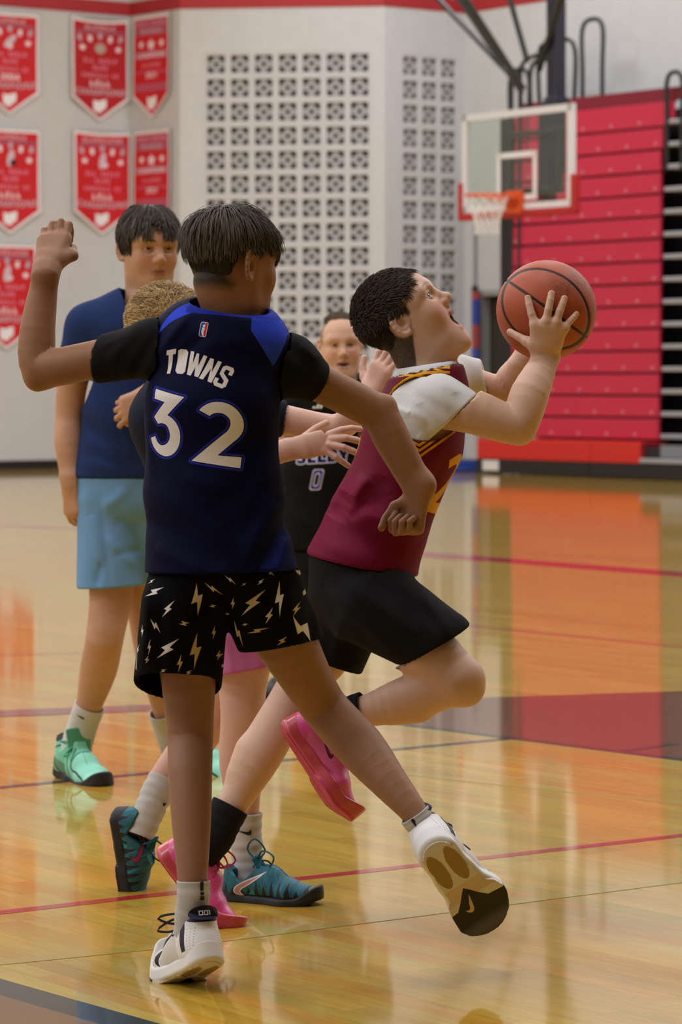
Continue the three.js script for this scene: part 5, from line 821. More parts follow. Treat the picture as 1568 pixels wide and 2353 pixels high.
  const jP = [cap(J(509, 1316, -0.005), J(492, 1130), [r(180), r(130)], [r(156), r(112)], 0.03, Xb), cap(J(492, 1130), J(488, 930), [r(156), r(112)], [r(150), r(120)], 0.03, Xb), cap(J(488, 930), J(505, 790, 0.01), [r(150), r(120)], [r(140), r(94)], 0.03, Xb), cap(J(440, 775, 0.01), J(600, 795, 0.02), r(72), r(66), 0.06), cap(J(505, 790, 0.01), J(530, 726, 0.02), r(100), r(84), 0.05)];
  garment('jersey', g, off, { P: jP, mat: phy({ map: pr.tex, roughness: 0.7, specularIntensity: 0.18, bumpMap: knit, bumpScale: 0.0003 }), ...pr, label: 'dark blue jersey with white TOWNS 32', 
    cuts: [[J(508, 1312, 0), v3(0.03, -1, 0)], [J(527, 712, -0.03), v3(0.14, 0.97, 0.25).normalize()]], holes: [cap(J(284, 806, 0.02), J(120, 835, 0.08), [r(62), r(100)], [r(80), r(120)], 0.01, v3(0, 1, 0)), cap(J(716, 846, 0.03), J(860, 930, 0.1), [r(68), r(96)], [r(80), r(110)], 0.01, v3(0, 1, 0))],
    fold: foldFn([[350, 830, 440, 720, 5, 14], [345, 880, 480, 770, -4, 16], [560, 790, 470, 790, 3, 18], [360, 1120, 560, 1260, 5, 24], [340, 1180, 520, 1300, -6, 26], [600, 1080, 480, 1180, -4, 26], [640, 1150, 560, 1290, 7, 24], [670, 1160, 610, 1300, -7, 20], [360, 1250, 470, 1310, 5, 20], [630, 960, 600, 1120, 4, 20], [420, 1090, 560, 1130, 4, 22], [660, 1230, 640, 1310, 6, 16], [520, 1200, 580, 1310, -5, 20], [335, 960, 350, 1100, 4, 14]], D, 0.0028, 7) });
  // black T-shirt under the jersey
  const sleeveM = cloth(lin(0.008, 0.008, 0.009)), shirtP = [cap(J(500, 930), J(508, 800, 0.01), [r(138), r(112)], [r(126), r(88)], 0.03, Xb), cap(J(500, 1000), J(500, 930), [r(136), r(108)], [r(138), r(112)], 0.03, Xb), cap(J(420, 792, 0.01), J(372, 798, 0.02), r(64), r(66), 0.04), cap(J(372, 798, 0.02), J(215, 828, 0.065), [r(70), r(66)], [r(52), r(56)], 0.03), cap(J(610, 815, 0.02), Rsh, r(62), r(64), 0.04), cap(Rsh, J(742, 890, 0.075), r(66), r(50), 0.03)];
  const lD = Lel.clone().sub(Lsh).normalize(), rD = Rel.clone().sub(Rsh).normalize();
  garment('undershirt', g, off, { P: shirtP, mat: sleeveM, label: 'black short-sleeved undershirt', cuts: [[J(500, 985), v3(0, -1, 0)], [J(526, 742), Yb]], holes: [beyond(J(226, 826, 0.06), v3(-0.97, 0.1, -0.3).normalize(), 0.15), beyond(J(731, 880, 0.07), rD, 0.15)],
    fold: foldFn([[330, 740, 250, 830, 5, 16], [370, 760, 300, 870, -5, 14], [300, 760, 230, 800, 3, 10], [345, 860, 270, 850, 4, 12], [660, 790, 720, 860, -4, 12], [690, 790, 735, 830, 4, 10], [640, 870, 700, 900, 4, 14]], D, 0.0015) });
  // shorts with printed bolts
  const prs = print(J(520, 1420).addScaledVector(Zb, 0.1), v3(Math.cos(yaw), 0, Math.sin(yaw)), v3(0, 1, 0), Zb, s, 520, 1420, 510, 330, 2, '#0a0a0d', (c) => {
    const bolt = (x, y, a, L, w, col) => { c.save(); c.translate(x, y); c.rotate(a); c.fillStyle = col; c.beginPath(); c.moveTo(w * 0.3, -L / 2); c.lineTo(w * 0.12, -L * 0.1); c.lineTo(w * 0.5, -L * 0.12); c.lineTo(-w * 0.3, L / 2); c.lineTo(-w * 0.06, L * 0.07); c.lineTo(-w * 0.5, L * 0.1); c.closePath(); c.fill(); c.restore(); };
    const Wt = '#e4dfd8', Bg = '#c9b48c', list = [[365, 1333, 0.9, 26, 8, Wt], [380, 1355, 0.95, 55, 18, Wt], [418, 1392, 0.5, 52, 18, Wt], [483, 1370, -0.25, 74, 30, Bg], [520, 1346, -1.05, 50, 12, Bg], [560, 1380, 0.1, 30, 12, Bg], [514, 1386, 1.2, 18, 10, Bg], [540, 1406, 1.3, 14, 8, Bg], [606, 1378, 0.55, 82, 26, Bg], [662, 1370, -0.15, 84, 22, Wt], [640, 1408, 0.2, 42, 14, Wt], [613, 1442, 1.2, 56, 12, Bg], [660, 1468, 0.6, 32, 14, Bg], [562, 1452, -0.3, 66, 18, Bg], [700, 1442, -0.5, 70, 22, Wt], [694, 1395, 0.1, 34, 10, Bg], [384, 1432, -0.8, 40, 16, Wt], [347, 1446, -0.1, 32, 12, Wt], [456, 1424, 1.1, 24, 16, Bg], [410, 1484, 0.7, 78, 26, Wt], [472, 1490, 0.02, 88, 22, Bg], [436, 1518, 0.1, 46, 14, Bg], [366, 1482, 0.15, 42, 10, Wt], [324, 1492, 0.4, 34, 10, Wt], [356, 1512, 0.2, 22, 12, Bg], [333, 1370, -0.15, 66, 12, Wt], [505, 1450, 0.1, 36, 8, Bg], [318, 1420, 0.1, 40, 12, Wt], [395, 1536, 0.9, 20, 10, Bg], [506, 1505, 0.1, 26, 8, Bg], [585, 1428, 1.2, 20, 8, Bg], [560, 1325, -1, 36, 9, Wt], [645, 1310, -1.1, 22, 8, Wt], [452, 1540, 0.7, 22, 10, Bg], [625, 1330, 0.6, 22, 9, Wt], [590, 1335, 0.8, 14, 7, Bg]];
    for (const b of list) bolt(...b);
    for (const q of [[[314, 1360], [322, 1400], [311, 1440], [318, 1490], [314, 1540]], [[690, 1300], [702, 1340], [716, 1390], [722, 1430], [732, 1480]]]) { c.strokeStyle = '#cfcac2'; c.lineWidth = 7; c.beginPath(); q.forEach(([x, y], i) => (i ? c.lineTo(x, y) : c.moveTo(x, y))); c.stroke(); c.strokeStyle = '#15151a'; c.lineWidth = 3; c.stroke(); }
  }, (c) => { for (let i = 0; i < 40; i++) { c.save(); c.translate(300 + hsh(i, 1, 1) * 440, 1290 + hsh(i, 2, 1) * 250); c.rotate(hsh(i, 3, 1) * 2); c.fillStyle = '#cfc6b4'; c.fillRect(-3, -18, 7, 36); c.restore(); } });
  const sP = [cap(J(512, 1290), J(514, 1318), [r(170), r(118)], [r(178), r(118)], 0.03, Xb), cap(J(428, 1390), J(410, 1560, 0.05), [r(98), r(112)], [r(102), r(108)], 0.014, Xb), cap(J(607, 1380), J(664, 1520, 0.08), [r(98), r(112)], [r(96), r(106)], 0.014, Xb)];
  garment('shorts', g, off, { P: sP, mat: phy({ map: prs.tex, roughness: 0.85, specularIntensity: 0.15, bumpMap: knit, bumpScale: 0.0002 }), ...prs, label: 'black shorts printed with white lightning bolts', 
    cuts: [[J(512, 1292), v3(0, 1, 0)]], holes: [cap(J(400, 1690), J(400, 2000), r(158), r(170), 0.001, v3(1, 0, 0)), { f: (x, y, z) => { const p = J(648, 1486), n = v3(-0.16, 1, 0).normalize(); const d = (x - p.x) * n.x + (y - p.y) * n.y; const e = J(528, 1440).x - x; return Math.max(d, e); } }],
    fold: foldFn([[345, 1340, 330, 1530, 7, 14], [380, 1360, 372, 1540, -6, 14], [430, 1400, 450, 1540, 6, 16], [490, 1400, 480, 1530, -5, 14], [520, 1330, 520, 1420, -9, 14], [560, 1350, 600, 1480, 6, 16], [610, 1340, 650, 1470, -6, 14], [660, 1340, 690, 1480, 7, 16], [330, 1460, 400, 1500, 5, 12], [700, 1330, 720, 1470, -5, 12]], D, 0.003, 9) });
  // socks and shoes
  sock(g, off, [J(438, 2165, -0.06), J(440, 2105, -0.068), J(445, 2058, -0.076), J(445, 2024, -0.074)], [r(38), r(39), r(37), r(39)], whiteSock, 'white ankle sock with black stripe');
  sock(g, off, [J(996, 1945, 0.0), J(980, 1914, -0.005), J(966, 1890, -0.008), J(953, 1871, -0.008)], [r(38), r(37), r(35), r(37)], whiteSock, 'white ankle sock with black stripe');
  const mark3 = (list) => list.forEach(([x, y, w, h, a, dz]) => { const m = part('sock_stripe', rbox(r(w), r(h), 0.004, 0.0015), inkM, g, 'black knitted mark'); m.position.copy(J(x, y, dz)).sub(off); m.rotation.z = a; m.rotation.y = w < 0 ? 0 : 0.25; });
  mark3([[464, 2036, 8, 20, 0, -0.104], [465, 2053, 8, 7, 0, -0.105], [465, 2064, 9, 9, 0, -0.104], [952, 1889, 8, 18, 0.65, -0.036], [960, 1900, 8, 7, 0.65, -0.036], [966, 1908, 9, 9, 0.65, -0.036]]);
  const ls = shoe(g, off, 'white', J(486, 2214, -0.15), v3(-0.36, -0.36, -0.86), v3(-0.14, 1, -0.36), -1, 0.262, { bend: 26, label: 'white shoe with black swoosh on the floor', bow: [[0.02, 0.01, 0.05], [0.03, -0.01, 0.05]] });
  const rs = shoe(g, off, 'white', J(990, 1940, -0.1), v3(0.46, -0.68, -0.57), v3(-0.3, 0.52, -0.8), 1, 0.285, { label: 'white shoe kicked back showing a black sole' });
  for (const q of [ls, rs]) {
    const fn = (a, b, d) => { const an = a / 0.034, rr0 = 0.0335 + d; return q.W(0.036 - Math.cos(an) * rr0, b, Math.sin(an) * rr0 * 0.93 * q.hand); };
    const lens = []; for (let i = 0; i <= 16; i++) { const a = Math.PI * i / 16; lens.push([-Math.cos(a) * 0.032, 0.089 - 0.012 * Math.sin(a)]); } for (let i = 1; i < 16; i++) { const a = Math.PI * i / 16; lens.push([Math.cos(a) * 0.032, 0.089 + 0.013 * Math.sin(a)]); }
    decal('heel_tab', q.up, lens, fn, 0.004, std({ color: lin(0.01, 0.012, 0.06), roughness: 0.6 }), 'navy heel tab with number 001');
    const dg = std({ color: lin(0.7, 0.7, 0.75) }), bx = (x0, y0, x1, y1) => [[x0, y0], [x1, y0], [x1, y1], [x0, y1]], D1 = (p) => decal('tab_digit', q.up, p, (a, b, d) => fn(a, b, d + 0.0035), 0.0012, dg);
    for (const x of [-0.012, -0.003]) { D1(bx(x, 0.085, x + 0.0012, 0.093)); D1(bx(x + 0.006, 0.085, x + 0.0072, 0.093)); D1(bx(x, 0.085, x + 0.0072, 0.0862)); D1(bx(x, 0.0918, x + 0.0072, 0.093)); } D1(bx(0.0068, 0.085, 0.008, 0.093)); D1(bx(0.0055, 0.0918, 0.008, 0.093));
  }
  bodyMesh(g, off, P, zones, 0.0065, (x, y, z) => (Math.hypot(x - zones[0].c.x, y - zones[0].c.y, z - zones[0].c.z) < 0.16 ? hc : sk)(x, y, z), skinMat, (x, y, z) => freeHead(HF, hs, x, y, z));
}
// ---------------------------------------------------------------- boy driving to the basket with the ball, in profile
const BALL = { c: at(1256, 713, 6.42), R: 115 * 6.42 / F };
{
  const D = 6.42, { g, off, s, J, r } = person('boy leaping with the basketball in maroon and gold jersey, black shorts and pink shoes', D, ground(500, 2150));
  const skin = [0.67, 0.43, 0.32], zx = v3(0, 0, 1);
  const hs = 0.86, HF = frame(J(936, 733, 0), v3(0.745, 0.635, 0.2), v3(-0.64, 0.76, 0.0)), mouth = 0.041;
  const Rsh = J(1014, 936, -0.115), Rel = J(1188, 978, -0.15), Lsh = J(1030, 878, 0.125), Lel = J(1152, 905, 0.17), Lwr = J(1212, 822, 0.13);
  const S = (px, py, lift) => { const c = BALL.c, sc = s, dx = (px - 1256) / sc, dy = -(py - 713) / sc, q = Math.sqrt(Math.max(0.0004, BALL.R ** 2 - dx * dx - dy * dy)), n = v3(dx, dy, q).normalize(); const p = c.clone().addScaledVector(n, BALL.R + lift); p.x = c.x + dx; p.y = c.y + dy; const z2 = (BALL.R + lift) ** 2 - dx * dx - dy * dy; p.z = c.z + Math.sqrt(Math.max(0.0002, z2)); return p; };
  const Rwr = S(1250, 822, r(30)).add(v3(0, 0, -0.004));
  const hipR = J(835, 1385, -0.08), knR = J(1056, 1564, -0.17), anR = J(778, 1652, -0.08), hipL = J(806, 1395, 0.08), knL = J(668, 1612, 0.09), anL = J(512, 1890, 0.03);
  const P = [
    cap(J(826, 1320), J(870, 1190), [0.115, r(112)], [0.105, r(92)], 0.03, zx), cap(J(870, 1190), J(945, 1020), [0.105, r(92)], [0.122, r(96)], 0.03, zx), cap(J(945, 1020), J(985, 905), [0.122, r(96)], [0.105, r(72)], 0.03, zx),
    cap(J(985, 905), J(992, 850), r(74), r(60), 0.05), cap(J(990, 865), HF.P(0, -0.035, -0.02), r(62), r(60), 0.03), cap(J(998, 855), HF.P(0, -0.055, 0.0), r(46), r(44), 0.03),
    cap(J(992, 928, -0.07), Rsh, r(48), r(48), 0.015), cap(Rsh, J(1085, 945, -0.14), r(48), r(49), 0.012), cap(J(1085, 945, -0.14), Rel, r(52), r(42), 0.02), cap(Rel, J(1218, 905, -0.13), r(43), r(44), 0.025), cap(J(1218, 905, -0.13), Rwr, [r(44), r(36)], [r(30), r(22)], 0.02, v3(1, 0.2, 0)), cap(J(1200, 992, -0.15), J(1196, 990, -0.15), r(27), r(27), 0.03),
    cap(J(1000, 880, 0.07), Lsh, r(66), r(58), 0.04), cap(Lsh, Lel, r(52), r(42), 0.03), cap(Lel, J(1180, 870, 0.16), r(41), r(40), 0.02), cap(J(1180, 870, 0.16), Lwr, r(40), r(29), 0.02),
    // lifted right leg
    cap(hipR, J(985, 1500, -0.14), r(92), r(68), 0.03), cap(J(985, 1500, -0.14), knR, r(68), r(54), 0.03), cap(J(1070, 1560, -0.172), J(1074, 1584, -0.17), r(40), r(38), 0.03), cap(knR, J(940, 1605, -0.12), r(50), r(52), 0.02), cap(J(940, 1605, -0.12), J(850, 1632, -0.1), r(52), r(38), 0.03), cap(J(850, 1632, -0.1), anR, r(37), r(33), 0.02), cap(J(960, 1622, -0.12), J(910, 1628, -0.11), r(36), r(28), 0.04), cap(anR, J(738, 1668, -0.08), r(33), r(35), 0.02),
    // trailing left leg
    cap(hipL, J(735, 1510, 0.09), r(90), r(66), 0.03), cap(J(735, 1510, 0.09), knL, r(66), r(53), 0.03), cap(knL, J(596, 1735, 0.06), r(50), r(53), 0.03), cap(J(596, 1735, 0.06), J(548, 1825, 0.045), r(53), r(40), 0.03), cap(J(548, 1825, 0.045), anL, r(39), r(33), 0.02), cap(J(575, 1725, 0.06), J(550, 1780, 0.05), r(32), r(24), 0.04), cap(anL, J(478, 1950, 0.02), r(33), r(36), 0.02),
  ];
  for (const q of P) q.k *= 0.5; chainify(P);
  P.push(...headPrims(HF, hs, { mouth, ear: 1.06, flare: 1.2, lid: 1.1, earZ: 0.012, earY: 0.004 }));
  // right hand spread on the ball
  const fr = r(8.6), L1 = r(10), kn = [[1222, 746], [1247, 741], [1270, 744], [1289, 756]].map(([x, y]) => S(x, y, r(17)));
  P.push(cap(Rwr, S(1247, 790, r(22)), [r(30), r(21)], [r(37), r(17)], 0.012, v3(1, 0.1, 0)), cap(S(1247, 790, r(22)), S(1252, 757, r(18)), [r(37), r(17)], [r(39), r(12)], 0.012, v3(1, 0.1, 0)));
  kn.forEach((k, i) => P.push(cap(S(1236 + i * 8, 790, r(20)), k, fr * 1.1, fr * 1.25, 0.012)));
  finger(P, [kn[0], S(1215, 725, r(14)), S(1210, 703, r(10)), S(1207, 688, r(8))], fr * 1.12, fr * 0.86); finger(P, [kn[1], S(1252, 715, r(14)), S(1257, 693, r(10)), S(1260, 678, r(8))], fr * 1.12, fr * 0.9);
  finger(P, [kn[2], S(1278, 718, r(14)), S(1284, 702, r(10)), S(1289, 689, r(8))], fr * 1.1, fr * 0.86); finger(P, [kn[3], S(1300, 742, r(13)), S(1310, 732, r(10)), S(1317, 724, r(8))], fr * 1.0, fr * 0.74);
  P.push(cap(S(1232, 800, r(20)), S(1206, 786, r(15)), r(15), r(11.5), 0.014)); finger(P, [S(1206, 786, r(15)), S(1189, 776, r(11)), S(1169, 764, r(8.5))], r(10.5), r(8));
  for (const [x, y, a] of [[1207, 686, 0], [1260, 676, 0], [1289, 687, 0], [1317.5, 722.5, 0]]) { const p = S(x, y, r(8)); P.push(ell(p.clone().add(v3(0, -0.001, fr * 0.62)), fr * 0.6, fr * 0.7, 0.0018, AX, 0.001)); }
  hand(P, Lwr, v3(0.42, 0.85, -0.12), v3(-0.1, 0.1, -1), -1, 0.15, [18, 16, 18, 22], 9, [50, 10, 0.0], r(28));
  let hairOn; const hc = headColor(HF, hs, skin, { mouth, lid: 1.1, stubble: [0.026, 0.019, 0.015], fade: 0.005, on: (l) => hairOn(l), flush: 0.55, brow: [0.2, 0.11, 0.06], browAmt: 0.55, browLift: 0.004, lip: [0.42, 0.15, 0.13] }), sk = skinFn(skin);
  const zones = [{ c: HF.P(0, 0.0, 0), R: 0.165, cell: 0.0023 }, { c: J(1243, 752, -0.09), R: 0.1, cell: 0.0023 }, { c: J(1222, 770, 0.12), R: 0.08, cell: 0.004 }];
  addEyes(HF, hs, g, off, '#54606a', v3(0.8, 0.42, 0.42));
  { const t = []; for (let i = 0; i < 6; i++) { const a = (i - 2.5) * 0.0055; t.push(new RoundedBoxGeometry(0.0052 * hs, 0.0062 * hs, 0.003, 2, 0.001).applyMatrix4(new THREE.Matrix4().makeBasis(HF.X, HF.Y, HF.Z).setPosition(HF.P(a * hs, -0.0575 * hs, (0.0815 - a * a * 14) * hs).sub(off)))); } part('teeth', merge(t), std({ color: lin(0.7, 0.66, 0.58), roughness: 0.3 }), g); }
  // short brown hair
  hairOn = (l) => { const sd = Math.abs(l.x); let v; if (l.z > 0.02) v = l.y - (0.062 + (l.z > 0.05 ? 0.028 * Math.min(1, (l.z - 0.05) / 0.03) : 0) - (sd > 0.04 ? 0.02 : 0)); else v = l.y - (-0.118 + Math.max(0, l.z + 0.055) * 1.5); if (sd > 0.045 && l.z > 0.0 && l.z < 0.036) v = Math.max(v, Math.min(l.y - (-0.002 + (l.z - 0.018) * 0.9), 0.03 - l.z)); const ear = Math.hypot((l.y - 0.002) * 0.95, l.z + 0.003) - 0.034; if (sd > 0.048 && l.y < 0.02) v = Math.min(v, ear + (l.z > 0.005 ? 0.012 : 0)); return v; };
  part('hair', mergeGeometries([
    hairCap(HF, hs, off, hairOn, { nape: true, t: (l) => 0.001 + 0.001 * Math.max(0, Math.min(1, (l.y - 0.02) / 0.06)) }, (l) => { const b = 0.85 + 0.35 * noise(l.x * 260, l.y * 260, l.z * 120); return [0.03 * b, 0.022 * b, 0.017 * b]; }),
    hairGeo(HF, hs, off, { n: 6500, on: (l) => hairOn(l) > 0.002 && l.y > 0.03, len: (l) => 0.018 + 0.008 * (l.z > 0 ? 1 : 0), lift: () => 0.0105, flow: (l) => { const t = Math.max(0, Math.min(1, (l.y - 0.03) / 0.05)); return v3(l.x * 2, -0.5 * (1 - t), 0.7 * t - 0.3 * (1 - t)); }, grav: 0.1, jit: 0.35, steps: 4, w: 0.0009, color: () => [0.06, 0.045, 0.035] }),
    hairGeo(HF, hs, off, { n: 6500, on: (l) => hairOn(l) > 0.001, len: () => 0.012, lift: () => 0.007, flow: (l) => v3(0, -1, -0.3), grav: 0.1, jit: 0.3, steps: 2, w: 0.0009, color: () => [0.045, 0.033, 0.026] }),
  ].map((q) => { q.deleteAttribute('uv'); return q; })), hairMat, g, 'short cropped dark brown hair');
  // white T-shirt
  const whiteM = cloth(lin(0.74, 0.75, 0.77)), up = v3(0.33, 0.94, 0).normalize(), fw = v3(0.94, -0.33, 0).normalize();
  const shP = [cap(J(915, 1090), J(950, 1000), [0.122, r(96)], [0.132, r(104)], 0.03, zx), cap(J(950, 1000), J(984, 905), [0.132, r(104)], [0.12, r(80)], 0.03, zx), cap(J(984, 905), J(986, 862), [0.1, r(76)], [0.07, r(66)], 0.05, zx), cap(J(990, 930, -0.07), Rsh, r(50), r(60), 0.03), cap(Rsh, J(1092, 962, -0.145), [r(62), r(62)], [r(54), r(56)], 0.03), cap(J(1000, 880, 0.07), Lsh, r(64), r(64), 0.04), cap(Lsh, J(1140, 872, 0.16), r(60), r(46), 0.03)];
  // maroon jersey: near and far sides, front and back each get their own quarter of the print
  const W4 = 480, H4 = 620, ox = 885, oy = 1080, tex = canvasTex(W4 * 4, H4 * 3, (c) => {
    const q = 2; c.fillStyle = '#6b0f2c'; c.fillRect(0, 0, W4 * 4, H4 * 3);
    const cell = (i, j, f) => { c.save(); c.beginPath(); c.rect(i * W4 * 2, j * H4 * 1.5, W4 * 2, H4 * 1.5); c.clip(); c.translate(i * W4 * 2, j * H4 * 1.5); c.scale(2, 1.5); f(); c.restore(); };
    const Yl = '#e0a21c', Mr = '#5a0c22';
    const trip = (path, w) => { for (const [o, col] of [[w, Yl], [w * 0.66, Mr], [w * 0.36, Yl]]) { c.strokeStyle = col; c.lineWidth = o; path(); c.stroke(); } };
    const side = () => { c.translate(W4 / 2 - ox, H4 / 2 - oy); c.fillStyle = '#741034'; c.fillRect(600, 1150, 420, 260);
      for (const [o, col] of [[24, Yl], [18, Mr], [13, Yl], [7, Mr], [3, Yl]]) { c.strokeStyle = col; c.lineWidth = o * 2; c.lineJoin = 'miter'; c.beginPath(); c.moveTo(1030, 866); c.quadraticCurveTo(912, 856, 890, 945); c.lineTo(925, 1002); c.lineTo(960, 1020); c.lineTo(1050, 958); c.stroke(); }
      for (const [y, h] of [[838, 5], [850, 5], [862, 5]]) { c.strokeStyle = Yl; c.lineWidth = h; c.beginPath(); c.moveTo(890, y + 2); c.quadraticCurveTo(960, y - 6, 1020, y + 18); c.stroke(); } };
    cell(0, 0, side); cell(1, 0, side);
    const num = (txt) => { c.translate(W4 / 2, H4 / 2); c.fillStyle = '#741034'; c.fillRect(-300, 90, 600, 300); c.fillStyle = Yl; c.textAlign = 'center'; c.font = 'bold 205px sans-serif'; c.fillText(txt, 0, 56); c.font = 'bold 34px sans-serif'; };
    cell(0, 1, () => num('23')); cell(1, 1, () => { c.translate(-52, 0); c.scale(0.9, 0.85); num('23'); });
  });
  const jO = J(ox, oy);
  const side = (x, y, z, nx, ny, nz) => { const l = Math.hypot(nx, ny, nz), f = (nx * fw.x + ny * fw.y) / l; return f > 0.7 ? 2 : f < -0.8 ? 3 : nz > 0 ? 0 : 1; };
  const uvB = (x, y, z, k) => { const px = x - jO.x, py = y - jO.y, pz = z - jO.z, cl = (v) => Math.max(-0.495, Math.min(0.495, v)); let a, b; if (k < 2) { a = px * s / W4; b = py * s / H4; } else { a = (k === 2 ? -pz : pz) * s / W4; b = (px * up.x + py * up.y) * s / H4; } return [(k % 2) * 0.5 + 0.25 + cl(a) * 0.5, (k < 2 ? 0.75 : 0.25) + cl(b) * 0.5]; };
  const jP = [cap(J(833, 1302), J(870, 1195), [0.148, r(132)], [0.13, r(112)], 0.03, zx), cap(J(870, 1195), J(912, 1105), [0.13, r(112)], [0.128, r(104)], 0.03, zx), cap(J(912, 1105), J(950, 1010), [0.128, r(104)], [0.138, r(112)], 0.03, zx), cap(J(950, 1010), J(982, 905), [0.138, r(112)], [0.126, r(86)], 0.03, zx), cap(J(982, 905), J(984, 858), [0.112, r(84)], [0.09, r(76)], 0.05, zx)];
  garment('jersey', g, off, { P: jP, mat: phy({ map: tex, roughness: 0.65, specularIntensity: 0.25, bumpMap: knit, bumpScale: 0.0003 }), side, uv: uvB, label: 'maroon jersey with gold trim and number 23', 
    cuts: [[J(833, 1299), v3(-0.2, -0.98, 0)], [J(985, 850), v3(-0.2, 0.98, 0).normalize()]], holes: [cap(J(978, 940, -0.4), J(978, 940, -0.078), [r(88), r(74)], [r(86), r(72)], 0.01, v3(1, 0, 0)), cap(J(1012, 932, -0.4), J(1012, 932, -0.085), r(62), r(58)), cap(J(968, 915, 0.4), J(985, 905, 0.075), r(76), r(72)), cap(J(1010, 890, 0.4), J(1010, 890, 0.08), r(70), r(62))],
    fold: foldFn([[845, 1090, 800, 1150, 12, 16], [800, 1130, 770, 1190, -12, 18], [880, 1090, 860, 1180, -6, 20], [800, 1160, 900, 1200, 8, 22], [780, 1200, 930, 1260, -6, 24], [900, 1130, 960, 1240, 5, 26], [740, 1240, 860, 1290, 6, 22], [960, 1040, 930, 1120, 5, 22], [1000, 1050, 960, 1200, -5, 22], [800, 1185, 850, 1150, -8, 14], [1010, 1010, 985, 1090, 4, 16]], D, 0.0022, 8) });
  garment('undershirt', g, off, { P: shP, mat: whiteM, label: 'white short-sleeved undershirt', cuts: [[J(915, 1095), v3(-0.33, -0.94, 0)]], holes: [beyond(J(975, 838), v3(-0.15, 1, 0).normalize(), 0.085), beyond(J(1053, 948, -0.14), v3(0.7, -0.72, -0.0).normalize(), 0.13), beyond(J(1116, 872, 0.15), v3(0.97, 0.2, 0.1).normalize(), 0.13)],
    fold: foldFn([[990, 870, 1080, 910, 3, 14], [945, 900, 1040, 960, -4, 14], [1000, 880, 1030, 980, 4, 14], [930, 940, 1010, 985, 5, 14], [920, 960, 960, 1000, -4, 10], [1040, 900, 1060, 960, -3, 12], [905, 935, 940, 950, 4, 8], [960, 925, 985, 985, -4, 12]], D, 0.0014, 10) });
  // black shorts
  garment('shorts', g, off, { P: [cap(J(828, 1300), J(832, 1345), [0.134, r(119)], [0.14, r(124)], 0.03, zx), cap(J(858, 1385, -0.085), J(1010, 1480, -0.145), [r(96), r(104)], [r(80), r(90)], 0.03, v3(0.5, -0.85, 0)), cap(J(800, 1390, 0.08), J(738, 1560, 0.1), [r(98), r(100)], [r(82), r(88)], 0.03, v3(1, 0.3, 0))], mat: cloth(lin(0.01, 0.01, 0.011)), label: 'black athletic shorts', 
    cuts: [[J(828, 1280), v3(0.2, 0.98, 0)]], holes: [{ f: (x, y, z) => { const p = J(992, 1472), n = v3(0.5, -0.87, 0); return Math.max(-((x - p.x) * n.x + (y - p.y) * n.y), J(862, 1400).x - x); } }, { f: (x, y, z) => { const p = J(770, 1538), n = v3(-0.34, -0.94, 0), q = J(872, 1460); return Math.max(-((x - p.x) * n.x + (y - p.y) * n.y), x - q.x); } }],
    fold: foldFn([[800, 1330, 960, 1440, 7, 18], [850, 1320, 1010, 1420, -6, 18], [770, 1350, 900, 1480, 6, 16], [930, 1380, 1000, 1490, -6, 14], [780, 1400, 770, 1520, 6, 14], [960, 1350, 1030, 1440, 5, 14], [740, 1330, 790, 1440, -6, 16]], D, 0.003, 9) });
  sock(g, off, [J(455, 1962, 0.018), J(492, 1925, 0.024), J(514, 1882, 0.03), J(530, 1852, 0.036)], [r(46), r(45), r(44), r(45)], blackSock, 'black crew sock');
  sock(g, off, [J(735, 1668, -0.08), J(770, 1655, -0.08), J(805, 1644, -0.088), J(838, 1634, -0.096)], [r(46), r(45), r(44), r(45)], blackSock, 'black crew sock');
  shoe(g, off, 'pink', J(352, 1955, 0.03), v3(0.6, -0.78, 0.12), v3(0.78, 0.6, -0.12), -1, 0.245, { bend: 14, label: 'pink shoe pushing off the floor', bow: [[0.03, 0.03, 0.03], [0.03, 0.01, -0.03]] });
  shoe(g, off, 'pink', J(640, 1662, -0.08), v3(0.55, -0.83, 0.03), v3(0.8, 0.52, -0.25), 1, 0.245, { label: 'pink shoe lifted off the floor', bow: [[0.03, 0.005, 0.02], [0.03, 0.01, -0.02]] });
  bodyMesh(g, off, P, zones, 0.0065, (x, y, z) => (Math.hypot(x - zones[0].c.x, y - zones[0].c.y, z - zones[0].c.z) < 0.166 ? hc : sk)(x, y, z), skinMat, (x, y, z) => freeHead(HF, hs, x, y, z));
}
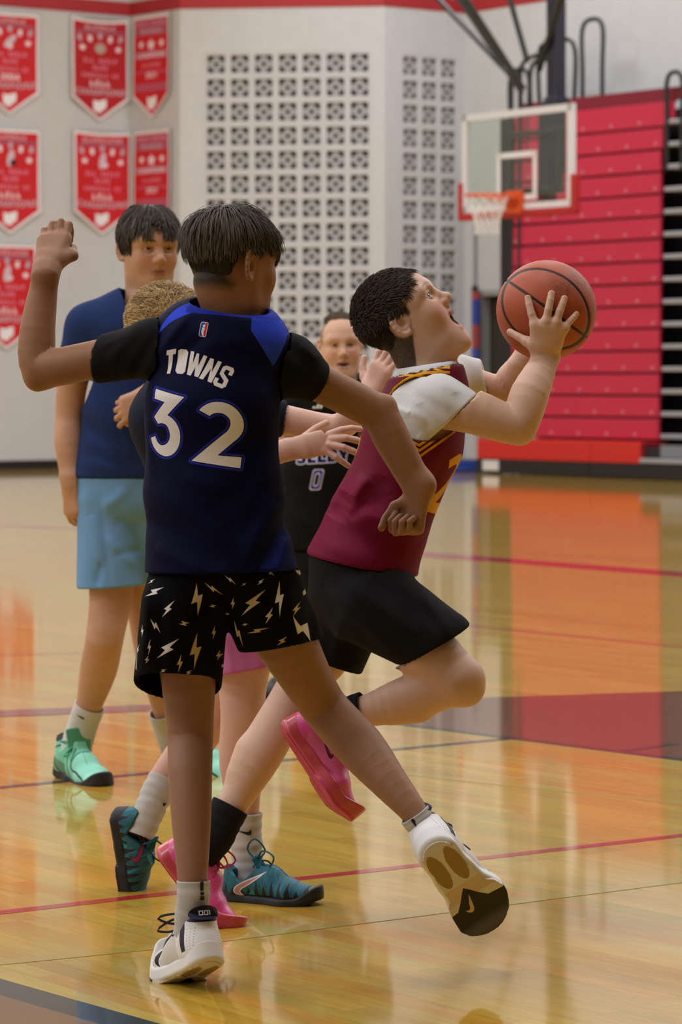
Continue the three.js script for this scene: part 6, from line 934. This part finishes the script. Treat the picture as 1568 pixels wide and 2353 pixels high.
// the ball
{
  const b = thing('basketball', 'worn orange basketball held up in the leaping boy\'s hands', 'basketball', BALL.c), R = BALL.R, t = R2(-35.5), e1 = v3(Math.cos(t), Math.sin(t), 0.1).normalize(), e3 = v3(0.05, -0.08, 1).normalize(), e2 = e3.clone().cross(e1).normalize(), e4 = e1.clone().cross(e2);
  const gm = new THREE.SphereGeometry(R, 300, 220), p = gm.attributes.position, col = new Float32Array(p.count * 3), n = v3();
  for (let i = 0; i < p.count; i++) {
    n.fromBufferAttribute(p, i).normalize(); const a = n.dot(e1), q = n.dot(e2), c = n.dot(e4), e = Math.hypot(a / 0.93, q / 0.72), g1 = Math.abs(q - 0.02), g2 = Math.abs(e - 1) * 0.8, gw = Math.min(g1 / 0.034, g2 / 0.03), gr = Math.max(0, 1 - Math.max(0, gw - 0.6) / 0.4);
    n.multiplyScalar(R - 0.0014 * gr + noise(n.x * 160, n.y * 160, n.z * 160) * 0.00025); p.setXYZ(i, n.x, n.y, n.z); n.normalize();
    const d0 = Math.hypot(n.x - 0.27, n.y - 0.44), d1 = Math.hypot(n.x - 0.7, n.y - 0.6), sp = noise(n.x * 26, n.y * 26, n.z * 26) * 0.5 + noise(n.x * 60, n.y * 60, n.z * 60) * 0.5, st = (n.z > 0 ? 1 : 0) * Math.max(0, Math.min(1, (sp + 0.1) * 3)) * Math.min(1, 2 * Math.max(0, 1 - Math.min(d0 / 0.3, d1 / 0.42))) * 0.6, w = 1 + noise(n.x * 5, n.y * 5, n.z * 5) * 0.08 + sp * 0.05;
    const base = [0.43 * w, 0.095 * w, 0.042 * w], dk = [0.1, 0.055, 0.06]; for (let k = 0; k < 3; k++) { let v = base[k] + (dk[k] - base[k]) * st; v += ([0.018, 0.014, 0.014][k] - v) * gr; col[i * 3 + k] = v; }
  }
  gm.setAttribute('color', new THREE.BufferAttribute(col, 3)); gm.computeVertexNormals();
  part('ball_surface', gm, phy({ color: 0xffffff, vertexColors: true, roughness: 0.5, specularIntensity: 0.6 }), b);
}
let TICK;
// ---------------------------------------------------------------- fair-haired boy in pink shorts, mostly behind the boy in the 32 jersey
{
  const D = 6.78, { g, off, s, J, r } = person('fair-haired boy in navy tee, pink shorts and teal shoes, half hidden behind the 32 jersey', D, ground(560, 2060));
  const skin = [0.68, 0.42, 0.34], zx = v3(0, 0, 1), hs = 0.88, HF = frame(J(402, 772, 0.02), v3(0.8, 0.05, 0.6), v3(-0.25, 0.93, 0.25));
  const El1 = J(768, 985, 0.06), Wr1 = J(852, 912, -0.02), El2 = J(520, 1075, -0.06), Wr2 = J(662, 1033, -0.1);
  const P = [cap(J(545, 1400), J(480, 1150), [0.12, r(95)], [0.11, r(95)], 0.03, zx), cap(J(480, 1150), J(415, 960), [0.11, r(95)], [0.13, r(95)], 0.03, zx), cap(J(415, 960), HF.P(0, -0.04, -0.03), r(70), r(56), 0.04),
    cap(J(440, 945, 0.05), J(600, 955, 0.07), r(52), r(38), 0.03), cap(J(600, 955, 0.07), El1, r(37), r(32), 0.02), cap(El1, J(815, 952, 0.03), r(32), r(32), 0.02), cap(J(815, 952, 0.03), Wr1, r(32), r(26), 0.02),
    cap(J(440, 960, -0.1), El2, r(52), r(40), 0.03), cap(El2, J(600, 1050, -0.085), r(40), r(32), 0.02), cap(J(600, 1050, -0.085), Wr2, [r(32), r(28)], [r(25), r(19)], 0.02, v3(0, 1, 0)),
    cap(J(565, 1420, -0.06), J(558, 1560, -0.05), r(80), r(58), 0.03), cap(J(558, 1560, -0.05), J(558, 1640, -0.05), r(58), r(51), 0.03), cap(J(558, 1640, -0.05), J(555, 1760, -0.02), r(50), r(51), 0.03), cap(J(555, 1760, -0.02), J(563, 1860, 0), r(50), r(34), 0.03), cap(J(563, 1860, 0), J(565, 1960, 0), r(33), r(30), 0.02),
    cap(J(530, 1420, 0.07), J(505, 1600, 0.12), r(80), r(54), 0.03), cap(J(505, 1600, 0.12), J(450, 1700, 0.14), r(50), r(48), 0.03), cap(J(450, 1700, 0.14), J(372, 1790, 0.13), r(48), r(32), 0.03), cap(J(372, 1790, 0.13), J(330, 1895, 0.085), r(31), r(26), 0.02)];
  for (const q of P) q.k *= 0.5; chainify(P);
  P.push(...headPrims(HF, hs, {}));
  // spread hand
  const q = (x, y, z) => J(x, y, z - 0.075), fr = r(8.4);
  P.push(cap(Wr2, q(705, 1025, -0.035), [r(24), r(17)], [r(28), r(14)], 0.008, v3(0, 1, 0)), cap(q(705, 1025, -0.035), q(742, 1017, -0.04), [r(28), r(14)], [r(29), r(10)], 0.006, v3(0, 1, 0)));
  finger(P, [q(757, 998, -0.035), q(785, 988, -0.045), q(808, 984, -0.042), q(828, 986, -0.036)], fr, fr * 0.82); finger(P, [q(762, 1009, -0.042), q(795, 1006, -0.052), q(818, 1011, -0.048), q(838, 1019, -0.042)], fr * 1.05, fr * 0.85);
  finger(P, [q(757, 1022, -0.045), q(790, 1028, -0.055), q(810, 1036, -0.052), q(829, 1045, -0.046)], fr, fr * 0.85); finger(P, [q(748, 1034, -0.042), q(772, 1050, -0.05), q(786, 1060, -0.048), q(800, 1070, -0.043)], fr * 0.94, fr * 0.78);
  finger(P, [q(700, 1005, -0.02), q(725, 985, -0.005), q(750, 972, 0.005)], fr * 1.15, fr * 0.9);
  // hand on the other boy's back
  hand(P, Wr1, v3(0.36, 0.9, 0.12), v3(-0.55, 0.1, 0.75), 1, 0.142, [[8, 22, 15], [10, 26, 18], [12, 30, 20], [16, 34, 22]], 7, [58, 20, 0.02], r(27));
  const hc = headColor(HF, hs, skin, {}), sk = skinFn(skin), zones = [{ c: HF.P(0, 0.03, 0), R: 0.15, cell: 0.004 }, { c: J(758, 1022, -0.11), R: 0.095, cell: 0.0026 }, { c: J(880, 862, -0.02), R: 0.078, cell: 0.0028 }];
  const on = (l) => (l.z > 0.02 ? l.y - 0.066 : l.y + 0.05 - Math.max(0, l.z + 0.06) * 0.8), bl = (l) => { const b = 0.8 + 0.5 * noise(l.x * 200, l.y * 200, l.z * 200); return [0.45 * b, 0.31 * b, 0.15 * b]; };
  part('hair', mergeGeometries([hairCap(HF, hs, off, on, { nape: true, t: () => 0.006 }, bl, 0.004), hairGeo(HF, hs, off, { n: 8000, on: (l) => on(l) > 0.002 && l.y > -0.02, len: () => 0.026, lift: () => 0.016, flow: (l) => v3(l.x * 3, 0.2, -0.2 + l.z * 8), grav: 0.2, jit: 0.5, steps: 3, w: 0.0009, color: (l) => (noise(l.x * 90, l.y * 90, l.z * 90) > 0.15 ? [0.3, 0.19, 0.085] : [0.62, 0.44, 0.22]) })].map((m) => { m.deleteAttribute('uv'); return m; })), hairMat, g, 'short tousled fair hair');
  garment('tee', g, off, { cell: 0.006, P: [cap(J(540, 1400), J(478, 1150), [0.14, r(112)], [0.13, r(112)], 0.03, zx), cap(J(478, 1150), J(405, 965), [0.13, r(112)], [0.145, r(105)], 0.03, zx), cap(J(405, 965), J(420, 905), [0.12, r(92)], [0.09, r(72)], 0.04, zx), cap(J(440, 945, 0.05), J(680, 965, 0.065), r(66), r(40), 0.03), cap(J(440, 960, -0.1), J(500, 1040, -0.03), r(60), r(52), 0.03)], mat: cloth(lin(0.008, 0.011, 0.028)), label: 'dark navy short-sleeved tee', cuts: [[J(545, 1440), v3(0.1, -1, 0)]], holes: [beyond(J(656, 958, 0.06), v3(0.98, -0.15, 0), 0.14), beyond(J(505, 1045, -0.02), v3(0.6, -0.8, 0), 0.1), cap(J(415, 930), HF.P(0, -0.04, -0.03), r(62), r(64))] });
  garment('shorts', g, off, { cell: 0.006, P: [cap(J(548, 1400), J(550, 1430), [0.145, r(115)], [0.145, r(112)], 0.03, zx), cap(J(562, 1430, -0.06), J(562, 1540, -0.06), [r(88), r(92)], [r(84), r(88)], 0.02, v3(1, 0, 0)), cap(J(535, 1430, 0.08), J(530, 1540, 0.1), [r(88), r(92)], [r(84), r(88)], 0.02, v3(1, 0, 0))], mat: cloth(lin(0.6, 0.17, 0.42)), label: 'pink shorts', cuts: [[J(548, 1370), v3(0, 1, 0)], [J(560, 1532), v3(0.16, -0.98, 0)]], fold: foldFn([[520, 1440, 540, 1540, 5, 12], [560, 1420, 585, 1530, -5, 14]], D, 0.002) });
  sock(g, off, [J(571, 2018, 0), J(568, 1960, 0), J(565, 1910, 0), J(565, 1868, 0)], [r(38), r(38), r(37), r(39)], whiteSock, 'white crew sock with black tick', 0.0009);
  sock(g, off, [J(320, 1922, 0.08), J(335, 1884, 0.09), J(354, 1838, 0.11), J(376, 1792, 0.13)], [r(34), r(36), r(36), r(38)], whiteSock, 'white crew sock with black tick', 0.0009);
  shoe(g, off, 'teal', ground(512, 2066), ground(735, 2080).sub(ground(512, 2066)), v3(0, 1, 0.06), 1, 0.228, { flat: true, label: 'teal and black shoe flat on the floor', bow: [[0.0, 0.055, 0.012], [0.05, 0.016, 0.02]] });
  shoe(g, off, 'teal', J(258, 1856, 0.1), v3(0.17, -0.97, -0.06), v3(0.93, 0.16, 0.3), -1, 0.228, { collar: 0.066, label: 'teal and black shoe up on its toe', bow: [[-0.005, -0.012, -0.06], [0.06, 0.0, 0.02]] });
  bodyMesh(g, off, P, zones, 0.007, (x, y, z) => (Math.hypot(x - zones[0].c.x, y - zones[0].c.y, z - zones[0].c.z) < 0.15 ? hc : sk)(x, y, z), skinMat, (x, y, z) => freeHead(HF, hs, x, y, z));
  // ticks on the socks
  const tick = (pts, sc) => { const sh = new THREE.Shape(); sh.moveTo(...pts[0]); sh.bezierCurveTo(...pts[1], ...pts[2], ...pts[3]); sh.bezierCurveTo(...pts[4], ...pts[5], ...pts[6]); sh.lineTo(...pts[7]); sh.bezierCurveTo(...pts[8], ...pts[9], ...pts[0]); return new THREE.ExtrudeGeometry(sh, { depth: 0.0016, bevelEnabled: false }).scale(sc, sc, 1); };
  const tk = [[0, 0], [0.4, -0.12], [0.7, -0.3], [0.88, -0.3], [1.02, -0.3], [1.02, -0.12], [0.94, 0.05], [0.84, -0.1], [0.6, -0.12], [0.3, -0.06]];
  const t1 = part('sock_tick', tick(tk, r(38)), inkM, g, 'black tick mark'); t1.position.copy(J(540, 1908, -0.036)).sub(off); t1.rotation.y = 0.1;
  const t2 = part('sock_tick', tick(tk, r(40)), inkM, g, 'black tick mark'); t2.position.copy(J(358, 1818, 0.088)).sub(off); t2.rotation.z = -0.85; t2.rotation.y = -0.15;
  TICK = (sc) => tick(tk, sc);
}
// ---------------------------------------------------------------- older boy in the blue tee, walking towards the camera
{
  const D = 8.7, { g, off, s, J, r } = person('taller dark-haired boy in a plain blue tee, light blue shorts and mint green shoes', D, ground(300, 1800));
  const skin = [0.52, 0.29, 0.19], hs = 0.95, HF = frame(J(344, 574, 0), v3(0.36, -0.1, 0.93), v3(0.03, 1, 0.08)), X = v3(0.97, 0, -0.2);
  const Rsh = J(206, 752, 0), Rel = J(158, 960, 0.02), Rwr = J(163, 1112, -0.02), Lsh = J(472, 756, 0.0), Lel = J(478, 930, 0.02), Lwr = J(345, 905, -0.16);
  const P = [cap(J(320, 1130), J(330, 960), [r(118), r(78)], [r(112), r(76)], 0.03, X), cap(J(330, 960), J(338, 800), [r(112), r(76)], [r(125), r(80)], 0.03, X), cap(J(338, 775), J(344, 705), r(76), r(54), 0.05), cap(J(344, 712), HF.P(0, -0.03, -0.025), r(54), r(52), 0.03),
    cap(J(270, 760), Rsh, r(54), r(46), 0.04), cap(Rsh, J(168, 870, 0.01), r(44), r(37), 0.03), cap(J(168, 870, 0.01), Rel, r(36), r(32), 0.02), cap(Rel, J(156, 1020, 0), r(32), r(31), 0.02), cap(J(156, 1020, 0), Rwr, [r(31), r(27)], [r(21), r(17)], 0.02, v3(1, 0, 0)),
    cap(J(410, 762), Lsh, r(54), r(46), 0.04), cap(Lsh, Lel, r(44), r(33), 0.03), cap(Lel, Lwr, r(32), r(22), 0.02),
    cap(J(262, 1200, 0), J(255, 1370, -0.02), r(66), r(50), 0.03), cap(J(255, 1370, -0.02), J(240, 1470, -0.04), r(50), r(44), 0.02), cap(J(240, 1470, -0.04), J(226, 1540, 0.03), r(43), r(43), 0.03), cap(J(226, 1540, 0.03), J(205, 1620, 0.075), r(43), r(31), 0.03), cap(J(205, 1620, 0.075), J(178, 1705, 0.1), r(30), r(28), 0.02),
    cap(J(345, 1200, 0.02), J(335, 1370, 0.1), r(66), r(48), 0.03), cap(J(335, 1370, 0.1), J(350, 1500, 0.14), r(48), r(40), 0.02), cap(J(350, 1500, 0.14), J(372, 1600, 0.2), r(40), r(32), 0.03), cap(J(372, 1600, 0.2), J(400, 1700, 0.25), r(31), r(28), 0.02)];
  for (const q of P) q.k *= 0.5; chainify(P);
  P.push(...headPrims(HF, hs, { lid: 0.75, flare: 1.6, w: 0.95 }));
  hand(P, Rwr, v3(0.1, -0.98, -0.12), v3(-0.6, 0, 0.78), -1, 0.165, [26, 30, 34, 40], 3, [28, 15, 0.06], r(22));
  hand(P, Lwr, v3(-0.78, -0.45, 0.15), v3(0.1, 0.15, 1), 1, 0.165, [[30, 40, 30], [40, 48, 34], [48, 52, 36], [56, 55, 36]], 8, [40, 30, 0.05], r(22));
  const hc = headColor(HF, hs, skin, { w: 0.95, lid: 0.75, browAmt: 0.8, brow: [0.07, 0.045, 0.03], flush: 0.45, lip: [0.4, 0.17, 0.14] }), sk = skinFn(skin), zones = [{ c: HF.P(0, 0.0, 0.01), R: 0.16, cell: 0.003 }, { c: J(165, 1145, -0.02), R: 0.08, cell: 0.004 }, { c: J(318, 905, -0.15), R: 0.08, cell: 0.003 }];
  addEyes(HF, hs, g, off, '#4a3222', v3(0.55, -0.12, 0.83), 0.95);
  const on = (l) => { const sd = Math.abs(l.x); if (l.z > 0.035) return l.y - 0.07; let v = l.y - (-0.06 + Math.max(0, l.z + 0.05) * 0.75); const ear = Math.hypot(l.y * 0.95, l.z + 0.014) - 0.03; if (sd > 0.045) v = Math.min(v, ear); return v; };
  part('hair', mergeGeometries([hairCap(HF, hs, off, on, { nape: true, t: () => 0.01 }, (l) => { const b = 0.8 + 0.4 * noise(l.x * 250, l.y * 90, l.z * 250); return [0.035 * b, 0.027 * b, 0.022 * b]; }, 0.004),
    hairGeo(HF, hs, off, { n: 3400, on: (l) => on(l) > -0.004 && l.y > 0.03, len: (l) => (l.z > 0.03 ? 0.05 + (Math.abs(l.x + 0.006) < 0.013 ? -0.032 : 0) : l.z > -0.02 ? 0.07 : 0.06), lift: (l) => 0.017, flow: (l) => v3(l.x * 2.2 - (l.z > 0.02 ? 0.02 : 0), -0.25, (l.z + 0.03) * 2.2), grav: 0.9, jit: 0.12, steps: 6, w: 0.0018, color: () => [0.07, 0.056, 0.046] })].map((m) => { m.deleteAttribute('uv'); return m; })), hairMat, g, 'dark brown fringed hair');
  garment('tee', g, off, { cell: 0.0055, P: [cap(J(312, 1098), J(322, 950), [r(140), r(95)], [r(128), r(92)], 0.03, X), cap(J(322, 950), J(338, 770), [r(128), r(92)], [r(136), r(94)], 0.03, X), cap(J(270, 730), Rsh, r(58), r(52), 0.05), cap(Rsh, J(168, 872, 0.01), r(52), r(49), 0.03), cap(J(410, 735), Lsh, r(58), r(52), 0.05), cap(Lsh, J(476, 880, 0.01), r(52), r(48), 0.03), cap(J(338, 748), J(344, 700), r(84), r(66), 0.05)], mat: cloth(lin(0.016, 0.034, 0.125)), label: 'plain blue tee',
    cuts: [[J(312, 1096), v3(0, -1, 0)]], holes: [beyond(J(172, 862, 0.01), v3(-0.3, -0.95, 0), 0.1), beyond(J(475, 870, 0.01), v3(0, -1, 0), 0.1), cap(J(340, 716, -0.04), HF.P(0, -0.02, -0.02), r(62), r(66))],
    fold: foldFn([[210, 880, 260, 1010, 5, 18], [200, 960, 300, 1080, -5, 20], [195, 1010, 310, 1050, 5, 18], [250, 780, 300, 880, -3, 18], [190, 1060, 330, 1085, 4, 14]], D, 0.003, 6) });
  garment('shorts', g, off, { cell: 0.0055, P: [cap(J(310, 1105), J(312, 1140), [r(132), r(92)], [r(134), r(92)], 0.03, X), cap(J(258, 1200), J(258, 1360, -0.02), [r(80), r(82)], [r(82), r(78)], 0.02, X), cap(J(358, 1200, 0.02), J(352, 1360, 0.1), [r(80), r(82)], [r(78), r(76)], 0.02, X)], mat: cloth(lin(0.15, 0.32, 0.58), { roughness: 0.6 }), label: 'light blue shorts',
    cuts: [[J(310, 1082), v3(0, 1, 0)], [J(300, 1344), v3(0.06, -1, 0)]], fold: foldFn([[200, 1120, 210, 1330, 4, 14], [235, 1130, 262, 1340, -3, 8], [300, 1120, 240, 1170, 6, 14], [330, 1200, 270, 1190, -5, 12], [215, 1180, 235, 1290, 7, 14], [250, 1230, 320, 1300, 6, 12], [240, 1290, 230, 1340, -6, 10], [270, 1270, 330, 1260, -5, 10]], D, 0.003, 8) });
  sock(g, off, [J(170, 1738, 0.1), J(180, 1700, 0.1), J(193, 1658, 0.09), J(206, 1622, 0.077)], [r(38), r(36), r(35), r(36)], whiteSock, 'white crew sock with black tick', 0.0003);
  sock(g, off, [J(402, 1715, 0.25), J(392, 1690, 0.24), J(383, 1665, 0.23), J(374, 1635, 0.21)], [r(36), r(34), r(33), r(34)], whiteSock, 'white crew sock with black tick', 0.0003);
  const k = part('sock_tick', TICK(r(25)), inkM, g, 'black tick mark'); k.position.copy(J(172, 1640, 0.043)).sub(off); k.rotation.z = -0.25;
  shoe(g, off, 'mint', J(138, 1775, 0.16), v3(0.52, -0.16, 0.82), v3(0.05, 1, 0.15), -1, 0.28, { bend: 9, collar: 0.1, tongue: 0.008, tongueWide: 1.5, label: 'mint green shoe with black lines', bow: [[-0.01, 0.012, -0.045], [0.02, -0.02, -0.05]] });
  shoe(g, off, 'mint', J(405, 1782, 0.32), v3(0.72, -0.06, 0.7), v3(0, 1, 0), 1, 0.28, { collar: 0.1, tongue: 0.02, label: 'mint green shoe with black lines' });
  bodyMesh(g, off, P, zones, 0.008, (x, y, z) => (Math.hypot(x - zones[0].c.x, y - zones[0].c.y, z - zones[0].c.z) < 0.16 ? hc : sk)(x, y, z), skinMat, (x, y, z) => freeHead(HF, hs, x, y, z) || (x < J(192, 0).x && y < J(0, 885).y));
}
// ---------------------------------------------------------------- boy with cropped hair in the black "0" jersey, farther back
{
  const D = 10.8, { g, off, s, J, r } = person('boy with cropped hair and open mouth in a black jersey numbered 0, farther back', D, ground(700, 1620));
  const skin = [0.62, 0.38, 0.27], hs = 0.93, mouth = 0.012, HF = frame(J(783, 798, 0), v3(0.1, -0.03, 1), v3(-0.03, 1, 0)), X = v3(1, -0.05, 0.05);
  const P = [cap(J(722, 1240), J(735, 1080), [r(84), r(55)], [r(80), r(54)], 0.03, X), cap(J(735, 1080), J(762, 940), [r(80), r(54)], [r(92), r(60)], 0.03, X), cap(J(765, 930), J(780, 880), r(56), r(38), 0.05), cap(J(780, 885), HF.P(0, -0.03, -0.02), r(38), r(38), 0.03),
    cap(J(720, 910), J(680, 930), r(36), r(33), 0.03), cap(J(680, 930), J(655, 1060, 0.02), r(32), r(26), 0.03), cap(J(655, 1060, 0.02), J(640, 1160, 0.02), r(25), r(18), 0.02), cap(J(815, 905), J(858, 920), r(36), r(33), 0.03), cap(J(858, 920), J(868, 1050, 0.02), r(32), r(25), 0.03), cap(J(868, 1050, 0.02), J(830, 1130, -0.1), r(25), r(18), 0.02),
    cap(J(700, 1260), J(705, 1400, -0.05), r(48), r(36), 0.03), cap(J(705, 1400, -0.05), J(700, 1500, 0), r(34), r(32), 0.03), cap(J(700, 1500, 0), J(692, 1590, 0.02), r(32), r(22), 0.03), cap(J(752, 1260), J(745, 1400, -0.02), r(48), r(36), 0.03), cap(J(745, 1400, -0.02), J(718, 1500, 0.1), r(34), r(32), 0.03), cap(J(718, 1500, 0.1), J(700, 1580, 0.16), r(32), r(22), 0.03)];
  for (const q of P) q.k *= 0.5; chainify(P);
  P.push(...headPrims(HF, hs, { mouth, flare: 1.5, lid: 1.1, w: 0.9 }));
  hand(P, J(640, 1160, 0.02), v3(-0.1, -0.9, 0.1), v3(-0.8, 0, 0.5), 1, 0.15, [30, 34, 38, 42], 4, [30, 15, 0.05], r(17)); hand(P, J(830, 1130, -0.1), v3(-0.2, -0.9, 0.3), v3(0.8, 0, 0.5), -1, 0.15, [30, 34, 38, 42], 4, [30, 15, 0.05], r(17));
  const h0 = headColor(HF, hs, skin, { mouth, w: 0.9, lid: 1.1, browAmt: 0.35, brow: [0.25, 0.14, 0.08], flush: 0.5, lip: [0.42, 0.19, 0.17] }), sk = skinFn(skin), zones = [{ c: HF.P(0, 0, 0.01), R: 0.155, cell: 0.0036 }];
  const on = (l) => { let v = l.z > 0.03 ? l.y - 0.098 : l.y - (-0.055 + Math.max(0, l.z + 0.05) * 0.8); if (Math.abs(l.x) > 0.045) v = Math.min(v, Math.hypot(l.y, l.z + 0.012) - 0.032); return v; };
  addEyes(HF, hs, g, off, '#3a3028', v3(0.12, -0.02, 1), 0.9);
  part('hair', mergeGeometries([hairCap(HF, hs * 0.955, off, on, { nape: true, t: () => 0.002 }, (l) => { const b = 0.85 + 0.4 * noise(l.x * 260, l.y * 260, l.z * 260), f = Math.max(0, Math.min(1, (l.y - 0.07) / 0.035)); return [(0.42 - 0.22 * f) * b, (0.31 - 0.17 * f) * b, (0.22 - 0.12 * f) * b]; }, 0.004), hairGeo(HF, hs, off, { n: 3000, on: (l) => on(l) > 0.002 && l.y > 0.08 && Math.abs(l.x) < 0.055, len: () => 0.009, lift: () => 0.009, flow: (l) => v3(l.x * 4, 0.6, l.z * 4), grav: 0, jit: 0.3, steps: 2, w: 0.0011, color: () => [0.17, 0.125, 0.09] })].map((m) => { m.deleteAttribute('uv'); return m; })), hairMat, g, 'cropped light brown hair');
  const pr = print(J(742, 1060).addScaledVector(v3(0, 0, 1), 0.1), X, v3(0, 1, 0), v3(0, 0, 1), s, 742, 1060, 300, 480, 3, '#08080a', (c) => {
    c.fillStyle = '#e6e4e2'; for (let i = 0; i < 3; i++) { c.save(); c.translate(712 + i * 8, 938); c.transform(1, 0.05, -0.36, 1, 0, 0); c.fillRect(0, -(5 + i * 5), 6, 5 + i * 5); c.restore(); }
    c.save(); c.translate(742, 1052); c.rotate(-0.06); c.font = 'bold 38px sans-serif'; c.textAlign = 'center'; c.lineJoin = 'round'; c.transform(1.1, 0, 0, 1, 0, 0); c.strokeStyle = '#d9d6d8'; c.lineWidth = 7; c.strokeText('SELBY', 0, 8); c.strokeStyle = '#3a32a0'; c.lineWidth = 3; c.strokeText('SELBY', 0, 8); c.fillStyle = '#0a0a0c'; c.fillText('SELBY', 0, 8); c.restore();
    c.save(); c.translate(731, 1100); c.transform(1, 0, -0.16, 1, 0, 0); const o = (w, h, b) => { c.beginPath(); c.moveTo(-w + b, -h); c.lineTo(w - b, -h); c.lineTo(w, -h + b); c.lineTo(w, h - b); c.lineTo(w - b, h); c.lineTo(-w + b, h); c.lineTo(-w, h - b); c.lineTo(-w, -h + b); c.closePath(); }; for (const [w, h, col] of [[13, 24, '#d9d6d2'], [11, 22, '#3d34a4'], [6, 16, '#d9d6d2'], [4, 14, '#0a0a0c']]) { c.fillStyle = col; o(w, h, 4); c.fill(); } c.restore();
  });
  garment('jersey', g, off, { cell: 0.006, P: [cap(J(720, 1270), J(736, 1080), [r(104), r(72)], [r(94), r(68)], 0.03, X), cap(J(736, 1080), J(765, 925), [r(94), r(68)], [r(98), r(68)], 0.03, X), cap(J(720, 905), J(678, 935), r(42), r(42), 0.03), cap(J(678, 935), J(662, 1010, 0.01), r(42), r(38), 0.03), cap(J(812, 900), J(860, 925), r(42), r(42), 0.03), cap(J(860, 925), J(866, 1000, 0.01), r(42), r(38), 0.03), cap(J(765, 910), J(778, 886), r(66), r(48), 0.04)], mat: phy({ map: pr.tex, roughness: 0.7, specularIntensity: 0.3 }), side: pr.side, uv: pr.uv, label: 'black jersey with white and purple lettering and a 0', cuts: [[J(720, 1262), v3(0, -1, 0)]], holes: [beyond(J(664, 1000, 0.01), v3(-0.2, -1, 0).normalize(), 0.1), beyond(J(866, 990, 0.01), v3(0.1, -1, 0).normalize(), 0.1), cap(J(778, 895, -0.03), HF.P(0, -0.02, -0.01), r(44), r(48))], fold: foldFn([[680, 1180, 760, 1240, 5, 16]], D, 0.002) });
  garment('shorts', g, off, { cell: 0.008, P: [cap(J(722, 1260), J(722, 1290), [r(100), r(66)], [r(100), r(66)], 0.03, X), cap(J(698, 1300), J(700, 1400, -0.03), r(58), r(56), 0.02), cap(J(755, 1300), J(748, 1400, 0), r(58), r(56), 0.02)], mat: cloth(lin(0.01, 0.01, 0.012)), label: 'black shorts', cuts: [[J(722, 1245), v3(0, 1, 0)], [J(722, 1410), v3(0, -1, 0)]] });
  shoe(g, off, 'black', J(700, 1604, 0.12), v3(-0.75, -0.0, 0.65), v3(0, 1, 0), -1, 0.24, { label: 'black shoe' }); shoe(g, off, 'black', J(706, 1598, 0.22), v3(-0.1, -0.05, 1), v3(0, 1, 0), 1, 0.24, { label: 'black shoe' });
  bodyMesh(g, off, P, zones, 0.009, (x, y, z) => (Math.hypot(x - zones[0].c.x, y - zones[0].c.y, z - zones[0].c.z) < 0.155 ? h0 : sk)(x, y, z), skinMat, (x, y, z) => freeHead(HF, hs, x, y, z) || (y < J(0, 1010).y && y > J(0, 1230).y && (x < J(690, 0).x || x > J(815, 0).x || z > -D + 0.075)));
}
renderer.render(scene, camera);
